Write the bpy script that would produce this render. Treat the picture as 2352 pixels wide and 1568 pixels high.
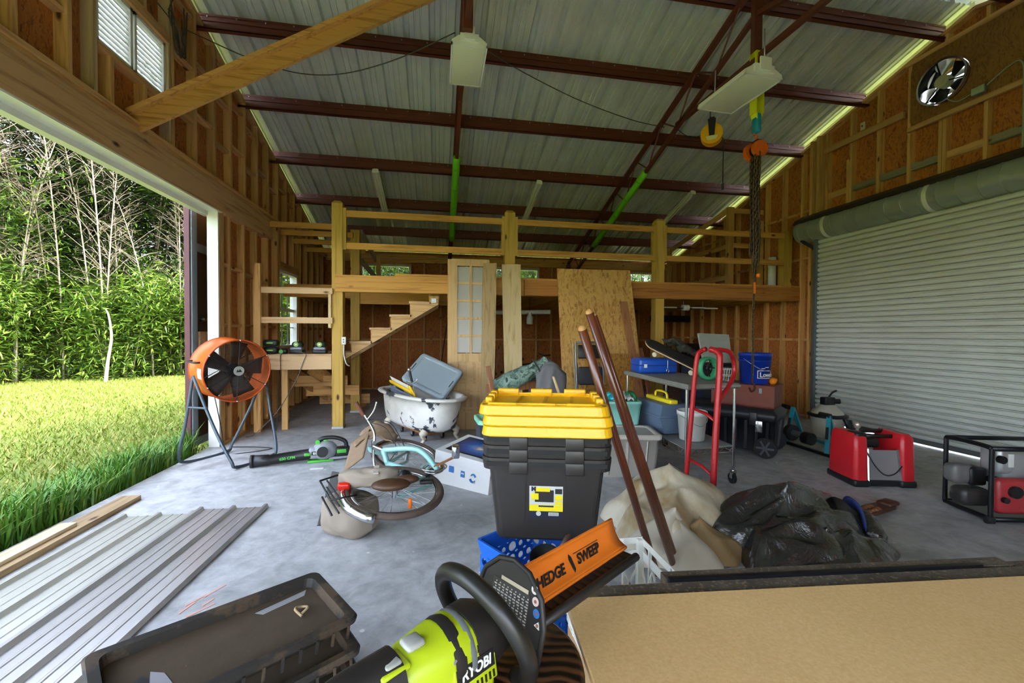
import bpy, bmesh, math, random
from mathutils import Vector as V, Matrix, Euler
from mathutils import noise as mn
random.seed(7)
R = math.radians
D = bpy.data
S = bpy.context.scene
C = S.collection
for _o in list(D.objects): D.objects.remove(_o)

# ---------------------------------------------------------------- camera
FPX, YAW, PIT, ROL, CAMH = 974.0, R(9.9), R(-1.1), R(.34), 1.40
cy, sy, cp, sp = math.cos(YAW), math.sin(YAW), math.cos(PIT), math.sin(PIT)
FW = V((sy * cp, cy * cp, sp)); RT = V((cy, -sy, 0)); UP = RT.cross(FW)
cr, sr = math.cos(ROL), math.sin(ROL)
RT2 = RT * cr + UP * sr; UP2 = UP * cr - RT * sr
CAMP = V((0, 0, CAMH))
cam = D.objects.new('camera', D.cameras.new('camera')); C.objects.link(cam)
cam.data.sensor_width = 36; cam.data.lens = 36 * FPX / 2352
cam.data.clip_start = .02; cam.data.clip_end = 300
m3 = Matrix((RT2, UP2, -FW)).transposed().to_4x4(); m3.translation = CAMP
cam.matrix_world = m3
S.camera = cam
# ---------------------------------------------------------------- light
w = D.worlds.new('World'); S.world = w; w.use_nodes = True
nt = w.node_tree; bg = nt.nodes['Background']
sky = nt.nodes.new('ShaderNodeTexSky'); sky.sky_type = 'NISHITA'; sky.sun_disc = False
sky.sun_elevation = R(58); sky.sun_rotation = R(120); sky.air_density = 1.0; sky.dust_density = 3.0; sky.ozone_density = .6
mxw = nt.nodes.new('ShaderNodeMix'); mxw.data_type = 'RGBA'; mxw.inputs[0].default_value = .55; mxw.inputs[7].default_value = (1.9, 1.95, 2.0, 1)
nt.links.new(sky.outputs[0], mxw.inputs[6]); nt.links.new(mxw.outputs[2], bg.inputs[0]); bg.inputs[1].default_value = .42
sun = D.objects.new('sun', D.lights.new('sun', 'SUN')); C.objects.link(sun)
sun.data.energy = .45; sun.data.angle = R(1.5); sun.data.color = (1, .96, .88)
SUND = V((math.cos(R(58)) * math.cos(R(-35)), math.cos(R(58)) * math.sin(R(-35)), math.sin(R(58))))
sun.rotation_euler = SUND.to_track_quat('Z', 'Y').to_euler(); sun.location = (20, -14, 30)
vs = S.view_settings
vs.view_transform = 'Standard'; vs.look = 'None'; vs.gamma = 1; vs.use_curve_mapping = False
vs.exposure = 2.82
S.cycles.diffuse_bounces = 4; S.cycles.glossy_bounces = 2; S.cycles.transmission_bounces = 2; S.cycles.max_bounces = 5; S.cycles.transparent_max_bounces = 8
S.cycles.caustics_reflective = False; S.cycles.caustics_refractive = False; S.cycles.use_adaptive_sampling = True; S.cycles.adaptive_min_samples = 14; S.cycles.adaptive_threshold = .085

# ---------------------------------------------------------------- helpers
def ray(u, v): return RT2 * ((u - 1176) / FPX) + UP2 * ((784 - v) / FPX) + FW
def az(u, v, z=0.):
    d = ray(u, v); return CAMP + d * ((z - CAMH) / d.z)
def ay(u, v, y):
    d = ray(u, v); return CAMP + d * (y / d.y)
def ax(u, v, x):
    d = ray(u, v); return CAMP + d * (x / d.x)

def lin(c):
    if isinstance(c, str):
        c = [int(c[i:i + 2], 16) / 255 for i in (0, 2, 4)]
    return [((x + .055) / 1.055) ** 2.4 if x > .04045 else x / 12.92 for x in c[:3]] + [1]

class MB:
    def __init__(s): s.v = []; s.f = []; s.m = []; s.s = []
    def add(s, vs, fs, mi=0, sm=False, M=None):
        b = len(s.v)
        s.v += [tuple(M @ V(p)) if M else tuple(p) for p in vs]
        for f in fs: s.f.append(tuple(b + i for i in f)); s.m.append(mi); s.s.append(sm)
        return s
    def box(s, a, b, mi=0, M=None):
        x0, y0, z0 = [min(p, q) for p, q in zip(a, b)]; x1, y1, z1 = [max(p, q) for p, q in zip(a, b)]
        vs = [(x0, y0, z0), (x1, y0, z0), (x1, y1, z0), (x0, y1, z0), (x0, y0, z1), (x1, y0, z1), (x1, y1, z1), (x0, y1, z1)]
        return s.add(vs, [(3, 2, 1, 0), (4, 5, 6, 7), (0, 1, 5, 4), (1, 2, 6, 5), (2, 3, 7, 6), (3, 0, 4, 7)], mi, False, M)
    def cbox(s, c, d, mi=0, M=None):
        return s.box([c[i] - d[i] / 2 for i in range(3)], [c[i] + d[i] / 2 for i in range(3)], mi, M)
    def rbox(s, c, d, r=.01, mi=0, M=None, seg=2, sm=True):
        bm = bmesh.new(); bmesh.ops.create_cube(bm, size=1)
        for v in bm.verts: v.co = V((v.co[i] * d[i] for i in range(3))) + V(c)
        bmesh.ops.bevel(bm, geom=bm.edges[:], offset=min(r, min(d) * .49), segments=seg, profile=.5, affect='EDGES')
        bm.verts.index_update()
        s.add([v.co[:] for v in bm.verts], [[v.index for v in f.verts] for f in bm.faces], mi, sm, M); bm.free(); return s
    def bar(s, p, q, w, h, up=(0, 0, 1), mi=0):
        p = V(p); q = V(q); d = (q - p); L = d.length; d.normalize(); up = V(up)
        x = d.cross(up)
        if x.length < 1e-4: x = d.cross(V((1, 0, 0)))
        x.normalize(); z = x.cross(d)
        vs = [tuple(e + x * a * w / 2 + z * b * h / 2) for e in (p, q) for a, b in ((-1, -1), (1, -1), (1, 1), (-1, 1))]
        return s.add(vs, [(0, 1, 2, 3), (7, 6, 5, 4), (0, 4, 5, 1), (1, 5, 6, 2), (2, 6, 7, 3), (3, 7, 4, 0)], mi)
    def cyl(s, p, q, r, r2=None, n=12, mi=0, cap=True, sm=True):
        p = V(p); q = V(q); d = q - p; r2 = r if r2 is None else r2
        z = d.normalized(); x = z.orthogonal().normalized(); y = z.cross(x)
        a = [2 * math.pi * i / n for i in range(n)]
        vs = [tuple(e + (x * math.cos(t) + y * math.sin(t)) * rr) for e, rr in ((p, r), (q, r2)) for t in a]
        s.add(vs, [(i, (i + 1) % n, n + (i + 1) % n, n + i) for i in range(n)], mi, sm)
        if cap: s.add(vs, [tuple(range(n - 1, -1, -1)), tuple(range(n, 2 * n))], mi, False)
        return s
    def tube(s, pts, r, n=8, mi=0, closed=False, cap=True, fl=1.0):
        pts = [V(p) for p in pts]; N = len(pts); rr = r if isinstance(r, (list, tuple)) else [r] * N
        vs = []; x = None
        for i, p in enumerate(pts):
            a = pts[(i - 1) % N] if (i or closed) else p; b = pts[(i + 1) % N] if (i < N - 1 or closed) else p
            d = (b - a).normalized()
            if x is None: x = d.orthogonal().normalized()
            x = (x - d * x.dot(d))
            x = x.normalized() if x.length > 1e-6 else d.orthogonal().normalized()
            y = d.cross(x)
            vs += [tuple(p + (x * math.cos(2 * math.pi * k / n) + y * math.sin(2 * math.pi * k / n) * fl) * rr[i]) for k in range(n)]
        fs = []
        for i in range(N if closed else N - 1):
            j = (i + 1) % N
            fs += [(i * n + k, i * n + (k + 1) % n, j * n + (k + 1) % n, j * n + k) for k in range(n)]
        if cap and not closed: fs += [tuple(range(n - 1, -1, -1)), tuple(range((N - 1) * n, N * n))]
        return s.add(vs, fs, mi, True)
    def lathe(s, prof, n=20, o=(0, 0, 0), mi=0, M=None, sx=1, sy=1, sm=True):
        vs = [(o[0] + r * sx * math.cos(2 * math.pi * k / n), o[1] + r * sy * math.sin(2 * math.pi * k / n), o[2] + z) for r, z in prof for k in range(n)]
        fs = [(i * n + k, i * n + (k + 1) % n, (i + 1) * n + (k + 1) % n, (i + 1) * n + k) for i in range(len(prof) - 1) for k in range(n)]
        return s.add(vs, fs, mi, sm, M)
    def sph(s, c, r, n=12, mi=0, sc=(1, 1, 1), M=None):
        m = n // 2
        prof = [(max(1e-4, math.sin(math.pi * i / m)), -math.cos(math.pi * i / m)) for i in range(m + 1)]
        vs = [(c[0] + q * r * sc[0] * math.cos(2 * math.pi * k / n), c[1] + q * r * sc[1] * math.sin(2 * math.pi * k / n), c[2] + z * r * sc[2]) for q, z in prof for k in range(n)]
        fs = [(i * n + k, i * n + (k + 1) % n, (i + 1) * n + (k + 1) % n, (i + 1) * n + k) for i in range(m) for k in range(n)]
        return s.add(vs, fs, mi, True, M)
    def prism(s, poly, a, b, ax='z', mi=0, M=None, sm=False):
        """poly of 2D points extruded from a to b along axis"""
        f = {'z': lambda p, t: (p[0], p[1], t), 'y': lambda p, t: (p[0], t, p[1]), 'x': lambda p, t: (t, p[0], p[1])}[ax]
        n = len(poly); vs = [f(p, a) for p in poly] + [f(p, b) for p in poly]
        s.add(vs, [(i, (i + 1) % n, n + (i + 1) % n, n + i) for i in range(n)], mi, sm, M)
        return s.add(vs, [tuple(range(n - 1, -1, -1)), tuple(range(n, 2 * n))], mi, False, M)
    def grid(s, fn, nu, nv, mi=0, sm=True, M=None, cu=False):
        vs = [fn(i / nu, j / nv) for i in range(nu + 1) for j in range(nv + 1)]
        fs = [(i * (nv + 1) + j, (i + 1) * (nv + 1) + j, (i + 1) * (nv + 1) + j + 1, i * (nv + 1) + j + 1) for i in range(nu) for j in range(nv)]
        return s.add(vs, fs, mi, sm, M)
    def mesh(s, name, mats, inv=None):
        me = D.meshes.new(name)
        me.from_pydata([tuple(inv @ V(p)) for p in s.v] if inv else s.v, [], s.f)
        for m in (mats if isinstance(mats, (list, tuple)) else [mats]): me.materials.append(m)
        me.polygons.foreach_set('material_index', s.m); me.polygons.foreach_set('use_smooth', s.s)
        bm = bmesh.new(); bm.from_mesh(me); bmesh.ops.recalc_face_normals(bm, faces=bm.faces); bm.to_mesh(me); bm.free()
        me.update(); return me

def tag(o, label=None, cat=None, group=None, kind=None):
    for k, x in (('label', label), ('category', cat), ('group', group), ('kind', kind)):
        if x: o[k] = x
    return o
def thing(name, label, cat, loc=(0, 0, 0), rz=0., group=None, rot=None):
    o = D.objects.new(name, None); C.objects.link(o); o.empty_display_size = .1
    o.location = loc; o.rotation_euler = rot if rot else (0, 0, rz)
    o['M'] = 0; del o['M']
    return tag(o, label, cat, group)
def lm(o):
    return Matrix.Translation(o.location) @ o.rotation_euler.to_matrix().to_4x4()
def part(name, mb, mat, par=None, W=False, label=None, solid=0, sub=0):
    """one mesh object; W: coordinates are world coordinates"""
    inv = None
    if W and par is not None:
        M = lm(par)
        if par.parent: M = lm(par.parent) @ M
        inv = M.inverted()
    o = D.objects.new(name, mb.mesh(name, mat, inv)); C.objects.link(o)
    if par is not None: o.parent = par
    if label: o['label'] = label
    if solid:
        md = o.modifiers.new('s', 'SOLIDIFY'); md.thickness = solid; md.offset = -1
    if sub:
        md = o.modifiers.new('u', 'SUBSURF'); md.levels = sub; md.render_levels = sub
    return o
def single(name, mb, mat, label, cat, group=None, kind=None):
    """a thing that is one mesh; its origin moves to the base of its geometry"""
    xs = list(zip(*mb.v)); c = V(((min(xs[0]) + max(xs[0])) / 2, (min(xs[1]) + max(xs[1])) / 2, min(xs[2])))
    o = D.objects.new(name, mb.mesh(name, mat, Matrix.Translation(-c))); C.objects.link(o); o.location = c
    return tag(o, label, cat, group, kind)
def struct(name, mb, mat, label=None):
    o = D.objects.new(name, mb.mesh(name, mat)); C.objects.link(o)
    return tag(o, label, None, None, 'structure')
def dup(root, loc, rz=None, label=None, group=None):
    r = root.copy(); C.objects.link(r); r.location = loc
    if rz is not None: r.rotation_euler = (0, 0, rz)
    if label: r['label'] = label
    if group: r['group'] = group
    for ch in list(root.children):
        c = ch.copy(); C.objects.link(c); c.parent = r
        for g in list(ch.children):
            d = g.copy(); C.objects.link(d); d.parent = c
    return r
def smooth_path(pts, k=6):
    pts = [V(p) for p in pts]; out = []
    for i in range(len(pts) - 1):
        a = pts[max(i - 1, 0)]; b = pts[i]; c = pts[i + 1]; d = pts[min(i + 2, len(pts) - 1)]
        for j in range(k):
            t = j / k
            out.append(.5 * ((2 * b) + (c - a) * t + (2 * a - 5 * b + 4 * c - d) * t * t + (3 * b - a - 3 * c + d) * t ** 3))
    return out + [pts[-1]]
def rrect(w, h, r, n=4):
    out = []
    for cx, cy_, a0 in ((w / 2 - r, h / 2 - r, 0), (-w / 2 + r, h / 2 - r, 90), (-w / 2 + r, -h / 2 + r, 180), (w / 2 - r, -h / 2 + r, 270)):
        for i in range(n + 1):
            t = R(a0 + 90 * i / n); out.append((cx + r * math.cos(t), cy_ + r * math.sin(t)))
    return out
def loft(mb, rings, mi=0, sm=True, cap0=True, cap1=True, M=None):
    n = len(rings[0]); vs = [p for r in rings for p in r]
    fs = [(i * n + k, i * n + (k + 1) % n, (i + 1) * n + (k + 1) % n, (i + 1) * n + k) for i in range(len(rings) - 1) for k in range(n)]
    mb.add(vs, fs, mi, sm, M)
    if cap0: mb.add(rings[0], [tuple(range(n - 1, -1, -1))], mi, False, M)
    if cap1: mb.add(rings[-1], [tuple(range(n))], mi, False, M)
    return mb
def text_mesh(body, size, mat, par, M, name='lettering', bold=0., ext=.0008, shear=0., spacing=1.0):
    cu = D.curves.new(name, 'FONT'); cu.body = body; cu.size = size; cu.extrude = ext; cu.offset = bold; cu.shear = shear
    cu.space_character = spacing
    cu.align_x = 'CENTER'; cu.align_y = 'CENTER'; cu.resolution_u = 3
    t = D.objects.new('tmp', cu); C.objects.link(t)
    dg = bpy.context.evaluated_depsgraph_get(); me = D.meshes.new_from_object(t.evaluated_get(dg))
    D.objects.remove(t); me.transform(M); me.materials.clear(); me.materials.append(mat)
    o = D.objects.new(name, me); C.objects.link(o)
    if par is not None: o.parent = par
    return o

# ---------------------------------------------------------------- materials
_mc = {}
def base(name):
    m = D.materials.new(name); m.use_nodes = True
    t = m.node_tree; return m, t, t.nodes['Principled BSDF']
def N(t, typ, **k):
    n = t.nodes.new('ShaderNode' + typ)
    for a, b in k.items():
        if a.startswith('i_'):
            n.inputs[a[2:].replace('_', ' ')].default_value = b
        else: setattr(n, a, b)
    return n
def ramp(t, fac, stops):
    r = t.nodes.new('ShaderNodeValToRGB'); e = r.color_ramp.elements
    while len(e) < len(stops): e.new(.5)
    for el, (p, c) in zip(e, stops): el.position = p; el.color = lin(c)
    t.links.new(fac, r.inputs[0]); return r.outputs[0]
def coords(t, scale=(1, 1, 1), rot=(0, 0, 0), src='Object'):
    tc = N(t, 'TexCoord'); mp = N(t, 'Mapping'); t.links.new(tc.outputs[src], mp.inputs[0])
    mp.inputs['Scale'].default_value = scale; mp.inputs['Rotation'].default_value = rot
    return mp.outputs[0]
def noise(t, co, sc, det=4, rough=.55, dist=0.):
    n = N(t, 'TexNoise'); t.links.new(co, n.inputs['Vector']); n.inputs['Scale'].default_value = sc
    n.inputs['Detail'].default_value = det; n.inputs['Roughness'].default_value = rough; n.inputs['Distortion'].default_value = dist
    return n
def bump(t, b, h, st=.2, d=.01):
    n = N(t, 'Bump'); t.links.new(h, n.inputs['Height']); n.inputs['Strength'].default_value = st; n.inputs['Distance'].default_value = d
    t.links.new(n.outputs[0], b.inputs['Normal'])
def mixc(t, fac, a, b, typ='MIX'):
    n = N(t, 'Mix', data_type='RGBA', blend_type=typ)
    for i, x in ((0, fac), (6, a), (7, b)):
        if isinstance(x, (int, float)): n.inputs[i].default_value = x
        elif isinstance(x, (list, tuple, str)): n.inputs[i].default_value = lin(x)
        else: t.links.new(x, n.inputs[i])
    return n.outputs[2]
def plain(name, c, ro=.5, me=0., var=.12, sc=12., bp=.03, coat=0., dirt=None, tr=0., em=0.):
    """slightly mottled surface; dirt = (colour, threshold, scale)"""
    if name in _mc: return _mc[name]
    m, t, b = base(name); co = coords(t)
    n = noise(t, co, sc, 5)
    l = lin(c)
    lo = [x * (1 - var) for x in l[:3]] + [1]; hi = [min(1, x * (1 + var)) for x in l[:3]] + [1]
    r = N(t, 'Mix', data_type='RGBA'); t.links.new(n.outputs[0], r.inputs[0]); r.inputs[6].default_value = lo; r.inputs[7].default_value = hi
    col = r.outputs[2]
    if dirt:
        n2 = noise(t, co, dirt[2], 6, .65)
        f = ramp(t, n2.outputs[0], [(dirt[1], (0, 0, 0)), (min(1, dirt[1] + .06), (1, 1, 1))])
        col = mixc(t, f, col, dirt[0])
    t.links.new(col, b.inputs['Base Color'])
    b.inputs['Roughness'].default_value = ro; b.inputs['Metallic'].default_value = me
    if coat: b.inputs['Coat Weight'].default_value = coat; b.inputs['Coat Roughness'].default_value = .1
    if tr: b.inputs['Transmission Weight'].default_value = tr
    if bp: bump(t, b, n.outputs[0], bp * 2, .01)
    _mc[name] = m; return m
def wood(name, light, dark, axis=2, knots=True, ro=.65, gr=1.0, kcol='4a2508', vr=.35):
    if name in _mc: return _mc[name]
    m, t, b = base(name)
    s = [26 * gr] * 3; s[axis] = 1.3 * gr
    tc = N(t, 'TexCoord'); oi = N(t, 'ObjectInfo')
    ad = N(t, 'VectorMath', operation='MULTIPLY_ADD'); t.links.new(oi.outputs['Random'], ad.inputs[0])
    ad.inputs[1].default_value = (7.3, 5.1, 9.7); t.links.new(tc.outputs['Object'], ad.inputs[2])
    mp = N(t, 'Mapping'); t.links.new(ad.outputs[0], mp.inputs[0]); mp.inputs['Scale'].default_value = s
    n = noise(t, mp.outputs[0], 1.0, 4, .6, .6)
    col = ramp(t, n.outputs[0], [(.3, dark), (.5, light), (.7, light)])
    # per-board tint
    hs = N(t, 'HueSaturation'); t.links.new(col, hs.inputs['Color'])
    mr = N(t, 'MapRange'); t.links.new(oi.outputs['Random'], mr.inputs[0]); mr.inputs[3].default_value = 1 - vr * .6; mr.inputs[4].default_value = 1 + vr * .5
    t.links.new(mr.outputs[0], hs.inputs['Value']); col = hs.outputs[0]
    if knots:
        k = [5.0] * 3; k[axis] = 2.2
        mp2 = N(t, 'Mapping'); t.links.new(ad.outputs[0], mp2.inputs[0]); mp2.inputs['Scale'].default_value = k
        vo = N(t, 'TexVoronoi'); t.links.new(mp2.outputs[0], vo.inputs['Vector']); vo.inputs['Scale'].default_value = 1.0
        kf = ramp(t, vo.outputs['Distance'], [(.06, (1, 1, 1)), (.13, (0, 0, 0))])
        col = mixc(t, kf, col, kcol)
    t.links.new(col, b.inputs['Base Color']); b.inputs['Roughness'].default_value = ro
    bump(t, b, n.outputs[0], .15, .01)
    _mc[name] = m; return m
def osb(name, a, b_, c, rot=(0, 0, 0), sc=1.0):
    if name in _mc: return _mc[name]
    m, t, b = base(name)
    co = coords(t, (1, 1, 1))
    nz = noise(t, co, 2.5 * sc, 2)
    ad = N(t, 'VectorMath', operation='MULTIPLY_ADD'); t.links.new(nz.outputs[1], ad.inputs[0]); ad.inputs[1].default_value = (.25, .25, .25); t.links.new(co, ad.inputs[2])
    cols = []
    for rt, s in (((.5, .6, .4), (62, 62, 15)), ((-.6, -.5, .9), (62, 62, 15))):
        mp = N(t, 'Mapping'); t.links.new(ad.outputs[0], mp.inputs[0]); mp.inputs['Rotation'].default_value = rt
        mp.inputs['Scale'].default_value = [q * sc for q in s]
        vo = N(t, 'TexVoronoi'); t.links.new(mp.outputs[0], vo.inputs['Vector']); vo.inputs['Scale'].default_value = 1
        cols.append(vo)
    sel = noise(t, co, 26 * sc, 1)
    f1 = ramp(t, sel.outputs[0], [(.44, (0, 0, 0)), (.46, (1, 1, 1))])
    s1 = N(t, 'SeparateColor'); t.links.new(cols[0].outputs['Color'], s1.inputs[0])
    s2 = N(t, 'SeparateColor'); t.links.new(cols[1].outputs['Color'], s2.inputs[0])
    mx = N(t, 'Mix', data_type='FLOAT'); t.links.new(f1, mx.inputs[0]); t.links.new(s1.outputs[0], mx.inputs[2]); t.links.new(s2.outputs[0], mx.inputs[3])
    col = ramp(t, mx.outputs[0], [(0, c), (.22, b_), (.6, a), (1, a)])
    big = noise(t, co, .9, 3)
    col = mixc(t, .35, col, ramp(t, big.outputs[0], [(.3, c), (.7, a)]), 'MIX')
    t.links.new(col, b.inputs['Base Color']); b.inputs['Roughness'].default_value = .7
    bump(t, b, mx.outputs[0], .25, .004)
    _mc[name] = m; return m
def emis(name, c, st=1.0):
    if name in _mc: return _mc[name]
    m, t, b = base(name); b.inputs['Base Color'].default_value = lin(c); b.inputs['Emission Color'].default_value = lin(c); b.inputs['Emission Strength'].default_value = st
    _mc[name] = m; return m
def glassy(name, c='ffffff', alpha=.15, ro=.02):
    if name in _mc: return _mc[name]
    m, t, b = base(name); b.inputs['Base Color'].default_value = lin(c); b.inputs['Roughness'].default_value = ro; b.inputs['Alpha'].default_value = alpha
    _mc[name] = m; return m

WZ = wood('stud_wood', 'd6a766', 'ad7740', 2); WY = wood('stud_wood_y', 'd0a166', 'a8743e', 1); WX = wood('stud_wood_x', 'd4a362', 'a9733a', 0)
HDR = wood('header_wood', 'cda370', '9c7040', 1, gr=.8)
YZ = wood('treated_post', 'c9a24a', 'a07a26', 2, gr=.8, vr=.15); YX = wood('treated_rail', 'd39a4a', 'a8702a', 0, gr=.8, vr=.15); YY = wood('treated_joist', 'c8913f', 'a06a2a', 1, vr=.2)
PX = wood('pale_pine_x', 'd6b184', 'b98a5c', 0, gr=.9, vr=.12); PZ = wood('pale_pine', 'd3b98a', 'b39763', 2, gr=.7, vr=.12, kcol='3c2410')
BRN = wood('brown_board', 'a06a40', '6f4020', 2, vr=.2)
OSBW = osb('osb_sheathing', 'c87c38', 'aa6228', '7a4018'); OSBP = osb('osb_panel', 'dcae62', 'c8924a', '94642c', sc=.62)
STEEL = plain('red_oxide_steel', '64301f', .45, .1, .25, 6, .02)
ZINC = plain('galvanised', 'b4b8bb', .42, .75, .15, 5, .02)
WHITE = plain('white_paint', 'e8e8e2', .45, 0, .05); BLK = plain('black_plastic', '1a1a1c', .42, 0, .25); BLKM = plain('black_metal', '202226', .35, .5, .2)
CHR = plain('chrome', 'd0d2d4', .18, 1.0, .08); GREYM = plain('grey_metal', '7d8890', .4, .6, .15)
RUB = plain('rubber', '18181a', .75, 0, .2)
# ================================================================ SETTING
RY, RZ0, SL = 4.05, 5.395, .297
def zr(y): return RZ0 - SL * abs(y - RY)
XL, XR, YB, YF = -2.62, 6.20, 10.70, -2.6     # inner stud faces

# ---- materials of the setting
def concrete():
    m, t, b = base('concrete'); co = coords(t)
    n1 = noise(t, co, .7, 6, .6, .4); n2 = noise(t, co, 7, 9, .72, .3); n3 = noise(t, co, 2.6, 5, .6, 1.0)
    col = ramp(t, n1.outputs[0], [(.28, '8e8f8f'), (.5, 'b8b8b7'), (.75, 'c9c8c4')])
    col = mixc(t, .5, col, ramp(t, n2.outputs[0], [(.32, '787a7c'), (.68, 'd4d5d6')]))
    st = ramp(t, n3.outputs[0], [(.52, (0, 0, 0)), (.68, (.75, .75, .75))])
    col = mixc(t, st, col, '7e7c78')
    sp = N(t, 'TexVoronoi'); t.links.new(co, sp.inputs['Vector']); sp.inputs['Scale'].default_value = 4.5
    sf = ramp(t, sp.outputs['Distance'], [(.035, (1, 1, 1)), (.065, (0, 0, 0))])
    col = mixc(t, sf, col, 'dcdcd8')
    t.links.new(col, b.inputs['Base Color']); b.inputs['Roughness'].default_value = .62
    bump(t, b, n2.outputs[0], .12, .01); return m
CONC = concrete()
def roofmetal():
    m, t, b = base('roof_metal'); co = coords(t, (1, 1, 1))
    n = noise(t, co, 3, 6, .65); mp = coords(t, (12, .6, 12)); n2 = noise(t, mp, 1, 3)
    col = mixc(t, .25, ramp(t, n.outputs[0], [(.3, 'ccd0cc'), (.7, 'e2e5e1')]), ramp(t, n2.outputs[0], [(.35, 'c8ceca'), (.65, 'e2e6e2')]))
    t.links.new(col, b.inputs['Base Color']); b.inputs['Metallic'].default_value = .22; b.inputs['Roughness'].default_value = .33
    return m
ROOFM = roofmetal()
def grassmat(name, a, b_, c):
    m, t, b = base(name); co = coords(t, src='Object')
    n = noise(t, co, .8, 4); n2 = noise(t, co, 9, 3)
    col = mixc(t, .5, ramp(t, n.outputs[0], [(.3, a), (.7, b_)]), ramp(t, n2.outputs[0], [(.35, a), (.65, c)]))
    t.links.new(col, b.inputs['Base Color']); b.inputs['Roughness'].default_value = .8; return m
LAWN = grassmat('lawn_soil', '5c6e26', '748034', '82843e'); 
BL1 = plain('grass_blade', '748c2c', .6, 0, .2, 3); BL2 = plain('grass_blade_dry', '979648', .6, 0, .2, 3); BL3 = plain('grass_tall', '4f7f22', .5, 0, .25, 3)

# ---- floor and ground
fl = struct('floor', MB().box((-2.72, YF - .3, -.16), (6.45, 10.86, 0)), CONC, 'stained grey concrete slab floor')
gr = struct('ground', MB().box((-90, -60, -.4), (90, 110, -.075)), LAWN, 'lawn around the building')
# joint-free slab: white paint drips and orange chalk marks are flat spots on it
random.seed(3)
CHK = plain('orange_chalk', 'd8a494', .9)
for k in range(5):
    x0, y0 = -1.30 + random.uniform(0, .14), 2.28 + random.uniform(0, .2); a_ = R(60 + random.uniform(-12, 12)); L = random.uniform(.05, .14)
    part('chalk_mark', MB().bar((x0, y0, .0012), (x0 + L * math.cos(a_), y0 + L * math.sin(a_), .0012), .012, .002), CHK, fl)
def lawn_blades():
    mb = MB()
    for i in range(90000):
        y = random.uniform(1.6, 15.5); x = -2.9 - 10.5 * random.random() ** 1.25
        if x < -1.05 * y - 1.5 or x < -11.8: continue
        a = random.uniform(0, 6.283); h = random.uniform(.035, .085); wd = random.uniform(.005, .012)
        dx, dy = math.cos(a), math.sin(a); l = random.uniform(.02, .08); b = random.uniform(0, 6.28)
        p = V((x, y, -.075)); s_ = V((dx * wd, dy * wd, 0)); tp = p + V((math.cos(b) * l, math.sin(b) * l, h))
        mb.add([p - s_, p + s_, tp], [(0, 1, 2)], 0 if random.random() < .62 else 1)
    return mb
lo = single('lawn_grass', lawn_blades(), [BL1, BL2], 'short sunlit yellow-green grass of the lawn outside', 'grass', kind='stuff')
def tall_grass():
    mb = MB()
    for i in range(5200):
        y = random.uniform(1.2, 5.55); q = random.random() ** 2
        x = -2.80 - .60 * q + random.uniform(-.05, .02)
        h = random.uniform(.10, .42) * (1 - .5 * q) * (.55 + .45 * math.sin(y * 3.1) ** 2 + .25); a = random.uniform(0, 6.283)
        l = h * random.uniform(.2, .75); wd = random.uniform(.004, .009)
        d = V((math.cos(a), math.sin(a), 0)); s_ = V((-d.y, d.x, 0)) * wd; p = V((x, y, -.075))
        m_ = p + d * l * .35 + V((0, 0, h * .65)); tp = p + d * l + V((0, 0, h * random.uniform(.75, 1.05)))
        mb.add([p - s_, p + s_, m_ + s_ * .8, m_ - s_ * .8, tp], [(0, 1, 2, 3), (3, 2, 4)], 0 if random.random() < .8 else 1)
    return mb
single('grass_tuft', tall_grass(), [BL3, BL1], 'tall dark green grass growing along the slab edge', 'grass', kind='stuff')

# ---- roof
def roof_profile():
    pr = [(0, 0)]
    for k in range(3):
        x = .305 * k
        pr += [(x + .03, 0), (x + .046, .062), (x + .094, .062), (x + .110, 0), (x + .162, 0), (x + .168, .016), (x + .186, .016), (x + .192, 0), (x + .232, 0), (x + .238, .016), (x + .256, .016), (x + .262, 0), (x + .305, 0)]
    return pr
def roof_panel_mesh(y0, y1):
    mb = MB(); pr = roof_profile(); vs = []
    for y in (y0, y1): vs += [(x, y, zr(y) + h) for x, h in pr]
    n = len(pr); mb.add(vs, [(i, i + 1, n + i + 1, n + i) for i in range(n - 1)]); return mb.mesh('roof_panel', ROOFM)
ce = D.objects.new('ceiling', None); C.objects.link(ce); tag(ce, 'corrugated galvanised metal roof underside on red steel purlins', kind='structure')
rb, rf = roof_panel_mesh(RY + .10, 11.15), roof_panel_mesh(-3.0, RY - .10)
for k in range(11):
    for me in (rb, rf):
        o = D.objects.new('roof_panel', me); C.objects.link(o); o.parent = ce; o.location = (-3.2 + .915 * k, 0, 0)
def purlin(y):
    z1 = zr(y) - .002; z0 = z1 - .2; s = 1 if y > RY else -1; mb = MB()
    x0, x1 = -2.70, 6.28
    mb.box((x0, y, z0), (x1, y + s * .008, z1))
    mb.box((x0, y, z0), (x1, y - s * .055, z0 + .008)); mb.box((x0, y - s * .05, z0), (x1, y - s * .055, z0 + .02))
    mb.box((x0, y, z1 - .03), (x1, y + s * .06, z1 - .022)); mb.box((x0, y - s * .012, z0 + .115), (x1, y, z0 + .125))
    o = part('purlin', mb, STEEL, ce)
    sc = MB(); x = x0 + .12
    while x < x1:
        sc.cyl((x, y - s * .001, z1 - .035), (x, y - s * .012, z1 - .035), .007, n=6); x += .305
    q = part('screw', sc, ZINC, o); q['kind'] = 'stuff'
for y in (4.39, 5.39, 6.46, 7.55, 8.65, 9.68, 3.71, 2.7, 1.6, .5, -.6, -1.7): purlin(y)

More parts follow.
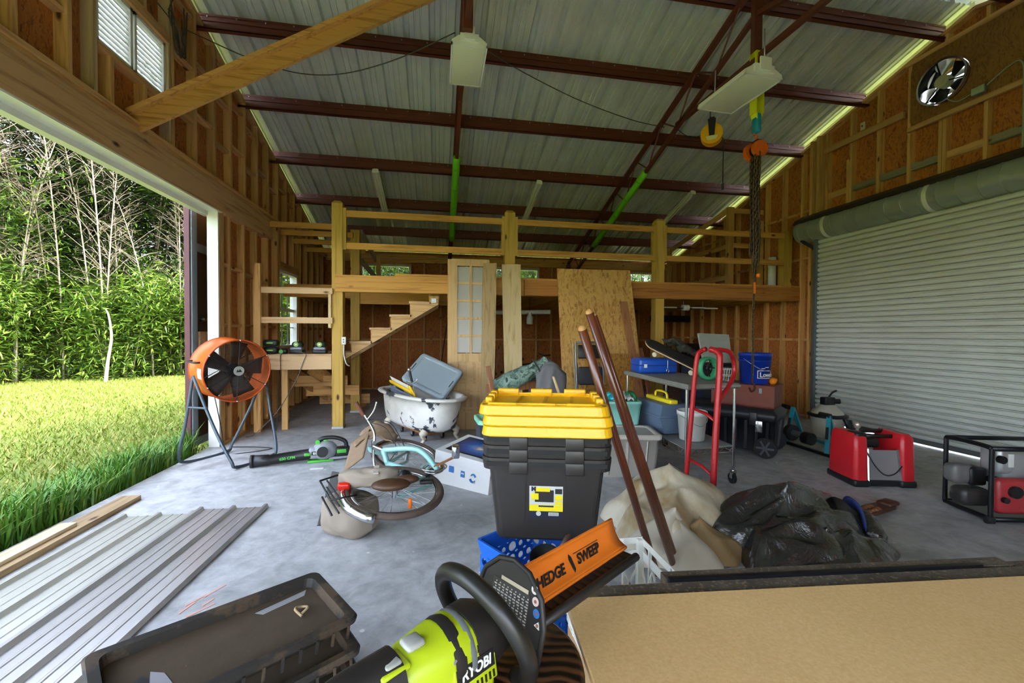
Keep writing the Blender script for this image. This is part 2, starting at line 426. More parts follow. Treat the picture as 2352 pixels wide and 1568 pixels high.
# ---- trusses
def truss(x, lab):
    t = thing('roof_truss', lab, 'truss', (x, RY, 3.0), group='steel roof trusses')
    for s in (1, -1):
        Yl = lambda d: RY + s * d
        def top(d): return V((x, Yl(d), RZ0 - SL * d - .235))
        def bot(d): return V((x, Yl(d), RZ0 - SL * d - .60 - .018 * d))
        E_ = 6.55
        part('top_chord', MB().bar(top(0), top(E_), .07, .045), STEEL, t, True)
        part('bottom_chord', MB().bar(bot(.02), bot(E_), .05, .05), STEEL, t, True)
        d = .25; k = 0
        while d + .45 < E_:
            a, b = (top(d), bot(d + .42)) if k % 2 == 0 else (bot(d), top(d + .42))
            part('web_rod', MB().cyl(a, b, .011, n=6), STEEL, t, True); d += .42; k += 1
    part('king_post', MB().box((x - .045, RY - .03, 4.24), (x + .045, RY + .03, RZ0 - .24)), STEEL, t, True)
    part('collar_tie', MB().bar((x, RY - 1.52, 4.30), (x, RY + 1.52, 4.36), .05, .05), STEEL, t, True)
    # column at the back eave and knee plate
    part('column', MB().box((x - .05, YB - .16, 2.23), (x + .05, YB - .06, zr(YB) - .24)), STEEL, t, True)
    return t
truss(.27, 'red steel roof truss above the glazed door, seen nearly edge-on')
truss(3.32, 'red steel roof truss above the chain hoist')

# ---- left wall
mb = MB(); T = .015; xs0, xs1 = XL - .089 - T, XL - .089
LV0, LV1, LZ0, LZ1 = 3.86, 4.74, 3.67, 4.22
def wp(y0, y1, z0, topoff=.11):
    mb.prism([(y0, z0), (y1, z0), (y1, zr(y1) - topoff)] + ([(RY, zr(RY) - topoff)] if y0 < RY < y1 else []) + [(y0, zr(y0) - topoff)], xs0, xs1, 'x')
wp(YF, LV0, 2.86); mb.box((xs0, LV0, 2.86), (xs1, LV1, LZ0)); wp(LV0, LV1, LZ1); wp(LV1, YB + .1, 2.86)
WY0, WY1, WZ0, WZ1 = 7.72, 8.68, 1.12, 2.47
mb.box((xs0, 5.72, 0), (xs1, WY0, 2.86)); mb.box((xs0, WY1, 0), (xs1, YB + .1, 2.86)); mb.box((xs0, WY0, 0), (xs1, WY1, WZ0)); mb.box((xs0, WY0, WZ1), (xs1, WY1, 2.86))
mb.box((xs0, YF, 0), (xs1, -2.2, 2.86))
lw = struct('wall_left', mb, OSBW, 'open-stud left wall with OSB sheathing and a wide door opening')
def stud(par, y, z0, z1, x0, x1, m=WZ, wd=.038, nm='stud'):
    return part(nm, MB().box((x0, y - wd / 2, z0), (x1, y + wd / 2, z1)), m, par)
sx0, sx1 = XL - .089, XL
random.seed(11)
for y in (5.75, 5.80): stud(lw, y, 0, 2.86, sx0, sx1)
y = 5.985; LS = []
while y < YB - .1: LS.append(y); y += .406
for y in LS:
    zt = 2.86 if y < 7.3 else 3.16
    if WY0 - .03 < y < WY1 + .03:
        stud(lw, y, WZ1 + .12, zt, sx0, sx1); stud(lw, y, .04, WZ0 - .04, sx0, sx1)
    else: stud(lw, y, .04, zt, sx0, sx1)
for y in (WY0 - .03, WY1 + .03, WY0 - .07): stud(lw, y, .04, 3.16, sx0, sx1)
part('sill_plate', MB().box((sx0, 5.72, 0), (sx1 + .01, YB, .04)), WY, lw)
part('window_header', MB().box((sx0, WY0, WZ1), (sx1 + .005, WY1, WZ1 + .12)), WY, lw); part('window_sill_board', MB().box((sx0, WY0, WZ0 - .04), (sx1, WY1, WZ0)), WY, lw)
allL = [5.80] + LS
for a, b in zip(allL, allL[1:]):
    if not (a > WY0 - .35 and b < WY1 + .35):
        part('blocking', MB().box((sx0, a + .02, 1.46 + random.uniform(-.02, .02)), (sx1 - .03, b - .02, 1.50)), WY, lw)
    if b < 7.4: part('blocking', MB().box((sx0, a + .02, 2.22 - (a - 5.8) * .08), (sx1 - .01, b - .02, 2.26 - (a - 5.8) * .08)), WY, lw)
part('door_header', MB().box((XL - .1, YF, 2.86), (XL + .025, 7.32, 3.16)), HDR, lw)
for z in (3.16, 3.20): part('top_plate', MB().box((sx0, YF, z), (XL + (.012 if z < 3.18 else .03), YB, z + .037)), WY, lw)
US = [4.82 + .406 * k for k in range(-18, 15)]
for i, y in enumerate(US):
    if y > YB - .1: continue
    zt = zr(y) - .15
    if zt - 3.3 < .08: continue
    if LV0 - .02 < y < LV1 + .02:
        stud(lw, y, 3.24, LZ0 - .04, sx0, sx1); stud(lw, y, LZ1 + .09, zt, sx0, sx1)
    else: stud(lw, y, 3.24, zt, sx0, sx1)
    y2 = y + .406
    for zb in (3.72, 4.28, 4.84):
        zz = zb + (.07 if i % 2 else -.05)
        if zr(y2) - .25 > zz and not (LV0 - .45 < y < LV1 + .05): part('blocking', MB().box((sx0, y + .02, zz), (sx1 - .02, y2 - .02, zz + .038)), WY, lw)
for y in (LV0 - .025, LV1 + .025): stud(lw, y, 3.24, zr(y) - .15, sx0, sx1, PZ)
part('vent_header', MB().box((sx0, LV0, LZ1), (sx1 + .01, LV1, LZ1 + .09)), WY, lw); part('vent_sill', MB().box((sx0, LV0, LZ0 - .04), (sx1, LV1, LZ0)), WY, lw)
def rake(par, x0, x1, m):
    for s in (1, -1):
        ye = YB + .05 if s > 0 else YF
        a = V(((x0 + x1) / 2, RY, zr(RY) - .135)); b = V(((x0 + x1) / 2, ye, zr(ye) - .135)); part('rake_plate', MB().bar(a, b, abs(x1 - x0), .04), m, par)
rake(lw, sx0, sx1, WY)
part('knee_brace', MB().bar((-2.66, 4.30, 3.24), (.20, 4.42, 5.02), .045, .19), wood('brace_wood', 'd19a50', 'a06a28', 0), lw)
part('brace_cap', MB().bar((-2.66, 4.26, 3.30), (.20, 4.38, 5.08), .09, .04), wood('brace_wood', 'd19a50', 'a06a28', 0), lw)
tr = struct('trim_1', MB().box((-2.80, YF, 2.795), (-2.725, 5.74, 2.86)).box((-2.735, YF, 2.845), (-2.60, 5.74, 2.859)), WHITE, 'white metal trim under the door header')
tr = struct('trim_2', MB().box((-2.735, 5.665, 0), (-2.615, 5.70, 2.86)), WHITE, 'white jamb board of the wide door opening')

# window in the left wall
def window(name, lab, y0, y1, z0, z1, x, cols, rows, split=True):
    fr = MB(); t_ = .045
    o = struct(name, MB().box((x - .05, y0, z0), (x + .07, y0 + t_, z1)).box((x - .05, y1 - t_, z0), (x + .07, y1, z1)).box((x - .05, y0, z0), (x + .07, y1, z0 + t_)).box((x - .05, y0, z1 - t_), (x + .07, y1, z1)), WHITE, lab)
    if split: part('meeting_rail', MB().box((x - .02, y0 + t_, (z0 + z1) / 2 - .025), (x + .03, y1 - t_, (z0 + z1) / 2 + .025)), WHITE, o)
    for i in range(cols):
        for j in range(rows):
            a = y0 + t_ + (y1 - y0 - 2 * t_) * i / cols; b = y0 + t_ + (y1 - y0 - 2 * t_) * (i + 1) / cols
            c = z0 + t_ + (z1 - z0 - 2 * t_) * j / rows; d = z0 + t_ + (z1 - z0 - 2 * t_) * (j + 1) / rows
            part('pane', MB().box((x, a, c), (x + .004, b, d)), GLS, o)
    for i in range(1, cols): part('muntin', MB().box((x - .008, y0 + t_ + (y1 - y0 - 2 * t_) * i / cols - .008, z0), (x + .012, y0 + t_ + (y1 - y0 - 2 * t_) * i / cols + .008, z1)), WHITE, o)
    for j in range(1, rows): part('muntin', MB().box((x - .008, y0, z0 + t_ + (z1 - z0 - 2 * t_) * j / rows - .008), (x + .012, y1, z0 + t_ + (z1 - z0 - 2 * t_) * j / rows + .008)), WHITE, o)
    return o
GLS = glassy('window_glass', 'e8f4ee', .10)
window('window_1', 'white sash window with grid panes in the left wall', WY0, WY1, WZ0, WZ1, XL - .09, 3, 4)
def window_b(name, lab, x0, x1, z0, z1, y, cols):
    t_ = .05
    o = struct(name, MB().box((x0, y - .06, z0), (x0 + t_, y + .06, z1)).box((x1 - t_, y - .06, z0), (x1, y + .06, z1)).box((x0, y - .06, z0), (x1, y + .06, z0 + t_)).box((x0, y - .06, z1 - t_), (x1, y + .06, z1)), WHITE, lab)
    for i in range(cols):
        a = x0 + t_ + (x1 - x0 - 2 * t_) * i / cols; b = x0 + t_ + (x1 - x0 - 2 * t_) * (i + 1) / cols
        part('pane', MB().box((a, y, z0 + t_), (b, y + .004, z1 - t_)), GLS, o)
        if i: part('muntin', MB().box((a - .009, y - .01, z0), (a + .009, y + .012, z1)), WHITE, o)

# louvre vents
def translucent(name, c):
    m, t, b = base(name); b.inputs['Base Color'].default_value = lin(c); b.inputs['Roughness'].default_value = .5
    tb_ = N(t, 'BsdfTranslucent'); tb_.inputs[0].default_value = lin(c); mx = N(t, 'MixShader'); mx.inputs[0].default_value = .5
    t.links.new(b.outputs[0], mx.inputs[1]); t.links.new(tb_.outputs[0], mx.inputs[2]); t.links.new(mx.outputs[0], t.nodes['Material Output'].inputs[0]); return m
LOUV = translucent('louver_white', 'f2f2ee')
def louver(y0, y1, z0, z1, lab):
    t = thing('louver_vent', lab, 'vent', (XL - .06, (y0 + y1) / 2, z0), group='white louvre vents above the door header')
    x = XL - .05; f = .03
    part('frame', MB().box((x - .03, y0, z0), (x + .03, y0 + f, z1)).box((x - .03, y1 - f, z0), (x + .03, y1, z1)).box((x - .03, y0, z0), (x + .03, y1, z0 + f)).box((x - .03, y0, z1 - f), (x + .03, y1, z1)), WHITE, t, True)
    n = 11
    for k in range(n):
        z = z0 + f + (z1 - z0 - 2 * f) * (k + .5) / n
        part('slat', MB().bar((x, y0 + f, z), (x, y1 - f, z), .006, .062, (-.42, 0, .9)), LOUV, t, True)
    return t
louver(LV0 + .01, LV0 + .425, LZ0 + .005, LZ1 - .005, 'white louvre vent nearer the yard, left of the pair above the header'); louver(LV0 + .445, LV1 - .005, LZ0 + .005, LZ1 - .005, 'white louvre vent right of the pair, next to the knee brace')

# sliding barn door parked outside
d2 = struct('door_2', MB().box((-2.90, 5.56, .03), (-2.872, 8.3, 2.94)), plain('door_inner', '4a3c2c', .6, 0, .2, 4), 'sliding barn door leaf parked open outside the left wall')
GF = plain('grey_frame', '8b98a0', .4, .3, .12)
part('edge_frame', MB().box((-2.872, 5.56, .03), (-2.845, 5.67, 2.94)), GF, d2); part('edge_cap', MB().box((-2.915, 5.535, .03), (-2.86, 5.56, 2.94)), plain('maroon_trim', '5c2a30', .5), d2)
part('cross_rail', MB().box((-2.872, 5.67, 2.36), (-2.85, 8.2, 2.46)), GF, d2); part('cross_rail', MB().box((-2.872, 5.67, .03), (-2.85, 8.2, .12)), GF, d2)
part('latch', MB().rbox((-2.85, 5.80, 1.55), (.05, .08, .05), .008).cyl((-2.84, 5.75, 1.55), (-2.80, 5.75, 1.55), .018), CHR, d2); part('lock_block', MB().box((-2.872, 5.70, 1.16), (-2.835, 5.90, 1.40)), PX, d2)

# ---- back wall
bw_win = [(-1.84, -.65, 2.70, 3.06), (1.38, 2.57, 2.72, 3.07), (4.56, 5.75, 2.74, 3.06)]
mb = MB(); yb0, yb1 = YB + .089, YB + .104; ztop = zr(YB + .1) - .01
xx = XL - .1
for x0, x1, z0, z1 in bw_win:
    mb.box((xx, yb0, 0), (x0, yb1, ztop)); mb.box((x0, yb0, 0), (x1, yb1, z0)); mb.box((x0, yb0, z1), (x1, yb1, ztop)); xx = x1
mb.box((xx, yb0, 0), (XR + .1, yb1, ztop))
bw = struct('wall_back', mb, OSBW, 'open-stud back wall with OSB sheathing and three high windows')
x = XL + .25
while x < XR:
    w_ = [q for q in bw_win if q[0] - .02 < x < q[1] + .02]
    if w_:
        part('stud', MB().box((x - .019, YB, .04), (x + .019, YB + .089, w_[0][2])), WZ, bw); part('stud', MB().box((x - .019, YB, w_[0][3] + .12), (x + .019, YB + .089, 3.3)), WZ, bw)
    else: part('stud', MB().box((x - .019, YB, .04), (x + .019, YB + .089, 3.22)), WZ, bw)
    x += .406
for z in (3.22, 3.26): part('top_plate', MB().box((XL, YB, z), (XR, YB + .09, z + .038)), WX, bw)
part('rim_board', MB().box((XL, YB - .04, 3.05 + .06), (XR, YB, 3.30)), WX, bw)
for x0, x1, z0, z1 in bw_win: part('window_header', MB().box((x0, YB, z1), (x1, YB + .089, z1 + .12)), WX, bw)
for z in (1.22, .02):
    x = XL + .27
    while x < XR - .4:
        part('blocking', MB().box((x, YB + .02, z), (x + .366, YB + .089, z + .038)), WX, bw); x += .406
for i, q in enumerate(bw_win): window_b('window_%d' % (i + 2), ['narrow high window in the back wall behind the stair post', 'narrow high window in the back wall behind the tall pale board', 'narrow high window in the back wall right of the OSB sheet'][i], *q, YB + .05, 4)

# ---- right wall
mb = MB(); xs0, xs1 = XR + .089, XR + .104
FY, FZ, FR_ = 4.31, 4.54, .255
def wpr(y0, y1, z0, off=.13):
    mb.prism([(y0, z0), (y1, z0), (y1, zr(y1) - off)] + ([(RY, zr(RY) - off)] if y0 < RY < y1 else []) + [(y0, zr(y0) - off)], xs0, xs1, 'x')
wpr(YF, FY - FR_, 3.05); wpr(FY + FR_, YB + .1, 3.05); mb.box((xs0, FY - FR_, 3.05), (xs1, FY + FR_, FZ - FR_)); wpr(FY - FR_, FY + FR_, FZ + FR_)
mb.box((xs0, 5.9, 0), (xs1, YB + .1, 3.05)); mb.box((xs0, YF, 0), (xs1, -.4, 3.05))
rw = struct('wall_right', mb, OSBW, 'open-stud right wall with OSB sheathing around the roll-up door')
DY = 5.95
y = DY; RS = []
while y > YF: RS.append(y); y -= .406
for i, y in enumerate(RS):
    zt = zr(y) - .17
    if FY - FR_ - .02 < y < FY + FR_ + .02:
        stud(rw, y, 3.2, FZ - FR_ - .02, XR, XR + .089); stud(rw, y, FZ + FR_ + .02, zt, XR, XR + .089)
    else: stud(rw, y, 3.2, zt, XR, XR + .089)
    if i % 3 == 1: stud(rw, y + .045, 3.2, min(zt, 4.1), XR, XR + .089)
y = DY + .12
for y in (6.02, 6.14): stud(rw, y, 0, zr(y) - .17, XR - .1, XR + .089, WZ, .05)
y = 6.42
while y < YB:
    stud(rw, y, .04, zr(y) - .17, XR, XR + .089); y += .406
GW = wood('weathered_wood', '8c866c', '6c6650', 1, vr=.2)
for a, b in zip(RS[1:], RS):
    if b > 2.8: part('blocking', MB().box((XR + .02, a + .02, 3.60), (XR + .085, b - .02, 3.69)), GW if random.random() < .7 else WY, rw)
y = 6.16
while y < YB - .4:
    for z in (1.3, 2.7, 3.5):
        if z < zr(y + .4) - .3: part('blocking', MB().box((XR + .02, y + .02, z), (XR + .085, y + .36, z + .038)), WY, rw)
    y += .406
part('nailer_board', MB().box((XR - .04, 4.78, 4.33), (XR, 5.98, 4.42)), WY, rw)
part('sill_plate', MB().box((XR, 6.0, 0), (XR + .089, YB, .04)), WY, rw)
rake(rw, XR, XR + .089, WY)
# fan mounting panel with a round hole
def ringpanel(mb, y0, y1, z0, z1, cy_, cz, r, x0, x1, n=32):
    outer = []; inner = []
    for k in range(n):
        t = 2 * math.pi * (k + .5) / n; c, s_ = math.cos(t), math.sin(t)
        f = min((y1 - cy_) / c if c > 1e-6 else ((y0 - cy_) / c if c < -1e-6 else 1e9), (z1 - cz) / s_ if s_ > 1e-6 else ((z0 - cz) / s_ if s_ < -1e-6 else 1e9))
        outer.append((cy_ + c * f, cz + s_ * f)); inner.append((cy_ + c * r, cz + s_ * r))
    for x in (x0, x1):
        vs = [(x, a, b) for a, b in outer] + [(x, a, b) for a, b in inner]
        mb.add(vs, [(k, (k + 1) % n, n + (k + 1) % n, n + k) for k in range(n)])
    vs = [(x0, a, b) for a, b in inner] + [(x1, a, b) for a, b in inner]
    mb.add(vs, [(k, (k + 1) % n, n + (k + 1) % n, n + k) for k in range(n)])
    vs = [(x0, a, b) for a, b in outer] + [(x1, a, b) for a, b in outer]
    mb.add(vs, [(k, (k + 1) % n, n + (k + 1) % n, n + k) for k in range(n)])
mb = MB(); ringpanel(mb, 3.45, 4.70, 4.16, 4.98, FY, FZ, FR_, XR - .03, XR - .01)
part('fan_panel', mb, osb('fan_panel_osb', '9a6c34', '865a28', '68441c'), rw)
part('panel_batten', MB().box((XR - .05, 3.4, 4.10), (XR - .005, 4.72, 4.16)), WY, rw); part('panel_batten', MB().bar((XR - .03, 3.4, 5.02), (XR - .03, 4.75, 5.00), .04, .05), WY, rw)
# exhaust fan
t = thing('exhaust_fan', 'round chrome exhaust fan in the right gable wall', 'fan', (XR - .04, FY, FZ))
mb = MB()
n = 36
for r0, r1, x0, x1 in ((.25, .25, -.06, .20), (.27, .25, -.065, -.06), (.245, .245, .20, -.06)):
    vs = [(x0, r0 * math.cos(2 * math.pi * k / n), r0 * math.sin(2 * math.pi * k / n)) for k in range(n)] + [(x1, r1 * math.cos(2 * math.pi * k / n), r1 * math.sin(2 * math.pi * k / n)) for k in range(n)]
    mb.add(vs, [(k, (k + 1) % n, n + (k + 1) % n, n + k) for k in range(n)], 0, True)
part('shroud', mb, CHR, t)
part('motor', MB().cyl((-.05, 0, 0), (.04, 0, 0), .075, n=20).cyl((-.055, 0, 0), (-.05, 0, 0), .03, n=12), plain('motor_cream', 'b8b898', .5), t)
for k in range(4):
    a = R(35 + 90 * k); M = Matrix.Rotation(a, 4, 'X')
    part('blade', MB().grid(lambda u, v: (.07 + .05 * (v - .5) * (1 - .3 * u), .07 * (v - .5) * (1.2 + 1.6 * u), .06 + .165 * u), 4, 3, M=M), BLKM, t, solid=.003)
for k in range(3):
    a = R(75 + 120 * k); part('strut', MB().bar((-.03, .06 * math.cos(a), .06 * math.sin(a)), (-.03, .25 * math.cos(a), .25 * math.sin(a)), .012, .012), BLKM, t)
for k in range(6):
    z = -.22 + .088 * k; part('shutter_slat', MB().bar((.21, -.24, z), (.21, .24, z), .004, .084, (.25, 0, 1)), WHITE, t)
t = thing('junction_box', 'grey metal junction box with conduit beside the exhaust fan', 'electrical box', (XR - .085, 3.93, 4.22))
part('box_body', MB().rbox((0, 0, 0), (.05, .13, .09), .006), GREYM, t); part('cover', MB().rbox((-.028, 0, 0), (.008, .12, .08), .004), plain('box_cover', 'a9b49a', .5), t)
part('conduit', MB().tube(smooth_path([(0, .065, 0), (-.01, .2, -.02), (-.03, .30, .06)]), .007, 6).tube(smooth_path([(0, -.065, .02), (0, -.25, .12), (0, -.36, .1), (0, -.38, -.2), (0, -.38, -.9)]), .009, 6), plain('conduit_grey', '9aa08c', .5), t)
t = thing('light_switch', 'small cream switch plate on the OSB of the right wall', 'switch', (XR + .075, 5.43, 4.54))
part('plate', MB().rbox((0, 0, 0), (.012, .07, .115), .005), plain('cream_plate', 'd8d0b0', .5), t); part('toggle', MB().cbox((-.012, 0, 0), (.015, .01, .022)), BLK, t)

# ---- roll-up door
SLT = plain('door_slat', 'd8dad2', .5, .05, .08, 4)
dr = D.objects.new('door_1', None); C.objects.link(dr); tag(dr, 'pale grey steel roll-up door, closed, in the right wall', kind='structure')
prof = [(.014, 0), (-.008, .004), (-.016, .014), (-.020, .030), (-.017, .046), (-.010, .056), (.018, .060), (.018, .070), (-.008, .072), (.014, .0758)]
mb = MB(); vs = [(a, y, b) for y in (-.5, DY) for a, b in prof]; n = len(prof)
mb.add(vs, [(i, i + 1, n + i + 1, n + i) for i in range(n - 1)], 0, False)
sme = mb.mesh('slat', SLT)
for k in range(40):
    o = D.objects.new('slat', sme); C.objects.link(o); o.parent = dr; o.location = (6.085, 0, .075 + .0758 * k)
part('bottom_bar', MB().box((6.06, -.5, .022), (6.10, DY, .08)), plain('door_bar', '6a6e6c', .5, .3), dr)
part('guide_track', MB().box((6.03, DY, .0), (6.12, DY + .05, 3.0)).box((6.12, DY - .01, 0), (6.30, DY + .04, 3.0)), GREYM, dr)
drm = plain('drum_steel', 'b0bab0', .36, .5, .15, 3); cx, cz, rr = 6.09, 3.13, .185
part('drum', MB().cyl((cx, -.6, cz), (cx, 6.28, cz), rr, n=28), drm, dr)
for k in range(34):
    y = 6.2 - .2 * k; part('drum_seam', MB().cyl((cx, y, cz), (cx, y + .016, cz), rr + .008, n=28), drm, dr)
for y in (5.72, 4.30): part('strap', MB().cyl((cx, y, cz), (cx, y + .05, cz), rr + .007, n=28), WHITE, dr)
part('hood', MB().prism([(6.19, 3.42), (6.12, 3.41), (5.98, 3.33), (5.94, 3.27), (5.96, 3.26), (6.0, 3.30), (6.19, 3.34)], -.6, 6.33, 'y'), plain('hood_brown', '3a3026', .5, .3), dr)
part('end_bracket', MB().prism([(5.93, 3.02), (6.25, 2.9), (6.25, 3.35), (5.98, 3.32)], 6.28, 6.30, 'y').bar((6.0, 6.20, 2.98), (6.08, 6.0, 2.80), .05, .05), BLKM, dr)

# ---- front wall behind the camera: added unseen, left bay sized to steer daylight
mb = MB()
mb.prism([(XL - .1, 2.9), (XR + .1, 2.9), (XR + .1, zr(YF) + .1), (XL - .1, zr(YF) + .1)], YF - .1, YF - .08, 'y'); mb.box((1.9, YF - .1, 0), (XR + .1, YF - .08, 2.9))
struct('wall_front_unseen', mb, OSBW, 'unseen front wall added behind the viewpoint, its open bay shaped for the light')
# cap added over the open ridge slot to block a sun stripe indoors
part('ridge_sun_block', MB().add([(-3.2, RY - .34, RZ0 + .02), (6.9, RY - .34, RZ0 + .02), (6.9, RY, RZ0 + .13), (-3.2, RY, RZ0 + .13), (-3.2, RY + .34, RZ0 + .02), (6.9, RY + .34, RZ0 + .02)], [(0, 1, 2, 3), (3, 2, 5, 4)]), ROOFM, ce)

# ================================================================ VEGETATION
LF = [plain('bamboo_leaf_bright', '8aa63c', .5, 0, .25, 2), plain('bamboo_leaf_mid', '557a22', .5, 0, .25, 2), plain('bamboo_leaf_dark', '33521c', .5, 0, .25, 2), plain('leaf_blackgreen', '22381a', .5, 0, .25, 2)]
CULM = plain('bamboo_culm', 'a89a86', .6, 0, .2, 3); CULMG = plain('bamboo_culm_dry', '8e8068', .6, 0, .2, 3); TWIG = plain('dry_twig', '9a8a78', .7, 0, .2, 3)
def leaf(mb, p, d, L, wd, mi):
    d = d.normalized(); s = d.cross(V((0, 0, 1)))
    s = (s.normalized() if s.length > .01 else V((1, 0, 0))); s = (s + V((0, 0, random.uniform(-.6, .6)))).normalized() * wd
    m_ = p + d * L * .4; mb.add([p, m_ + s, p + d * L, m_ - s], [(0, 1, 2, 3)], mi)
def shrub_mesh(seed, h, r, nleaf, mix):
    random.seed(seed); lf = MB(); st = MB()
    for k in range(14):
        a = random.uniform(0, 6.28); q = r * random.random() ** .6; hh = h * random.uniform(.6, 1.05)
        tip = V((math.cos(a) * q * 1.5, math.sin(a) * q * 1.5, hh)); b0 = V((math.cos(a) * q * .5, math.sin(a) * q * .5, 0))
        pts = [b0.lerp(tip, t) + V((0, 0, .12 * h * math.sin(3.14 * t))) for t in (0, .35, .7, 1)]
        st.tube(pts, [.016, .014, .01, .004], 5)
        for j in range(nleaf // 14):
            t = random.random() ** .75; c = pts[0].lerp(pts[-1], t) + V((0, 0, .12 * h * math.sin(3.14 * t)))
            c += V((random.gauss(0, r * .30), random.gauss(0, r * .30), random.gauss(0, .18)))
            if c.z < .03: c.z = random.uniform(.03, .5)
            dd = V((random.gauss(0, 1), random.gauss(0, 1), random.uniform(-.8, .35)))
            for q_ in range(3):
                leaf(lf, c, dd + V((random.gauss(0, .5), random.gauss(0, .5), random.gauss(0, .3))), random.uniform(.15, .28), random.uniform(.011, .019), random.choices(range(4), mix)[0])
    return lf, st
def plant(name, lab, cat, grp, pieces, spots):
    protos = []
    for lf, st in pieces:
        protos.append((lf.mesh('foliage', LF), st.mesh('stem', CULMG)))
    for i, (x, y, sc, sz) in enumerate(spots):
        t = thing(name, lab, cat, (x, y, -.08), random.uniform(0, 6.28), grp); t.scale = (sc, sc, sz)
        for nm, me in zip(('foliage', 'stem'), protos[i % len(protos)]):
            o = D.objects.new(nm, me); C.objects.link(o); o.parent = t
line = [(-17, 6), (-14.0, 10.6), (-11.6, 13.4), (-8.2, 15.9), (-5.0, 17.2), (-1, 18.0), (4, 18.2), (9, 17.8)]
def online(t):
    t *= len(line) - 1; i = min(int(t), len(line) - 2); a, b = V(line[i]), V(line[i + 1]); return a.lerp(b, t - i), (b - a).normalized()
random.seed(21)
sp_ = []
for k in range(34):
    p, d = online((k + random.uniform(-.3, .3)) / 33 if 0 < k < 33 else k / 33); n_ = V((-d.y, d.x)) * random.uniform(0, 1.2)
    sp_.append((p.x + n_.x, p.y + n_.y, random.uniform(.9, 1.25), random.uniform(.8, 1.15)))
plant('bamboo_shrub', 'leafy bright green bamboo shrub at the edge of the lawn', 'bamboo', 'leafy bamboo shrubs along the lawn', [shrub_mesh(s, 3.1, .95, 5200, (5, 5, 2, .4)) for s in (1, 2, 3)], sp_)
sp_ = []
for k in range(22):
    p, d = online((k + random.uniform(-.3, .3)) / 21 if 0 < k < 21 else k / 21); n_ = V((-d.y, d.x)) * random.uniform(1.6, 2.6)
    sp_.append((p.x + n_.x, p.y + n_.y, random.uniform(1.1, 1.5), random.uniform(.85, 1.3)))
plant('bamboo_thicket', 'taller dense bamboo thicket rising behind the leafy shrubs', 'bamboo', 'bamboo thicket behind the shrubs', [shrub_mesh(s, 4.8, 1.05, 5200, (2, 4, 3, 1)) for s in (4, 5, 6)], sp_)
sp_ = []
for k in range(24):
    p, d = online(k / 23); n_ = V((-d.y, d.x)) * random.uniform(3.6, 5.2)
    sp_.append((p.x + n_.x, p.y + n_.y, random.uniform(1.9, 2.4), random.uniform(.95, 1.25)))
plant('evergreen_tree', 'tall dark green tree standing behind the bamboo', 'tree', 'dark trees behind the bamboo', [shrub_mesh(s, 10.0, 1.1, 7000, (.5, 1.5, 4, 4)) for s in (7, 8)], sp_)
# bare pale culms with dry twigs
def culm_mesh(seed, h, bare):
    random.seed(seed); st = MB(); tw = MB()
    a = random.uniform(0, 6.28); ln = random.uniform(.05, .22) * h; d = V((math.cos(a), math.sin(a), 0))
    f = lambda t: d * ln * t * t + V((0, 0, h * t))
    st.tube([f(t / 8) for t in range(9)], [.030 - .022 * t / 8 for t in range(9)], 6)
    for k in range(1, 9): st.tube([f(k / 9.5) - V((0, 0, .012)), f(k / 9.5) + V((0, 0, .012))], .034 - .022 * k / 9.5, 6)
    for k in range(60):
        t = random.uniform(.25, .98); p = f(t); b = random.uniform(0, 6.28); L = random.uniform(.4, 1.3)
        e = p + V((math.cos(b) * L * .7, math.sin(b) * L * .7, L * random.uniform(.2, .8))); tw.tube([p, p.lerp(e, .5) + V((0, 0, .06)), e], [.009, .007, .003], 3, cap=False)
        for j in range(3):
            q = p.lerp(e, random.uniform(.3, 1)); leaf(tw, q, V((random.gauss(0, 1), random.gauss(0, 1), random.gauss(-.1, .6))), random.uniform(.15, .4), .008, 1 if random.random() < bare else 2)
    return st.mesh('culm', CULM), tw.mesh('twigs', [TWIG, TWIG, LF[1]])
cm = [culm_mesh(30 + s, h, b) for s, (h, b) in enumerate(((7.5, .8), (6.2, .95), (9.0, .7), (8.2, .9), (6.8, .85)))]
random.seed(5)
for k in range(74):
    p, d = online(.10 + .42 * random.random()); n_ = V((-d.y, d.x)) * random.uniform(-.1, 2.4)
    t = thing('bamboo_culm', 'bare pale bamboo culm with dry twigs', 'bamboo', (p.x + n_.x, p.y + n_.y, -.08), random.uniform(0, 6.28), 'bare culms standing in the bamboo')
    s = random.uniform(.85, 1.2); t.scale = (1, 1, s)
    for nm, me in zip(('culm', 'twigs'), cm[k % 5]):
        o = D.objects.new(nm, me); C.objects.link(o); o.parent = t
t = thing('sapling', 'slim bare white sapling on the lawn before the bamboo', 'tree', (-9.35, 13.9, -.08))
part('trunk', MB().tube(smooth_path([(0, 0, 0), (.05, .02, .6), (.16, 0, 1.3), (.10, 0, 1.9), (.02, 0, 2.1)]), [.05 - .0014 * i for i in range(25)], 7), CULM, t)

# ================================================================ LOFT
BY0, BY1 = 6.46, 6.54
lf = thing('loft', 'treated timber storage loft with guard rails across the back of the garage', 'loft', (2.3, 6.5, 0))
def P(nm, mb, m): return part(nm, mb, m, lf, True)
ZB0, ZB1 = 1.985, 2.225
P('front_beam', MB().box((-1.45, BY0 - .04, ZB0), (1.30, BY0, ZB1)), YX); P('front_beam', MB().box((1.31, BY0 - .04, ZB0), (6.22, BY0, ZB1)), wood('treated_beam_brown', 'b87a36', '8a5220', 0, gr=.8, vr=.1))
P('beam_cap', MB().box((-.62, BY0 - .06, ZB1), (1.0, BY0 - .005, ZB1 + .035)), YX); P('beam_cap', MB().box((1.0, BY0 - .02, ZB1 + .002), (6.2, BY0 + .02, ZB1 + .03)), YX)
P('inner_beam', MB().box((-1.4, BY1, ZB0), (6.2, BY1 + .04, ZB1)), YX)
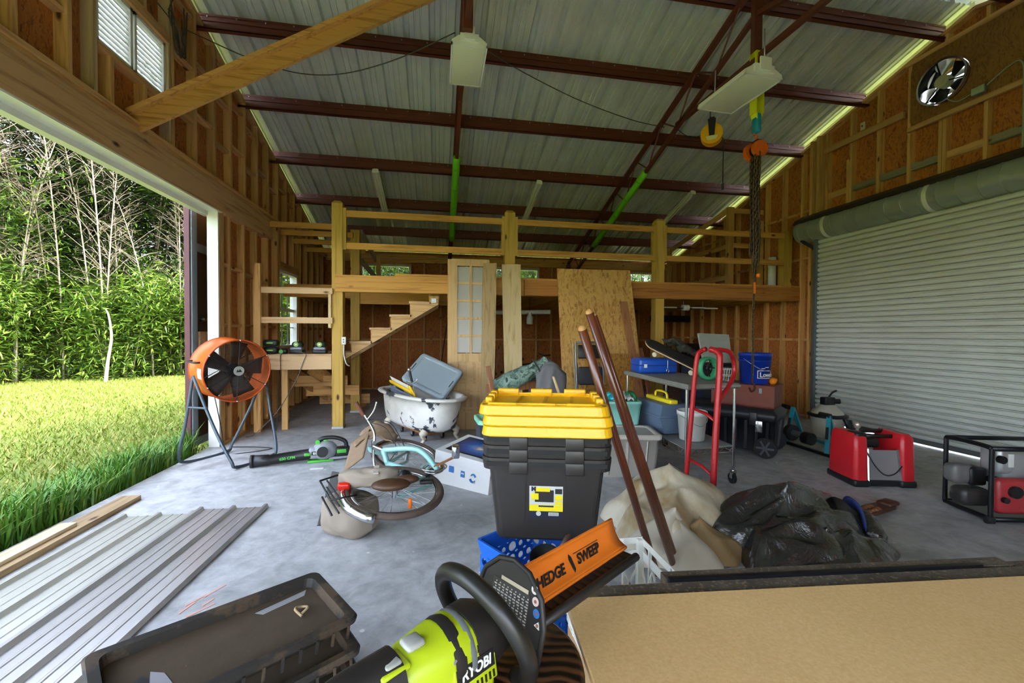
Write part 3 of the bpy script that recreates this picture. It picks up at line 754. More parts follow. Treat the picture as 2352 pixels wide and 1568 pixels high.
PXS = [(-1.435, .15), (1.09, .16), (3.60, .15)]
for x, w_ in PXS:
    z0 = 0
    mb = MB().box((x - w_ / 2, 6.475, z0), (x + w_ / 2, 6.475 + w_, 3.26))
    # chamfered head
    hw = w_ / 2; c = (x, 6.475 + hw)
    mb.add([(c[0] - hw, c[1] - hw, 3.26), (c[0] + hw, c[1] - hw, 3.26), (c[0] + hw, c[1] + hw, 3.26), (c[0] - hw, c[1] + hw, 3.26), (c[0] - hw * .6, c[1] - hw * .6, 3.30), (c[0] + hw * .6, c[1] - hw * .6, 3.30), (c[0] + hw * .6, c[1] + hw * .6, 3.30), (c[0] - hw * .6, c[1] + hw * .6, 3.30)], [(0, 1, 5, 4), (1, 2, 6, 5), (2, 3, 7, 6), (3, 0, 4, 7), (4, 5, 6, 7)])
    P('post', mb, YZ)
    P('post_base', MB().box((x - hw - .005, 6.47, 0), (x + hw + .005, 6.48 + w_, .03)), ZINC)
    for s in ((1,) if x < 0 else (-1, 1)): P('rail_cleat', MB().box((x + s * hw, 6.49, 2.60), (x + s * (hw + .045), 6.58, 3.20)), YZ)
P('post', MB().box((5.93, 6.48, ZB1), (6.08, 6.62, 3.2)), YZ)
for x0, x1 in ((-1.31, .965), (1.215, 3.48), (3.72, 5.93)):
    P('rail', MB().box((x0, 6.485, 3.075), (x1, 6.525, 3.165)), YX); P('rail', MB().box((x0, 6.485, 2.61), (x1, 6.525, 2.70)), YX)
# inner stair post
P('post', MB().box((-1.50, 7.75, 0), (-1.35, 7.90, 3.18)), YZ); P('post_base', MB().box((-1.51, 7.74, 0), (-1.34, 7.91, .03)), ZINC)
P('rail', MB().box((-1.35, 7.78, 1.90), (.35, 7.82, 2.12)), YX)
# deck and joists
DK = wood('deck_ply', 'b98a50', '94642e', 0, knots=False)
for k in range(4):
    y0 = 7.92 + .7 * k if k else 6.56
    a = .42 if k == 0 else (-1.35 if False else -1.5)
    y1 = 7.92 if k == 0 else min(7.92 + .7 * (k + 1), 10.69)
    P('deck_board', MB().box((a if k == 0 else -2.6, y0, ZB1), (6.19, y1 - .004, ZB1 + .018)), DK)
x = .45
while x < 6.2: P('joist', MB().box((x - .019, 6.59, ZB0 + .02), (x + .019, 10.69, ZB1)), YY); x += .406
x = -2.4
while x < .3: P('joist', MB().box((x - .019, 7.83, ZB0 + .02), (x + .019, 10.69, ZB1)), YY); x += .406
P('rim_joist', MB().box((-2.6, 7.82, ZB0 + .02), (.4, 7.86, ZB1)), YX)
# upper-left ledger rails to the left wall
for y, z in ((7.2, 3.13), (7.7, 3.12), (8.3, 3.1), (9.0, 3.08)): P('cross_rail', MB().box((-2.60, y, z - .09), (-1.45, y + .04, z)), YX)
for a_, b_, h in ((ay(830, 535, 8.0), ay(863, 596, 9.9), .12), (ay(829, 598, 8.0), ay(863, 637, 9.9), .10)): P('hand_rail', MB().bar(a_, b_, .04, h), wood('pale_rail', 'c8b8a4', 'a08c74', 1, knots=False))
P('rail_post', MB().box((-1.28, 9.3, ZB1), (-1.20, 9.38, 3.0)), WZ)
# stall frame on the right of the loft
for a, b in (((5.60, 7.30, 3.84), (4.62, 8.9, 3.5)), ((5.60, 7.30, 3.02), (4.8, 8.7, 2.98))): pass
SP = WZ
P('frame_post', MB().box((5.44, 7.28, ZB1 + .02), (5.56, 7.36, 3.83)), SP); P('frame_post', MB().box((5.44, 9.4, ZB1 + .02), (5.52, 9.48, 3.45)), SP)
P('frame_rail', MB().bar((5.48, 7.36, 3.78), (5.48, 9.44, 3.40), .04, .09), WY); P('frame_rail', MB().box((5.46, 7.36, 3.05), (5.50, 9.4, 3.14)), WY); P('frame_rail', MB().box((5.46, 7.36, 2.45), (5.50, 9.4, 2.54)), WY)
P('frame_rail', MB().box((5.56, 7.29, 3.72), (6.2, 7.33, 3.81)), WX); P('frame_rail', MB().box((5.56, 7.29, 3.06), (6.2, 7.33, 3.15)), WX)
P('frame_post', MB().box((6.12, 7.28, ZB1 + .02), (6.2, 7.36, 3.6)), SP); P('frame_post', MB().box((6.10, 8.4, ZB1 + .02), (6.18, 8.46, 3.5)), SP)
P('frame_rail', MB().bar((6.0, 8.5, 3.25), (4.9, 9.6, 3.05), .04, .09), WX)
t = thing('pipe_section', 'white plastic pipe standing upright on the loft beside the end post', 'pipe', (6.30 - .22, 6.92, ZB1 + .020))
part('pipe', MB().lathe([(.068, 0), (.068, .58), (.060, .585), (.060, .02)], 20), WHITE, t)

# stairs up to the loft and landing
st = thing('staircase', 'pine staircase climbing from the landing to the loft behind the yellow post', 'staircase', (-.7, 7.1, 0))
def Q(nm, mb, m): return part(nm, mb, m, st, True)
S0 = (-1.37, 1.05); ri, ru = .203, .29
n_ = 5
for y in (6.70, 7.66):
    pts = [(-1.47, .94), (0.0, 1.84), (.02, 1.972), (-.12, 1.972)]
    for k in (3, 2, 1, 0):
        x = -1.28 + ru * k; z = 1.235 + ri * k; pts += [(x + ru, z), (x, z)]
    pts += [(-1.28, 1.10), (-1.47, 1.10)]
    mb = MB().prism(pts, y, y + .04, 'y')
    Q('stringer', mb, wood('stringer_pine', 'd9b078', 'bb8c50', 0, gr=.8, vr=.1))
for k in range(4):
    x = -1.28 + ru * k; z = 1.235 + ri * k
    Q('tread', MB().box((x - .03, 6.66, z), (x + ru - .01, 7.74, z + .036)), PX); Q('riser', MB().box((x + ru - .02, 6.74, z + .036), (x + ru, 7.66, z + ri)), WX)
Q('bracket', MB().box((-.10, 6.65, 1.86), (-.03, 6.74, 1.93)), ZINC)
# landing
Q('landing_beam', MB().box((-2.61, 6.47, .865), (-1.515, 6.51, 1.075)), PX); Q('landing_deck', MB().box((-2.61, 6.51, 1.05), (-1.37, 7.74, 1.085)), PX); Q('landing_back_beam', MB().box((-2.61, 7.74, .86), (-1.51, 7.78, 1.07)), WX)
Q('landing_post', MB().box((-2.52, 6.40, 0), (-2.43, 6.47, 2.35)), WZ); Q('landing_post', MB().box((-2.2, 6.52, 0), (-2.12, 6.58, .87)), WZ)
for z in (1.945, 1.525): Q('landing_rail', MB().box((-2.43, 6.43, z), (-1.49, 6.47, z + .085)), PX)
Q('rail_cleat', MB().box((-1.55, 6.44, 1.46), (-1.512, 6.50, 2.02)), PZ)
Q('landing_joist', MB().box((-2.3, 6.56, .93), (-1.4, 6.60, 1.03)), WX)
for a, b in (((-2.35, 7.0, .86), (-1.75, 8.4, .04)), ((-1.95, 7.0, .86), (-1.35, 8.4, .04))): Q('lower_stringer', MB().bar(a, b, .04, .2), WX)
for k in range(3):
    y = 7.25 + .35 * k; z = .70 - .20 * k; Q('lower_riser', MB().box((-2.3 + .12 * k, y, z - .17), (-1.45 + .12 * k, y + .03, z)), WX)
t = thing('wall_outlet', 'white outlet box with a conduit on the yellow loft post', 'outlet', (-1.34, 6.47, 1.28))
part('box_body', MB().rbox((0, -.02, 0), (.06, .04, .11), .006), WHITE, t); part('conduit', MB().tube(smooth_path([(0, -.02, -.055), (.0, -.02, -.2), (.03, -.01, -.33), (.06, .05, -.37)]), .009, 6), WHITE, t); part('socket', MB().cbox((0, -.041, .015), (.018, .004, .022)).cbox((0, -.041, -.02), (.018, .004, .022)), plain('socket_grey', '777777', .5), t)

# ================================================================ CEILING FIXTURES
def highbay(loc, rot, lab, drop, sx=0):
    t = thing('highbay_light', lab, 'light fixture', loc, rot=rot, group='white rectangular high-bay lights')
    part('housing', MB().prism([(-.17, 0), (.17, 0), (.17, .035), (.10, .085), (-.10, .085), (-.17, .035)], -.33, .33, 'y').box((-.09, -.345, .03), (.09, .345, .10)), WHITE, t)
    part('diffuser', MB().rbox((0, 0, -.004), (.31, .63, .012), .004), plain('diffuser_cream', 'dfe0c4', .4, 0, .03), t)
    part('edge_lip', MB().box((-.175, -.335, -.012), (-.16, .335, .01)).box((.16, -.335, -.012), (.175, .335, .01)).box((-.175, -.335, -.012), (.175, -.32, .01)).box((-.175, .32, -.012), (.175, .335, .01)), WHITE, t)
    for s in (-1, 1): part('hanger_bracket', MB().box((-.05, s * .345, .04), (.05, s * .36, .16)), WHITE, t)
    for s in (-1, 1): part('chain', MB().tube([(0, s * .34, .1), (.0, s * .33, drop)], .006, 5), ZINC, t)
    if sx: t.scale.x = sx
    return t
a = highbay((.29, 4.46, 4.16), (0, 0, 0), 'white high-bay light hanging under the left roof truss', .18)
b = highbay((3.03, 3.95, 3.87), (0, 0, R(4)), 'white high-bay light hanging beside the yellow sling', .44, 1.25)
def striplight(p, q, lab):
    t = thing('strip_light', lab, 'light fixture', p, group='white fluorescent strip lights under the purlins')
    d = V(q) - V(p)
    part('channel', MB().bar((0, 0, .04), d + V((0, 0, .04)), .07, .05), WHITE, t)
    part('reflector', MB().bar((-.035, 0, .01), d + V((-.035, 0, .01)), .05, .008).bar((.035, 0, .01), d + V((.035, 0, .01)), .05, .008), WHITE, t)
    for s in (-.022, .022): part('tube_lamp', MB().cyl((s, .03, -.004), V((s, 0, -.004)) + d * .97, .012, n=8), plain('lamp_tube', 'eeeedd', .3), t)
    for e in (0, 1): part('end_cap', MB().cbox(V((0, 0, .015)) + d * e, (.10, .03, .06)), WHITE, t)
striplight((-1.04, 7.45, zr(7.45) - .30), (-1.02, 8.66, zr(8.66) - .30), 'white strip light at the left, above the stair posts')
striplight((1.78, 7.45, zr(7.45) - .30), (1.76, 8.63, zr(8.63) - .30), 'white strip light in the middle, between the two green foam sleeves')
striplight((4.79, 7.44, zr(7.44) - .30), (4.79, 8.6, zr(8.6) - .30), 'white strip light at the right, above the third loft post')
FOAM = plain('green_foam', '6fc71c', .6, 0, .12, 8, .05)
def foam(x, lab):
    t = thing('foam_sleeve', lab, 'foam sleeve', (x, 6.5, 3.9), group='lime green foam sleeves on the trusses')
    def bot(d): return V((x, RY + d, RZ0 - SL * d - .60 - .018 * d))
    part('sleeve', MB().tube([bot(2.42 + .1 * k) for k in range(24)], .058, 12), FOAM, t, True)
    for k in range(5): part('tape_band', MB().tube([bot(2.62 + .48 * k), bot(2.64 + .48 * k)], .060, 12), plain('foam_tape', '5fae16', .4), t, True)
foam(.27, 'lime green foam sleeve on the left truss chord'); foam(3.32, 'lime green foam sleeve on the right truss chord')
# cables slung from truss to truss
CAB = plain('cable', '4a4636', .6)
def cable(nm, pts, r, lab, cat='cable', m=CAB): return single(nm, MB().tube(smooth_path(pts, 8), r, 5), m, lab, cat)
cable('power_cable', [ax(420, 65, -2.6), ay(620, 152, 5.0), ay(760, 172, 5.0), ay(900, 140, 4.9), ay(1045, 75, 4.7)], .006, 'thin cable sagging from the left wall to the left light')
cable('power_cable', [ay(1110, 110, 4.9), ay(1200, 165, 5.0), ay(1330, 230, 5.1), ay(1450, 275, 5.2), ay(1525, 292, 5.3)], .006, 'thin cable sagging from the left light to the right truss')
t = thing('power_cable', 'bundle of loose wires hanging on studs above the louvre vents', 'cable', ax(390, 60, -2.6))
random.seed(2)
for k in range(6):
    a_ = random.uniform(0, 6); part('wire', MB().tube(smooth_path([(random.uniform(0, .05), random.uniform(-.3, .3), random.uniform(.0, .35)), (.03, random.uniform(-.15, .1), random.uniform(-.25, .1)), (.04, random.uniform(-.1, .2), random.uniform(-.3, -.1)), (.02, random.uniform(0, .35), random.uniform(0, .35))]), .006, 5), CAB, t)
# retractable cord reel
t = thing('cord_reel', 'yellow and black retractable cord reel hanging under the right truss', 'cord reel', (3.32, 4.78, 3.86), R(55))
part('case', MB().cyl((-.055, 0, 0), (.055, 0, 0), .125, n=28).cyl((-.065, 0, 0), (.065, 0, 0), .105, n=28), plain('reel_yellow', 'e8a81c', .35), t)
part('side_bracket', MB().prism([(-.045, .17), (.045, .17), (.03, -.03), (-.03, -.03)], -.075, -.064, 'x').box((-.07, -.03, .12), (.07, .03, .19)), BLK, t)
part('window_slot', MB().prism([(-.07, -.035), (.07, -.035), (.045, -.08), (-.045, -.08)], -.068, -.064, 'x'), plain('reel_slot', 'c8c8a0', .4), t)
part('cord', MB().tube(smooth_path([(0, -.10, -.05), (0, -.13, -.1), (.02, -.13, -.4), (.0, -.13, -.62)]), .006, 5).tube([(0, .02, .19), (0, .02, .48)], .006, 5), BLK, t); part('plug', MB().cbox((0, -.13, -.65), (.03, .03, .07)), BLK, t)
cable('power_cable', [(3.30, 4.82, 3.90), (3.3, 5.2, 4.02), (3.3, 5.55, 4.30)], .005, 'short black cord from the reel to the truss', m=BLK)
# chain hoist on a yellow sling
HX, HY = 3.33, 4.04
t = thing('lifting_sling', 'yellow lifting sling looped over the right truss with a blue end sleeve', 'sling', (HX, HY, 3.62))
SLG = plain('sling_yellow', 'd8dc20', .6)
part('webbing', MB().box((-.05, -.045, .12), (-.035, .045, .74)).box((.035, -.045, .12), (.05, .045, .74)).box((-.055, -.05, .70), (.055, .05, .76)).bar((-.04, 0, .14), (0, 0, 0), .015, .08, (0, 1, 0)).bar((.04, 0, .14), (0, 0, 0), .015, .08, (0, 1, 0)), SLG, t)
part('end_sleeve', MB().rbox((0, 0, .02), (.06, .09, .20), .02), plain('sleeve_blue', '1486a8', .5), t)
t = thing('chain_hoist', 'orange chain hoist with hanging steel chains under the yellow sling', 'chain hoist', (HX, HY, 3.36))
OR = plain('hoist_orange', 'e0641a', .4, .1); CHN = plain('hoist_chain', '5c4c38', .45, .7, .3)
part('top_hook', MB().tube([(0, .0, .10), (.02, .02, .16), (0, .03, .20), (-.02, .01, .17)], .012, 8), OR, t)
part('hoist_body', MB().cyl((0, -.07, 0), (0, -.03, 0), .085, n=24).cyl((0, .03, 0), (0, .08, 0), .095, n=24), OR, t); part('hoist_core', MB().cyl((0, -.04, 0), (0, .05, 0), .06, n=16).cbox((0, 0, .07), (.05, .10, .06)), BLKM, t)
def chain(mb, x, y, z0, z1, s=.028, r=.0045, sw=0.):
    n = int((z1 - z0) / (s * .72)); 
    for k in range(n):
        z = z0 + k * s * .72 + s / 2; xx_ = x + sw * math.sin(k * .21)
        pts = []
        for j in range(8):
            a = 2 * math.pi * j / 8; u_ = .32 * s * math.cos(a); w_ = .62 * s * math.sin(a)
            pts.append((xx_ + (u_ if k % 2 else 0), y + (0 if k % 2 else u_), z + w_))
        mb.tube(pts, r, 4, closed=True)
for i, (x, y, z0) in enumerate(((-.045, -.05, -1.30), (-.015, -.06, -1.24), (.03, .05, -1.26), (.05, .06, -1.18), (-.03, .02, -1.12), (.015, -.03, -1.2))):
    mb = MB(); chain(mb, x, y, z0, -.05, .05, .0085, .008); part('hand_chain', mb, CHN, t)
mb = MB(); chain(mb, 0, 0, -2.42, -.05, .036, .0055, .003); part('load_chain', mb, CHN, t)
part('tag', MB().prism([(-.01, 0), (.02, .01), (.0, -.10), (-.03, -.08)], -.002, .002, 'y').v and MB().box((-.02, -.03, -1.52), (.0, -.02, -1.40)), plain('tag_orange', 'ee7a12', .5), t); part('tag', MB().sph((.02, -.04, -1.33), .025), plain('tag_orange', 'ee7a12', .5), t)
part('load_hook', MB().tube(smooth_path([(0, 0, -2.42), (0, .0, -2.47), (.03, .0, -2.50), (.03, 0, -2.55), (-.01, 0, -2.57), (-.035, 0, -2.53)]), .010, 8), plain('rusty_hook', '5a2e1c', .6, .4), t)
# work light under the loft
t = thing('work_light', 'white folding shop light hanging below the loft beam at the right', 'light fixture', (4.35, 7.0, 1.88), rz=R(4))
part('body', MB().cyl((-.02, 0, 0), (.10, 0, 0), .05, n=14), WHITE, t)
for k, (x, a) in enumerate(((-.30, 6), (.30, -3), (.55, 8))): part('panel', MB().rbox((x, 0, .0), (.28, .10, .022), .008, M=Matrix.Rotation(R(a), 4, 'X')), WHITE, t)
part('hanger', MB().cyl((0, 0, .04), (0, 0, .12), .006).cyl((.4, 0, .0), (.4, 0, .12), .005), ZINC, t); part('arm', MB().bar((-.15, 0, -.012), (.6, 0, -.012), .02, .02), BLK, t)
t = thing('jar_lamp', 'glass jar pendant hanging behind the tall pale board', 'lamp', (1.50, 6.9, 1.55))
part('jar', MB().lathe([(.001, 0), (.05, 0), (.055, .02), (.055, .12), (.035, .15), (.035, .18)], 16), glassy('jar_glass', 'e8efe8', .45), t); part('lid', MB().cyl((0, 0, .18), (0, 0, .20), .037), ZINC, t); part('cord', MB().tube([(0, 0, .2), (0, 0, .48)], .004, 5), BLK, t)
# ================================================================ LEANING BOARDS AND DOORS
def slab(mb, q, th, mi=0):
    """four corners (bl, br, tr, tl) facing the room, thickness th away from it"""
    q = [V(p) for p in q]; n = (q[1] - q[0]).cross(q[3] - q[0]).normalized() * th
    vs = q + [p - n for p in q]
    return mb.add(vs, [(0, 1, 2, 3), (7, 6, 5, 4), (0, 4, 5, 1), (1, 5, 6, 2), (2, 6, 7, 3), (3, 7, 4, 0)], mi)
DW = wood('stripped_door', 'd2ad7a', 'b08a58', 2, knots=False, gr=.8, vr=.08)
def glazed_door(loc, lab):
    L, w_, th = 2.49, .56, .04; tilt = -math.atan2(.155, 2.48)
    t = thing('glazed_door', lab, 'door', loc, rot=(tilt, 0, R(-1)), group='old glazed doors leaning on the loft beam')
    for x in (0, w_ - .085): part('stile', MB().box((x, 0, 0), (x + .085, th, L)), DW, t)
    for z0, z1 in ((0, .24), (.58, .66), (.98, 1.10), (L - .10, L)): part('rail', MB().box((.085, 0.002, z0), (w_ - .085, th - .002, z1)), DW, t)
    for z0, z1 in ((.24, .58), (.66, .98)):
        o = part('panel', MB().box((.085, .012, z0), (w_ - .085, th - .012, z1)), DW, t)
        part('moulding', MB().box((.10, .006, z0 + .03), (w_ - .10, .014, z0 + .045)).box((.10, .006, z1 - .045), (w_ - .10, .014, z1 - .03)).box((.10, .006, z0 + .03), (.115, .014, z1 - .03)).box((w_ - .115, .006, z0 + .03), (w_ - .10, .014, z1 - .03)).box((.15, .004, z0 + .08), (w_ - .15, .012, z1 - .08)), DW, o)
    z0, z1 = 1.10, L - .10; hx = w_ / 2
    for k in range(5):
        for a, b in ((.085, hx - .016), (hx + .016, w_ - .085)):
            za = z0 + (z1 - z0) * k / 5 + .012; zb = z0 + (z1 - z0) * (k + 1) / 5 - .012
            part('pane', MB().box((a, .018, za), (b, .022, zb)), plain('dusty_glass', 'aaa69c', .3, 0, .12, 3), t)
        if k: part('muntin', MB().box((.085, .004, z0 + (z1 - z0) * k / 5 - .017), (w_ - .085, th - .004, z0 + (z1 - z0) * k / 5 + .017)), DW, t)
    part('muntin', MB().box((hx - .017, .002, z0), (hx + .017, th - .002, z1)), DW, t)
    return t
glazed_door((.19, 6.145, .005), 'stripped wood glazed door with ten panes leaning on the loft beam')
glazed_door((.135, 6.190, .005), 'second stripped glazed door tucked behind the ten-pane door')
def board(nm, q, th, m, lab, cat='board', grp=None): return single(nm, slab(MB(), q, th), m, lab, cat, grp)
board('leaning_board', [(.60, 6.02, 0), (.79, 6.02, 0), (.855, 6.250, 2.44), (.655, 6.250, 2.43)], .03, wood('grey_pine', 'b79a6c', '94784c', 2, vr=.05, knots=False), 'plain tan plank leaning in front of the glazed door')
board('leaning_board', [(.975, 6.04, 0), (1.225, 6.04, 0), (1.235, 6.355, 2.45), (.945, 6.355, 2.44)], .04, PZ, 'wide pale plank with dark knots leaning at the middle loft post')
board('osb_sheet', [(1.87, 6.08, 0), (3.18, 6.05, 0), (3.03, 6.395, 2.42), (1.82, 6.395, 2.41)], .018, OSBP, 'full sheet of golden OSB leaning on the loft beam', 'sheet')
board('osb_sheet', [(2.22, 6.00, 0), (3.12, 5.98, 0), (3.07, 6.16, 1.10), (2.20, 6.17, 1.10)], .015, osb('osb_offcut', 'c8923e', 'a8702c', '744618'), 'shorter OSB offcut leaning against the full golden sheet', 'sheet')
board('leaning_board', [(2.98, 5.80, 0), (3.09, 5.80, 0), (2.86, 6.12, 1.90), (2.75, 6.12, 1.90)], .035, BRN, 'long brown batten leaning on the OSB sheet')
board('leaning_board', [(3.12, 5.70, 0), (3.17, 5.70, 0), (3.02, 5.92, 1.20), (2.97, 5.92, 1.20)], .035, wood('dark_batten', '6e3e22', '4a2610', 2, vr=.05), 'short dark brown batten beside the long batten on the OSB')
single('garden_stake', MB().cyl((2.02, 5.9, 0), (2.00, 6.13, 1.25), .011, n=8), PZ, 'thin wooden stake leaning at the left of the OSB sheet', 'stake')
for i, (x, z, m) in enumerate(((.935, 1.20, BRN), (.865, 1.15, wood('cedar_strip', '96562a', '6a3616', 2)), (.795, 1.08, BRN))):
    board('wood_strip', [(x - .10, 6.25, 0), (x - .05, 6.25, 0), (x + .05, 6.62, z), (x, 6.62, z)], .02, m, ['rightmost brown strip of wood leaning between the two pale planks', 'middle brown strip of wood leaning between the two pale planks', 'leftmost brown strip of wood leaning between the two pale planks'][i], 'board', 'brown strips between the planks')

# step stool
t = thing('step_stool', 'folded grey step stool with black treads leaning on the OSB sheet', 'step stool', (2.16, 5.72, 0), rot=(R(-8), 0, R(-2)))
for x in (-.20, .20): part('rail', MB().tube(smooth_path([(x, 0, 0), (x, 0, .9), (x, 0, 1.2), (x * .9, 0, 1.29)]), .014, 8), GREYM, t)
for x in (-.17, .17): part('leg', MB().tube([(x, .07, 0), (x, .06, 1.0)], .012, 8), GREYM, t)
part('top_bar', MB().tube([(-.18, 0, 1.29), (.18, 0, 1.29)], .014, 8), GREYM, t); part('top_pad', MB().rbox((0, -.01, 1.15), (.34, .03, .20), .03), BLK, t)
for z in (.36, .80): part('tread', MB().rbox((0, -.03, z), (.36, .05, .26), .04), plain('ribbed_black', '2a2a2e', .6), t)

# ================================================================ BATHTUB
TBX, TBY, TBR = -.225, 6.065, R(-59.7)
t = thing('bathtub', 'white clawfoot bathtub with chipped paint holding stored odds and ends', 'bathtub', (TBX, TBY, 0), TBR)
def tubring(x0, x1, w_, z, n=32, e=3.0):
    out = []
    for k in range(n):
        a = 2 * math.pi * k / n; c, s = math.cos(a), math.sin(a)
        ee = e if c < 0 else 2.2
        out.append(((x0 + x1) / 2 + (x1 - x0) / 2 * math.copysign(abs(c) ** (2 / ee), c), w_ / 2 * math.copysign(abs(s) ** (2 / ee), s), z))
    return out
mb = MB()
rings = [tubring(-.50, .42, .36, .135), tubring(-.60, .54, .48, .15), tubring(-.665, .62, .56, .20), tubring(-.685, .66, .60, .30), tubring(-.695, .70, .625, .45), tubring(-.70, .73, .64, .565),
         tubring(-.76, .79, .75, .560), tubring(-.775, .805, .775, .578), tubring(-.765, .795, .755, .597), tubring(-.72, .75, .67, .600), tubring(-.68, .70, .60, .58), tubring(-.66, .64, .56, .40), tubring(-.60, .50, .48, .22), tubring(-.45, .30, .30, .19)]
loft(mb, rings)
def tubmat():
    m, tt, b = base('tub_enamel'); co = coords(tt)
    n = noise(tt, co, 3.2, 7, .62, .3); n2 = noise(tt, co, 26, 4, .6); n3 = noise(tt, co, 1.6, 4)
    col = ramp(tt, n3.outputs[0], [(.3, 'b9b2a4'), (.55, 'dcd8d0'), (.8, 'e8e6e2')])
    f = ramp(tt, n.outputs[0], [(.575, (0, 0, 0)), (.592, (1, 1, 1))]); col = mixc(tt, f, col, '3a4048')
    f2 = ramp(tt, n2.outputs[0], [(.70, (0, 0, 0)), (.74, (.7, .7, .7))]); col = mixc(tt, f2, col, '6a665e')
    tt.links.new(col, b.inputs['Base Color']); b.inputs['Roughness'].default_value = .4; bump(tt, b, n.outputs[0], .05); return m
part('basin', mb, tubmat(), t)
for x, y in ((-.44, -.22), (.44, -.20), (-.44, .22), (.44, .20)):
    s = -1 if y < 0 else 1
    part('foot', MB().tube(smooth_path([(x, y, .17), (x, y + s * .04, .12), (x, y + s * .015, .07), (x, y + s * .035, .035), (x, y + s * .05, .02)]), [.045] * 6 + [.028] * 7 + [.020] * 6 + [.020] * 6, 8).sph((x, y + s * .05, .022), .022, 10), plain('foot_cream', 'cfc2ae', .5), t)
TBM = lm(t)
t.scale = (1.14, 1.06, 1.0); t.location = (TBX + .00, TBY - .14, 0)
TBM = Matrix.Translation(V((0, -.14, 0))) @ TBM
def inT(p): return TBM @ V(p)
# contents
TR = Matrix.Rotation(TBR, 4, 'Z')
Lp, Tp, Rp_ = ay(913, 866, 5.92), ay(979, 815, 6.10), ay(1073, 859, 5.78)
ex = (Rp_ - Tp).normalized(); ey = (Tp - Lp); ey = (ey - ex * ey.dot(ex)).normalized(); ez = ex.cross(ey)
w_, d_ = (Rp_ - Tp).length, (Tp - Lp).length
Mr = Matrix((ex, ey, ez)).transposed()
t = thing('storage_bin', 'black storage bin with a grey lid tipped up in the bathtub', 'bin', (Lp + Rp_) / 2, rot=Mr.to_euler())
mb = MB(); loft(mb, [[(x, y, -.15) for x, y in rrect(w_ * .72, d_ * .66, .04)], [(x, y, -.01) for x, y in rrect(w_ * .92, d_ * .90, .05)]]); part('bin_body', mb, BLK, t)
lidm = plain('lid_grey', '8a969c', .45, 0, .06)
mb = MB(); loft(mb, [[(x, y, -.03) for x, y in rrect(w_, d_, .05)], [(x, y, .012) for x, y in rrect(w_, d_, .05)], [(x, y, .018) for x, y in rrect(w_ - .02, d_ - .02, .05)], [(x, y, .018) for x, y in rrect(w_ * .84, d_ * .80, .03)], [(x, y, .008) for x, y in rrect(w_ * .81, d_ * .76, .03)]]); part('lid', mb, lidm, t)
for s in (-1, 1): part('latch_slot', MB().cbox((s * (w_ / 2 - .035), 0, .0185), (.012, .11, .003)), BLK, t)
t = thing('fork_tray', 'yellow and grey plastic trays wedged in the left end of the bathtub', 'tray', inT((-.12, -.20, .60)), rot=Euler((R(30), R(8), TBR)))
part('yellow_edge', MB().rbox((0, 0, .07), (.74, .03, .05), .012).rbox((.36, 0, -.03), (.06, .03, .20), .012, M=Matrix.Rotation(R(-20), 4, 'Y')), plain('tray_yellow', 'e6b81e', .45), t); part('grey_tray', MB().rbox((-.02, -.04, 0), (.62, .02, .09), .008).rbox((-.02, -.06, -.03), (.56, .03, .05), .008), plain('tray_grey', '646e7c', .5), t); part('sheet', MB().cbox((0, .03, .10), (.72, .006, .08)), WHITE, t)
t = thing('toy_sword', 'silver toy sword with a black grip standing in the bathtub', 'sword', inT((.30, -.20, .40)), rot=Euler((R(-4), R(-12), R(10))))
part('blade', MB().bar((0, 0, -.05), (0, 0, .36), .035, .008), CHR, t); part('guard', MB().tube(smooth_path([(-.075, 0, .40), (-.04, 0, .37), (0, 0, .365), (.04, 0, .37), (.075, 0, .40)]), .009, 8), CHR, t); part('grip', MB().cyl((0, 0, .38), (0, 0, .52), .016), BLK, t); part('pommel', MB().sph((0, 0, .54), .026), CHR, t)
t = thing('boot', 'dark grey rubber boot top in the left end of the bathtub', 'boot', inT((-.62, 0, .47)), rot=Euler((R(8), R(-10), 0))); part('shaft', MB().lathe([(.05, 0), (.055, .15), (.05, .22), (.045, .22), (.045, .05)], 14), plain('boot_grey', '3a4850', .5), t)
# dolly below
t = thing('caster_dolly', 'brown wooden caster dolly under the bathtub', 'dolly', (TBX + .0, TBY - .14, 0), TBR)
part('deck', MB().box((-.38, -.15, .085), (.38, .15, .11)), BRN, t)
for x, y in ((-.32, -.13), (.34, -.13), (-.32, .13), (.34, .13), (.0, -.13)):
    o = part('caster', MB().cyl((x, y - .012, .036), (x, y + .012, .036), .035, n=14), BLK, t); part('fork', MB().box((x - .012, y - .02, .03), (x + .03, y - .015, .09)).box((x - .012, y + .015, .03), (x + .03, y + .02, .09)), CHR, o)

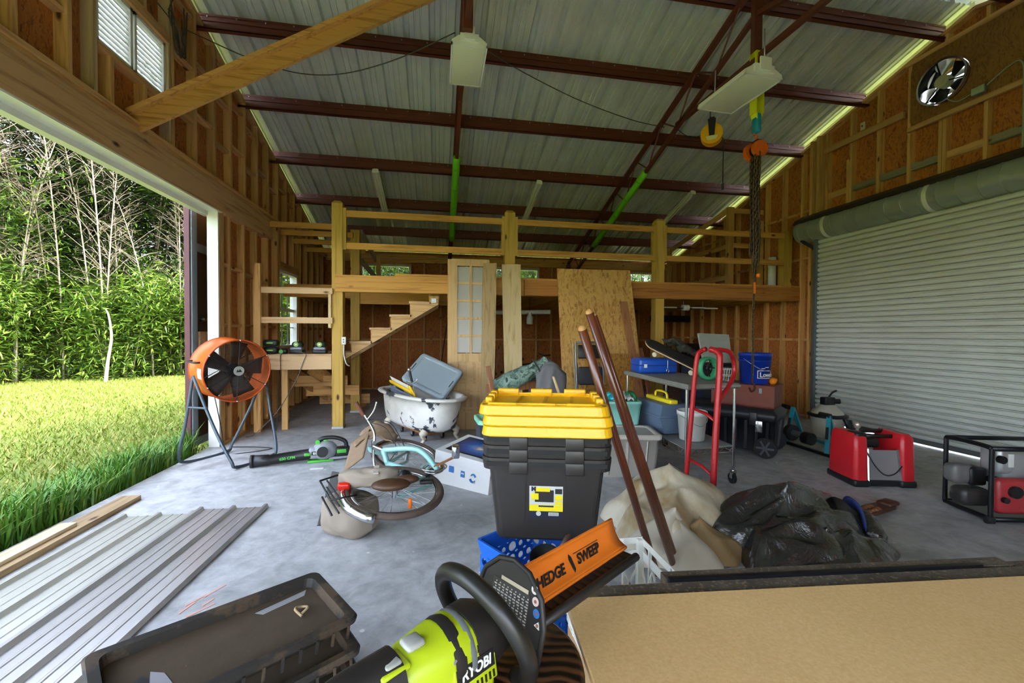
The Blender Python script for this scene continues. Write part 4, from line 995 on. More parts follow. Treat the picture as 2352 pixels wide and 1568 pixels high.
# ================================================================ BEHIND THE TOTES
t = thing('sawhorse', 'rough wooden trestle under the camouflage bag', 'trestle', (1.02, 5.0, 0))
part('top_rail', MB().bar((-.45, 0, .74), (.40, .1, .78), .05, .09), BRN, t)
for x, y in ((-.40, -.22), (-.40, .25), (.34, -.22), (.34, .28)): part('leg', MB().bar((x, y, 0), (x * .85, y * .15 + .03, .74), .04, .05), BRN, t)
part('brace', MB().bar((-.38, -.08, .45), (.30, .02, .62), .03, .05), BRN, t)
part('post', MB().bar((-.36, -.12, .55), (-.45, -.14, 1.02), .04, .05), wood('pink_stick', 'b07a5c', '8c5a40', 2), t)
t = thing('camouflage_bag', 'camouflage duffel bag lying slanted on the wooden trestle', 'bag', (1.0, 4.95, .88), rot=Euler((0, R(-27), R(-8))))
def camo():
    m, tt, b = base('camouflage'); co = coords(tt); n = noise(tt, co, 9, 4, .6, .6); n2 = noise(tt, co, 16, 3)
    col = mixc(tt, ramp(tt, n2.outputs[0], [(.55, (0, 0, 0)), (.58, (1, 1, 1))]), ramp(tt, n.outputs[0], [(.40, '3f5148'), (.43, '6c8478'), (.56, '8ba094'), (.60, '2c3a34')]), '55695c')
    tt.links.new(col, b.inputs['Base Color']); b.inputs['Roughness'].default_value = .8; bump(tt, b, n.outputs[0], .3, .02); return m
mb = MB(); random.seed(4)
for_r = []
for i in range(13):
    s = i / 12; r = .115 * (.72 + .28 * math.sin(3.14 * min(1, s * 1.3 + .1))) * (1 + .05 * math.sin(i * 2.1))
    for_r.append([(-.36 + .68 * s, r * 1.15 * math.cos(6.283 * k / 18) * (1 + .06 * math.sin(k * 1.9 + i)), r * math.sin(6.283 * k / 18) * (1 + .07 * math.sin(k * 2.7 + i * 1.3)) + .02) for k in range(18)])
loft(mb, for_r); part('body', mb, camo(), t)
part('strap', MB().tube([(.20 + .004 * math.sin(k), .135 * math.cos(6.283 * k / 16), .118 * math.sin(6.283 * k / 16) + .02) for k in range(16)], .010, 5, closed=True), plain('strap_dark', '26302c', .7), t)
part('end_flap', MB().rbox((.33, 0, .03), (.04, .17, .15), .03), camo(), t)
t = thing('grey_jacket', 'grey cloth jacket draped over the right end of the trestle', 'jacket', (1.30, 4.96, .43))
def drape(u, v):
    a = (u - .5) * 2.2
    x = .16 * math.sin(a) * 1.25; top = .62 - .16 * abs(math.sin(a)) ** 2
    z = top - .62 * v * (1 if v < .98 else .98); y = -.10 - .10 * math.cos(a) - .10 * v + .025 * math.sin(u * 21 + v * 3) * v
    return (x * (1 + .35 * v) + .015 * math.sin(v * 9 + u * 14), y, z)
part('cloth', MB().grid(drape, 22, 14).grid(lambda u, v: (drape(u, 0)[0] * (1 - v), drape(u, 0)[1] * (1 - v) + .12 * v, drape(u, 0)[2] + .05 * math.sin(v * 1.57)), 22, 4).grid(lambda u, v: (drape(u, v)[0] * .98, .12 + .02 * v, drape(u, v)[2] + .05 * (1 - v)), 10, 8), plain('jacket_grey', '6c6a6c', .85, 0, .15, 6), t, solid=.006)
t = thing('hammer', 'hammer with a pale wooden handle propped by the grey jacket', 'hammer', (1.40, 4.70, .64), rot=Euler((R(10), R(-22), 0)))
part('handle', MB().tube([(0, 0, 0), (0, 0, .16), (0, 0, .30)], [.014, .018, .015], 8), PZ, t); part('head', MB().cyl((-.06, 0, -.02), (.06, 0, -.02), .02, n=10), BLKM, t)
single('utility_shelf', MB().box((.98, 4.60, .56), (1.62, 4.90, .60)).bar((1.02, 4.64, 0), (1.02, 4.64, .56), .04, .04).bar((1.58, 4.64, 0), (1.58, 4.64, .56), .04, .04).bar((1.02, 4.86, 0), (1.02, 4.86, .56), .04, .04).bar((1.58, 4.86, 0), (1.58, 4.86, .56), .04, .04), BRN, 'low rough wooden bench behind the yellow totes', 'bench')
t = thing('sport_ball', 'mint green ball behind the yellow lid', 'ball', (1.18, 4.74, .673)); part('shell', MB().sph((0, 0, 0), .10, 20, sc=(1, 1, .72)), plain('mint', '8fd0a8', .5), t); part('valve', MB().cyl((0, 0, .06), (0, 0, .10), .008), WHITE, t)
def bin_(nm, lab, loc, rz, w_, d_, h, m, lidm=None, cat='bin', grp=None, tp=.86):
    t = thing(nm, lab, cat, loc, rz, grp); mb = MB()
    loft(mb, [[(x, y, .0) for x, y in rrect(w_ * tp, d_ * tp, .04)], [(x, y, h - .03) for x, y in rrect(w_ * .96, d_ * .96, .04)], [(x, y, h - .03) for x, y in rrect(w_, d_, .045)], [(x, y, h) for x, y in rrect(w_, d_, .045)], [(x, y, h) for x, y in rrect(w_ * .93, d_ * .93, .04)], [(x, y, .03) for x, y in rrect(w_ * (tp - .04), d_ * (tp - .04), .04)]]); part('bin_body', mb, m, t)
    if lidm:
        mb = MB(); loft(mb, [[(x, y, h - .02) for x, y in rrect(w_ * 1.03, d_ * 1.03, .05)], [(x, y, h + .022) for x, y in rrect(w_ * 1.03, d_ * 1.03, .05)], [(x, y, h + .022) for x, y in rrect(w_ * .90, d_ * .88, .04)], [(x, y, h + .008) for x, y in rrect(w_ * .87, d_ * .85, .04)]]); part('lid', mb, lidm, t)
    return t
GB = plain('bin_greige', 'b0a89c', .5, 0, .06)
t = bin_('storage_bin', 'greige plastic storage bin with a recessed lid beside the brown poles', (1.86, 4.06, 0), R(-12), .66, .46, .40, GB, GB)
for x in (-.2, .0, .2): part('body_rib', MB().bar((x, -.225, .36), (x * .9, -.205, .03), .02, .012), GB, t)
t = bin_('storage_bin', 'teal plastic bin full of clutter standing on the greige bin lid', (1.98, 4.40, .425), R(-8), .42, .30, .25, plain('teal_bin', '86c0b4', .45)); TB = t
t = thing('cloth_bundle', 'turquoise strap bundle lying in the teal bin', 'cloth', (1.85, 4.36, .68)); 
random.seed(8)
for k in range(4): part('strap', MB().tube(smooth_path([(random.uniform(-.09, .05), random.uniform(-.05, .05), random.uniform(0, .08)) for j in range(6)]), .016, 6), plain('turquoise', '2fb6c0', .6), t)
t = thing('plastic_bag', 'crumpled white plastic bag in the teal bin', 'bag', (1.98, 4.38, .66)); part('film', MB().grid(lambda u, v: ((u - .5) * .22 + .02 * math.sin(v * 17), (v - .5) * .18 + .02 * math.sin(u * 19), .03 + .07 * math.sin(u * 3.14) * math.sin(v * 3.14) + .02 * math.sin(u * 23 + v * 31)), 14, 14), plain('bag_white', 'd8d8d8', .4), t, solid=.004)
t = thing('tape_roll', 'green tape roll sticking up in the teal bin', 'tape', (2.09, 4.36, .70), rot=Euler((R(60), 0, R(20)))); part('ring', MB().lathe([(.05, -.02), (.075, -.02), (.075, .02), (.05, .02), (.05, -.02)], 20), plain('tape_green', '1f7a4a', .5), t)
t = bin_('storage_bin', 'dark grey bin with a mint green lid behind the left end of the totes', (.655, 4.50, .0), R(3), .50, .38, .48, plain('bin_slate', '4a5260', .5), plain('mint_lid', '8fd8b4', .45))

# ================================================================ WIRE CART AND LOAD
CT = [(2.22, 3.50), (2.74, 3.55), (2.80, 4.86), (2.28, 4.85)]
t = thing('wire_cart', 'chrome wire shelf cart on casters with a grey top', 'cart', (2.5, 4.2, 0))
for x, y in CT:
    part('post', MB().cyl((x, y, .12), (x, y, .92), .0135, n=10), CHR, t, True)
    o = part('caster', MB().cyl((x - .012, y + .01, .05), (x + .012, y + .01, .05), .05, n=16), BLK, t, True); part('fork', MB().box((x - .022, y - .015, .05), (x - .016, y + .02, .11)).box((x + .016, y - .015, .05), (x + .022, y + .02, .11)).box((x - .022, y - .02, .105), (x + .022, y + .02, .125)), CHR, o, True)
a, b, c, d = [V((x, y, 0)) for x, y in CT]; cen = (a + b + c + d) / 4
def off(p, k, z): q = cen + (p - cen) * k; return V((q.x, q.y, z))
mb = MB(); loft(mb, [[off(p, 1.05, .90) for p in (a, b, c, d)], [off(p, 1.09, .915) for p in (a, b, c, d)], [off(p, 1.09, .935) for p in (a, b, c, d)], [off(p, 1.06, .95) for p in (a, b, c, d)]], sm=False); part('top_shelf', mb, plain('worn_grey_top', '8e8a82', .55, .2, .25, 7), t, True)
part('shelf_liner', slab(MB(), [off(p, 1.0, .36) for p in (a, b, c, d)], .006), plain('liner_grey', '8c8c8a', .5, .1), t, True)
for p, q in ((a, b), (b, c), (c, d), (d, a)):
    for z in (.30, .35): part('shelf_wire', MB().cyl(off(p, 1.0, z), off(q, 1.0, z), .005, n=6), CHR, t, True)
    n_ = int((q - p).length / .05); mb = MB()
    for k in range(n_):
        u0, u1 = off(p.lerp(q, k / n_), 1, .30 if k % 2 else .35), off(p.lerp(q, (k + 1) / n_), 1, .35 if k % 2 else .30); mb.cyl(u0, u1, .003, n=5, cap=False)
    o = part('wire_truss', mb, CHR, t, True); o['kind'] = 'stuff'
t = thing('tool_case', 'bright blue hard plastic case on the far end of the cart top', 'case', (2.50, 4.62, .952), R(-4))
BLU = plain('case_blue', '1c50b4', .35, 0, .08)
part('shell', MB().rbox((0, 0, .085), (.46, .28, .17), .03, seg=3), BLU, t); part('seam', MB().rbox((0, 0, .09), (.468, .288, .012), .005), plain('case_blue_dark', '123a86', .4), t); part('badge', MB().cbox((-.16, -.142, .085), (.035, .006, .04)), WHITE, t); part('pull_ring', MB().tube([(.10 + .014 * math.cos(6.28 * k / 10), -.147, .03 + .022 * math.sin(6.28 * k / 10)) for k in range(10)], .004, 5, closed=True).cyl((.10, -.146, .05), (.10, -.146, .15), .003, n=5), CHR, t)
t = thing('skateboard', 'worn black skateboard tilted down over the blue case', 'skateboard', (2.60, 4.28, 1.15), rot=Euler((R(16), R(24), R(-52))))
poly = lambda u, v: (.40 * (2 * u - 1), .10 * (2 * v - 1) * (1 - max(0, abs(2 * u - 1) - .72) ** 2 * 9), .06 * max(0, abs(2 * u - 1) - .68) ** 1.2 / .25 ** .2 * .8)
part('deck', MB().grid(poly, 20, 6), [plain('deck_black', '2a2622', .6, 0, .3, 14)], t, solid=.012); part('deck_edge', MB().tube([poly(k / 20, 0) for k in range(21)], .007, 5).tube([poly(k / 20, 1) for k in range(21)], .007, 5), PX, t)
for x in (-.22, .22):
    o = part('truck', MB().cyl((x, -.085, -.05), (x, .085, -.05), .008).cbox((x, 0, -.03), (.05, .06, .04)), GREYM, t)
    for y in (-.085, .085): part('wheel', MB().cyl((x, y - .016, -.05), (x, y + .016, -.05), .027, n=14), plain('wheel_cream', 'd2c6a8', .5), o)
t = thing('rag', 'dark rag and bags heaped on the skateboard', 'rag', (2.60, 4.22, 1.25)); random.seed(9)
part('cloth', MB().grid(lambda u, v: (.16 * (u - .5) * 2, .12 * (v - .5) * 2, .06 * math.sin(u * 3.14) * math.sin(v * 3.14) + .025 * math.sin(u * 15 + v * 7) - .16 * (u - .5)), 14, 10), plain('rag_dark', '3c3832', .6), t, solid=.005)
t = thing('hose_reel', 'green plastic ring roll standing on the cart top', 'reel', (2.62, 3.78, .953), R(8)); 
M_ = Matrix.Translation((0, 0, .115)) @ Matrix.Rotation(R(90), 4, 'X')
part('ring', MB().lathe([(.085, -.03), (.112, -.03), (.115, 0), (.112, .03), (.085, .03), (.085, -.03)], 26, M=M_), plain('ring_green', '3fa070', .5), t); part('hub', MB().lathe([(.02, -.02), (.03, -.02), (.03, .02), (.02, .02), (.02, -.02)], 14, M=M_), BLK, t)
for k in range(5): part('spoke', MB().cyl((.03 * math.cos(k * 1.257), 0, .115 + .03 * math.sin(k * 1.257)), (.09 * math.cos(k * 1.257), 0, .115 + .09 * math.sin(k * 1.257)), .005, n=5), BLK, t)
t = thing('tool_bag', 'black nylon tool pouch slumped on the cart top behind the green ring', 'bag', (2.76, 3.98, .962), R(20)); part('body', MB().sph((0, 0, .07), .15, 16, sc=(1.1, .7, .55)).sph((.12, .02, .05), .09, 12, sc=(1, 1, .6)), plain('nylon_black', '2a2826', .6, 0, .3, 9, .2), t); part('strap', MB().tube(smooth_path([(-.15, 0, .06), (-.05, -.08, .15), (.10, -.07, .12), (.2, 0, .03)]), .012, 6, fl=.4), BLK, t)
t = thing('tool_tote', 'slate blue tool carrier with a yellow handle on the lower cart shelf', 'tool carrier', (2.42, 4.30, .37), R(-88))
SB = plain('carrier_slate', '5a6a80', .5, 0, .15, 7, .03, dirt=('c8ccd0', .66, 9))
part('shell', MB().prism([(-.13, 0), (.13, 0), (.17, .16), (.15, .30), (-.15, .30), (-.17, .16)], -.27, .27, 'x'), SB, t); part('ledge', MB().rbox((0, 0, .17), (.56, .37, .02), .008), SB, t)
part('yellow_top', MB().rbox((0, 0, .32), (.50, .09, .045), .012), plain('carrier_yellow', 'e8cf24', .45), t); part('handle', MB().tube(smooth_path([(-.12, 0, .33), (-.09, 0, .40), (.09, 0, .40), (.12, 0, .33)]), .012, 6), plain('carrier_yellow', 'e8cf24', .45), t)
t = thing('bucket', 'white plastic bucket on the lower cart shelf behind the hand truck', 'bucket', (2.47, 3.80, .37)); part('pail', MB().lathe([(.001, 0), (.115, 0), (.135, .24), (.142, .24), (.142, .28), (.128, .28), (.11, .02), (.001, .02)], 24), plain('pail_white', 'dcdad4', .5), t); part('bail', MB().tube(smooth_path([(-.142, 0, .25), (-.10, -.10, .20), (0, -.14, .15), (.10, -.10, .20), (.142, 0, .25)]), .004, 5), ZINC, t)

# ================================================================ HAND TRUCK
t = thing('hand_truck', 'red steel hand truck standing in front of the wire cart', 'hand truck', (2.2, 3.3, 0))
RED = plain('truck_red', 'b01a20', .35, .1, .12)
Rb, Rt = V((2.20, 3.09, .05)), V((2.30, 3.16, 1.22)); Lb, Lt = V((2.155, 3.40, .05)), V((2.235, 3.385, 1.22))
part('upright', MB().tube(smooth_path([Lb, Lb.lerp(Lt, .5), Lt + V((0, 0, -.06)), Lt + V((.02, -.03, .03)), Lt.lerp(Rt, .4) + V((0, 0, .055))]), .021, 12), RED, t, True)
part('upright', MB().tube(smooth_path([Rb, Rb.lerp(Rt, .5), Rt + V((0, 0, -.06)), Rt + V((.0, .03, .03)), Lt.lerp(Rt, .6) + V((0, 0, .055))]), .026, 12), RED, t, True)
part('loop_handle', MB().tube(smooth_path([Lt.lerp(Rt, .7) + V((0, 0, .055)), Rt + V((.12, .06, .04)), Rt + V((.20, .10, -.03)), Rt + V((.21, .10, -.15)), Rt + V((.12, .05, -.26)), Rb.lerp(Rt, .68)], 8), .019, 10), RED, t, True)
for f in (.60, .22): part('cross_bar', MB().tube([Lb.lerp(Lt, f), Lb.lerp(Lt, f).lerp(Rb.lerp(Rt, f - .06), .5) + V((.02, 0, .01)), Rb.lerp(Rt, f - .06)], .014, 8, fl=.5), RED, t, True)
part('toe_plate', MB().box((2.02, 3.08, .015), (2.21, 3.44, .022)), RED, t, True)
for y in (3.05, 3.43): part('wheel', MB().cyl((2.06, y - .02, .10), (2.06, y + .02, .10), .10, n=22), RUB, t, True)
part('axle', MB().cyl((2.06, 3.05, .10), (2.06, 3.43, .10), .010), CHR, t, True)

# ================================================================ TOOL CHEST CORNER
t = thing('tool_chest', 'big black wheeled plastic tool chest with ribbed sides', 'tool chest', (3.62, 4.72, 0), R(-52))
CH = plain('chest_black', '17191e', .45, 0, .2)
mb = MB(); loft(mb, [[(x, y, .06) for x, y in rrect(.94, .50, .04)], [(x, y, .42) for x, y in rrect(1.0, .56, .04)], [(x, y, .42) for x, y in rrect(1.06, .61, .05)], [(x, y, .47) for x, y in rrect(1.06, .61, .05)]]); part('body', mb, CH, t)
mb = MB(); loft(mb, [[(x, y, .47) for x, y in rrect(1.07, .62, .05)], [(x, y, .50) for x, y in rrect(1.07, .62, .05)], [(x, y, .545) for x, y in rrect(.96, .50, .05)]]); part('lid', mb, CH, t)
for k in range(9): part('side_rib', MB().bar((-.42 + .105 * k, -.268, .08), (-.44 + .11 * k, -.295, .41), .03, .02), CH, t)
for k in range(4): part('side_rib', MB().bar((.478, -.2 + .13 * k, .08), (.505, -.21 + .14 * k, .41), .02, .03), CH, t)
for x in (-.30, .30): part('latch', MB().rbox((x, -.318, .44), (.08, .02, .15), .008), BLK, t)
part('padlock_tag', MB().rbox((.36, -.335, .36), (.075, .012, .13), .01), CHR, t)
for y in (-.27, .27):
    o = part('wheel', MB().cyl((.42, y - .035, .115), (.42, y + .035, .115), .115, n=24), RUB, t)
    for k in range(6): part('wheel_spoke', MB().bar((.42, y + math.copysign(.037, y), .115), (.42 + .09 * math.cos(k * 1.047), y + math.copysign(.037, y), .115 + .09 * math.sin(k * 1.047)), .02, .008, (0, 1, 0)), plain('wheel_grey', '4a4c50', .4), o)
TCH = lm(t)
p = TCH @ V((.14, .05, .548)); 
t = thing('wooden_crate', 'reddish brown box on top of the black tool chest', 'box', p, R(-52)); RB = plain('red_brown_paint', '7a3524', .5, 0, .2)
part('body', MB().box((-.34, -.22, 0), (.34, -.20, .24)).box((-.34, .20, 0), (.34, .22, .24)).box((-.34, -.2, 0), (-.32, .2, .24)).box((.32, -.2, 0), (.34, .2, .24)).box((-.34, -.22, 0), (.34, .22, .02)), RB, t); part('lid', MB().box((-.35, -.23, .24), (.35, .23, .262)), RB, t)
for x in (-.2, .2): part('hasp', MB().cbox((x, -.226, .20), (.03, .012, .06)), GREYM, t)
p2 = p + V((.08, -.04, .263))
t = thing('bucket', 'blue five gallon bucket with white store lettering on the red-brown box', 'bucket', p2); BB = plain('bucket_blue', '12349c', .35, 0, .06)
part('pail', MB().lathe([(.001, 0), (.155, 0), (.16, .01), (.175, .33), (.186, .33), (.186, .36), (.176, .37), (.165, .37), (.15, .03), (.001, .03)], 32), BB, t); part('rim_ring', MB().lathe([(.176, .27), (.184, .27), (.184, .285), (.176, .285)], 32), BB, t)
part('bail', MB().tube(smooth_path([(-.18, -.03, .30), (-.15, -.13, .24), (-.05, -.19, .17), (.06, -.19, .16)]), .004, 5), ZINC, t)
dirc = (CAMP - p2); ang = math.atan2(dirc.y, dirc.x)
lg = MB()
def oncyl(a, z, r=.1745): return (r * math.cos(a), r * math.sin(a), z)
def cylquad(mb, a0, a1, z0, z1, r):
    k = 6
    for i in range(k):
        b0, b1 = a0 + (a1 - a0) * i / k, a0 + (a1 - a0) * (i + 1) / k
        mb.add([oncyl(b0, z0, r), oncyl(b1, z0, r), oncyl(b1, z1, r), oncyl(b0, z1, r)], [(0, 1, 2, 3)])
for a0, a1, z0, z1 in ((0, .9, .07, .078), (0, .9, .158, .166), (0, .05, .07, .166), (.25, .5, .185, .193), (.5, .8, .198, .206)): cylquad(lg, ang + .15 + a0, ang + .15 + a1, z0, z1, .1755)
part('logo_outline', lg, WHITE, t)
for ch, da, s in (('L', .30, .07), ('o', .52, .06), ('w', .75, .06), ('e', .95, .06), ("'", 1.1, .06), ('s', 1.2, .06)):
    a = ang + .0 + da; a = ang + .10 + da
    Mx = Matrix(((-math.sin(a), 0, math.cos(a), .1752 * math.cos(a)), (math.cos(a), 0, math.sin(a), .1752 * math.sin(a)), (0, 1, 0, .112), (0, 0, 0, 1)))
    text_mesh(ch, s * 1.15, WHITE, t, Mx, bold=.002)
t = thing('foam_ball', 'orange foam ball piece at the foot of the blue bucket', 'ball', p + V((.19, -.20, .30))); part('ball', MB().sph((0, 0, 0), .042, 14), plain('orange_foam', 'f08a10', .6), t); part('knob', MB().sph((.05, .01, .01), .02, 10), plain('orange_foam', 'f08a10', .6), t)
t = thing('wire_basket', 'small white wire basket between the cart and the blue bucket', 'basket', p + V((-.28, .10, .265)), R(-40))
for z in (0, .08, .16): part('wire', MB().tube([(x, y, z + .005) for x, y in rrect(.24 + z * .2, .18 + z * .2, .02)], .004, 5, closed=True), WHITE, t)
mb = MB()
for k in range(10): mb.cyl((-.11 + .024 * k, -.09, 0), (-.125 + .028 * k, -.106, .165), .003, n=5).cyl((-.11 + .024 * k, .09, 0), (-.125 + .028 * k, .106, .165), .003, n=5)
part('wire', mb, WHITE, t)
t = thing('garbage_cart', 'grey plastic lid panel of a wheeled cart standing behind the cart load', 'cart lid', (4.02, 5.60, 0), R(6))
part('lid_panel', slab(MB(), [(-.26, -.06, .96), (.24, -.06, .96), (.27, .06, 1.40), (-.27, .06, 1.42)], .03), plain('lid_pale', 'a4a89c', .5), t); part('cart_body', MB().prism([(-.26, 0), (.26, 0), (.30, .96), (-.28, .96)], -.05, .42, 'y'), plain('cart_navy', '20283a', .5), t); part('hinge', MB().cyl((-.26, -.05, .97), (.26, -.05, .97), .02), BLK, t)

# ================================================================ RIGHT SIDE MACHINES
t = thing('bike_trainer', 'teal folding bicycle trainer stand near the roll-up door', 'bike trainer', (4.72, 4.62, 0))
TE = plain('trainer_teal', '1e8ea0', .4, .1)
A = [az(1822, 1010), az(1850, 948, .38), az(1905, 1040), az(1912, 965, .38), az(1945, 1012), az(1876, 1010)]
tA, tB = V((4.62, 4.86, .44)), V((4.58, 4.30, .44))
def bb(a, b, w_=.045, h=.03, m=TE, nm='frame_arm'): return part(nm, MB().bar(a, b, w_, h), m, t, True)
bb(tA, (4.42, 4.75, .03)); bb(tA, (4.92, 5.02, .03)); bb(tB, (4.42, 4.17, .03)); bb(tB, (4.86, 4.46, .03))
bb((4.42, 4.80, .02), (4.42, 4.12, .02), .035, .035, BLKM, 'foot_bar'); bb((4.92, 5.08, .02), (4.86, 4.40, .02), .035, .035, TE, 'foot_bar')
for y in (4.10, 4.84): part('foot_cap', MB().sph((4.42, y, .028), .028, 12), BLK, t, True)
part('flywheel', MB().cyl((4.44, 4.66, .16), (4.44, 4.72, .16), .10, n=24), BLK, t, True); part('roller', MB().cyl((4.44, 4.50, .16), (4.44, 4.66, .16), .035, n=16), GREYM, t, True); part('resistance_unit', MB().cyl((4.45, 4.40, .14), (4.45, 4.50, .14), .075, n=20), BLKM, t, True)
part('clamp', MB().cyl(tA + V((-.02, .05, 0)), tA + V((0, .16, 0)), .03), BLK, t, True); part('clamp', MB().cyl(tB + V((0, -.02, 0)), tB + V((0, .12, 0)), .03), BLK, t, True)
for tt0, tt1 in ((tA, V((4.42, 4.75, .03))), (tB, V((4.42, 4.17, .03)))): part('decal', MB().bar(tt0.lerp(tt1, .30) + V((-.025, -.012, .002)), tt0.lerp(tt1, .62) + V((-.025, -.012, .002)), .03, .004), BLKM, t, True)
t = thing('sprayer_jug', 'white plastic pump sprayer with a black pistol grip by the roll-up door', 'sprayer', (5.32, 5.02, 0))
part('tank', MB().lathe([(.001, 0), (.17, 0), (.18, .02), (.19, .20), (.20, .30), (.17, .36), (.12, .40), (.09, .44), (.001, .44)], 24), plain('jug_white', 'c8c2b0', .5), t); part('collar', MB().lathe([(.19, .27), (.235, .28), (.235, .31), (.19, .32)], 24), BLK, t)
part('pump_head', MB().rbox((0, 0, .49), (.16, .10, .11), .015).cyl((.06, -.03, .49), (.13, -.06, .49), .035), BLK, t); part('trigger', MB().tube(smooth_path([(.02, 0, .54), (.07, 0, .60), (.14, 0, .63)]), .012, 6), BLK, t); part('hose_grip', MB().tube(smooth_path([(.05, -.20, .30), (.06, -.24, .22), (.09, -.24, .14), (.13, -.22, .16), (.13, -.21, .26)]), .028, 8), BLK, t)

def redgen():
    t = thing('portable_heater', 'red and black portable machine with a mirror-like front panel', 'generator', (4.10, 3.40, 0), R(-13))
    RP = plain('gen_red', 'c8202a', .32, 0, .08)
    for s, x in ((-1, -.25), (1, .24)):
        mb = MB(); w_ = .12
        loft(mb, [[(x + a, b, .055) for a, b in rrect(.155, .42, .04)], [(x + a, b, .30) for a, b in rrect(.15, .40, .04)], [(x + a, b, .405) for a, b in rrect(.142, .38, .04)], [(x + a, b, .435) for a, b in rrect(.10, .33, .04)]]); part('side_housing', mb, RP, t)
        part('base_skid', MB().rbox((x, 0, .03), (.17, .44, .06), .02), BLK, t)
    part('base_bar', MB().rbox((0, -.15, .035), (.40, .08, .06), .015).rbox((0, .15, .035), (.40, .08, .06), .015), BLK, t)
    part('mirror_panel', slab(MB(), [(-.17, -.19, .06), (.17, -.19, .06), (.155, -.15, .30), (-.155, -.15, .30)], .02), plain('mirror', 'b8b6b8', .2, .6, .05), t)
    part('panel_edge', MB().bar((-.175, -.195, .05), (-.16, -.155, .31), .015, .02).bar((.175, -.195, .05), (.16, -.155, .31), .015, .02), CHR, t)
    part('top_handle', MB().tube([(-.2, -.06, .40), (.2, -.06, .40)], .018, 8).tube([(-.2, .09, .42), (.2, .09, .42)], .018, 8), BLK, t)
    part('control_block', MB().rbox((-.07, -.02, .34), (.20, .12, .07), .015), BLK, t)
    part('cord', MB().tube(smooth_path([(-.18, -.17, .29), (-.12, -.215, .18), (-.02, -.22, .11), (.08, -.22, .12), (.17, -.20, .18)]), .006, 6), BLK, t)
    part('knob', MB().sph((-.17, -.02, .485), .035, 14).cyl((-.17, -.02, .42), (-.17, -.02, .47), .014), plain('knob_silver', 'b8a8a0', .3, .6), t); part('dark_cap', MB().rbox((-.24, -.10, .42), (.12, .16, .05), .02), BLK, t)
    t.scale = (.84, .88, 1.12)
redgen()
def pump():
    t = thing('trash_pump', 'engine driven pump in a black tube frame at the right edge', 'pump', (4.46, 2.66, 0), R(-14))
    FR = plain('frame_black', '181a1e', .35, .3, .3)
    W_, D_, H_ = .66, .50, .56; x0, x1, y0, y1 = -W_ / 2, W_ / 2, -D_ / 2, D_ / 2
    for y in (y0, y1):
        [part('side_bar', MB().tube([(x0, y, z), (x1, y, z)], .018, 8), FR, t) for z in (.03, H_)]
        for x in (x0, -.03 if y < 0 else x1, x1): part('frame_post', MB().cyl((x, y, .03), (x, y, H_), .018, n=10), FR, t)
    for x in (x0, x1): part('end_bar', MB().tube(smooth_path([(x, y0, H_), (x + .0, y0 + .1, H_ + .01), (x, y1 - .1, H_ + .01), (x, y1, H_)]), .018, 8), FR, t); part('end_bar', MB().cyl((x, y0, .03), (x, y1, .03), .018, n=8), FR, t)
    part('base_plate', MB().box((x0, y0, .03), (x1, y1, .04)), FR, t)
    part('foot', MB().cyl((x0 - .03, y0, .025), (x0 + .02, y0, .025), .03), RUB, t)
    part('fuel_tank', MB().rbox((.02, -.20, .20), (.34, .10, .27), .045, seg=3), plain('tank_red', 'a83236', .35, 0, .15), t); part('fuel_cap', MB().cyl((-.04, -.25, .24), (-.04, -.28, .24), .045, n=16), BLK, t); part('warning_label', MB().cbox((.09, -.252, .14), (.05, .004, .10)), WHITE, t); part('warning_label', MB().cbox((.16, -.252, .22), (.03, .004, .05)), WHITE, t)
    part('valve_knob', MB().cyl((-.11, -.25, .18), (-.11, -.285, .18), .022, n=12), BLK, t)
    EN = plain('engine_silver', 'b9babb', .38, .5, .15)
    part('pump_housing', MB().rbox((.17, .02, .40), (.38, .30, .24), .06, seg=3).cyl((.30, .0, .40), (.36, 0, .40), .10, n=20), EN, t); part('shroud', MB().rbox((.0, -.02, .44), (.12, .22, .20), .03), EN, t); part('manifold', MB().rbox((.14, -.06, .28), (.40, .16, .05), .015), BLKM, t)
    part('air_cleaner', MB().rbox((-.20, .10, .30), (.16, .16, .15), .04, seg=3), plain('cleaner_grey', '6a6866', .45), t); part('cleaner_cover', MB().rbox((-.11, .08, .29), (.12, .16, .14), .02), BLK, t); part('muffler', MB().rbox((-.19, -.02, .15), (.22, .20, .14), .05, seg=3), plain('muffler_dark', '3c3a38', .4, .3), t)
    part('choke_lever', MB().cyl((-.06, -.13, .46), (-.06, -.17, .46), .03, n=12), BLKM, t); part('latch', MB().cbox((.14, -.14, .42), (.03, .02, .14)), BLK, t); part('decal', MB().cbox((.02, -.132, .45), (.04, .004, .10)).cbox((.24, -.132, .44), (.10, .004, .07)), WHITE, t)
    for c in t.children:
        if c.name.split('.')[0] not in ('side_bar', 'frame_post', 'end_bar', 'base_plate', 'foot'): c.location.x -= .13
    t.scale = (1, .72, 1); t.location = (4.44, 2.58, 0)
pump()

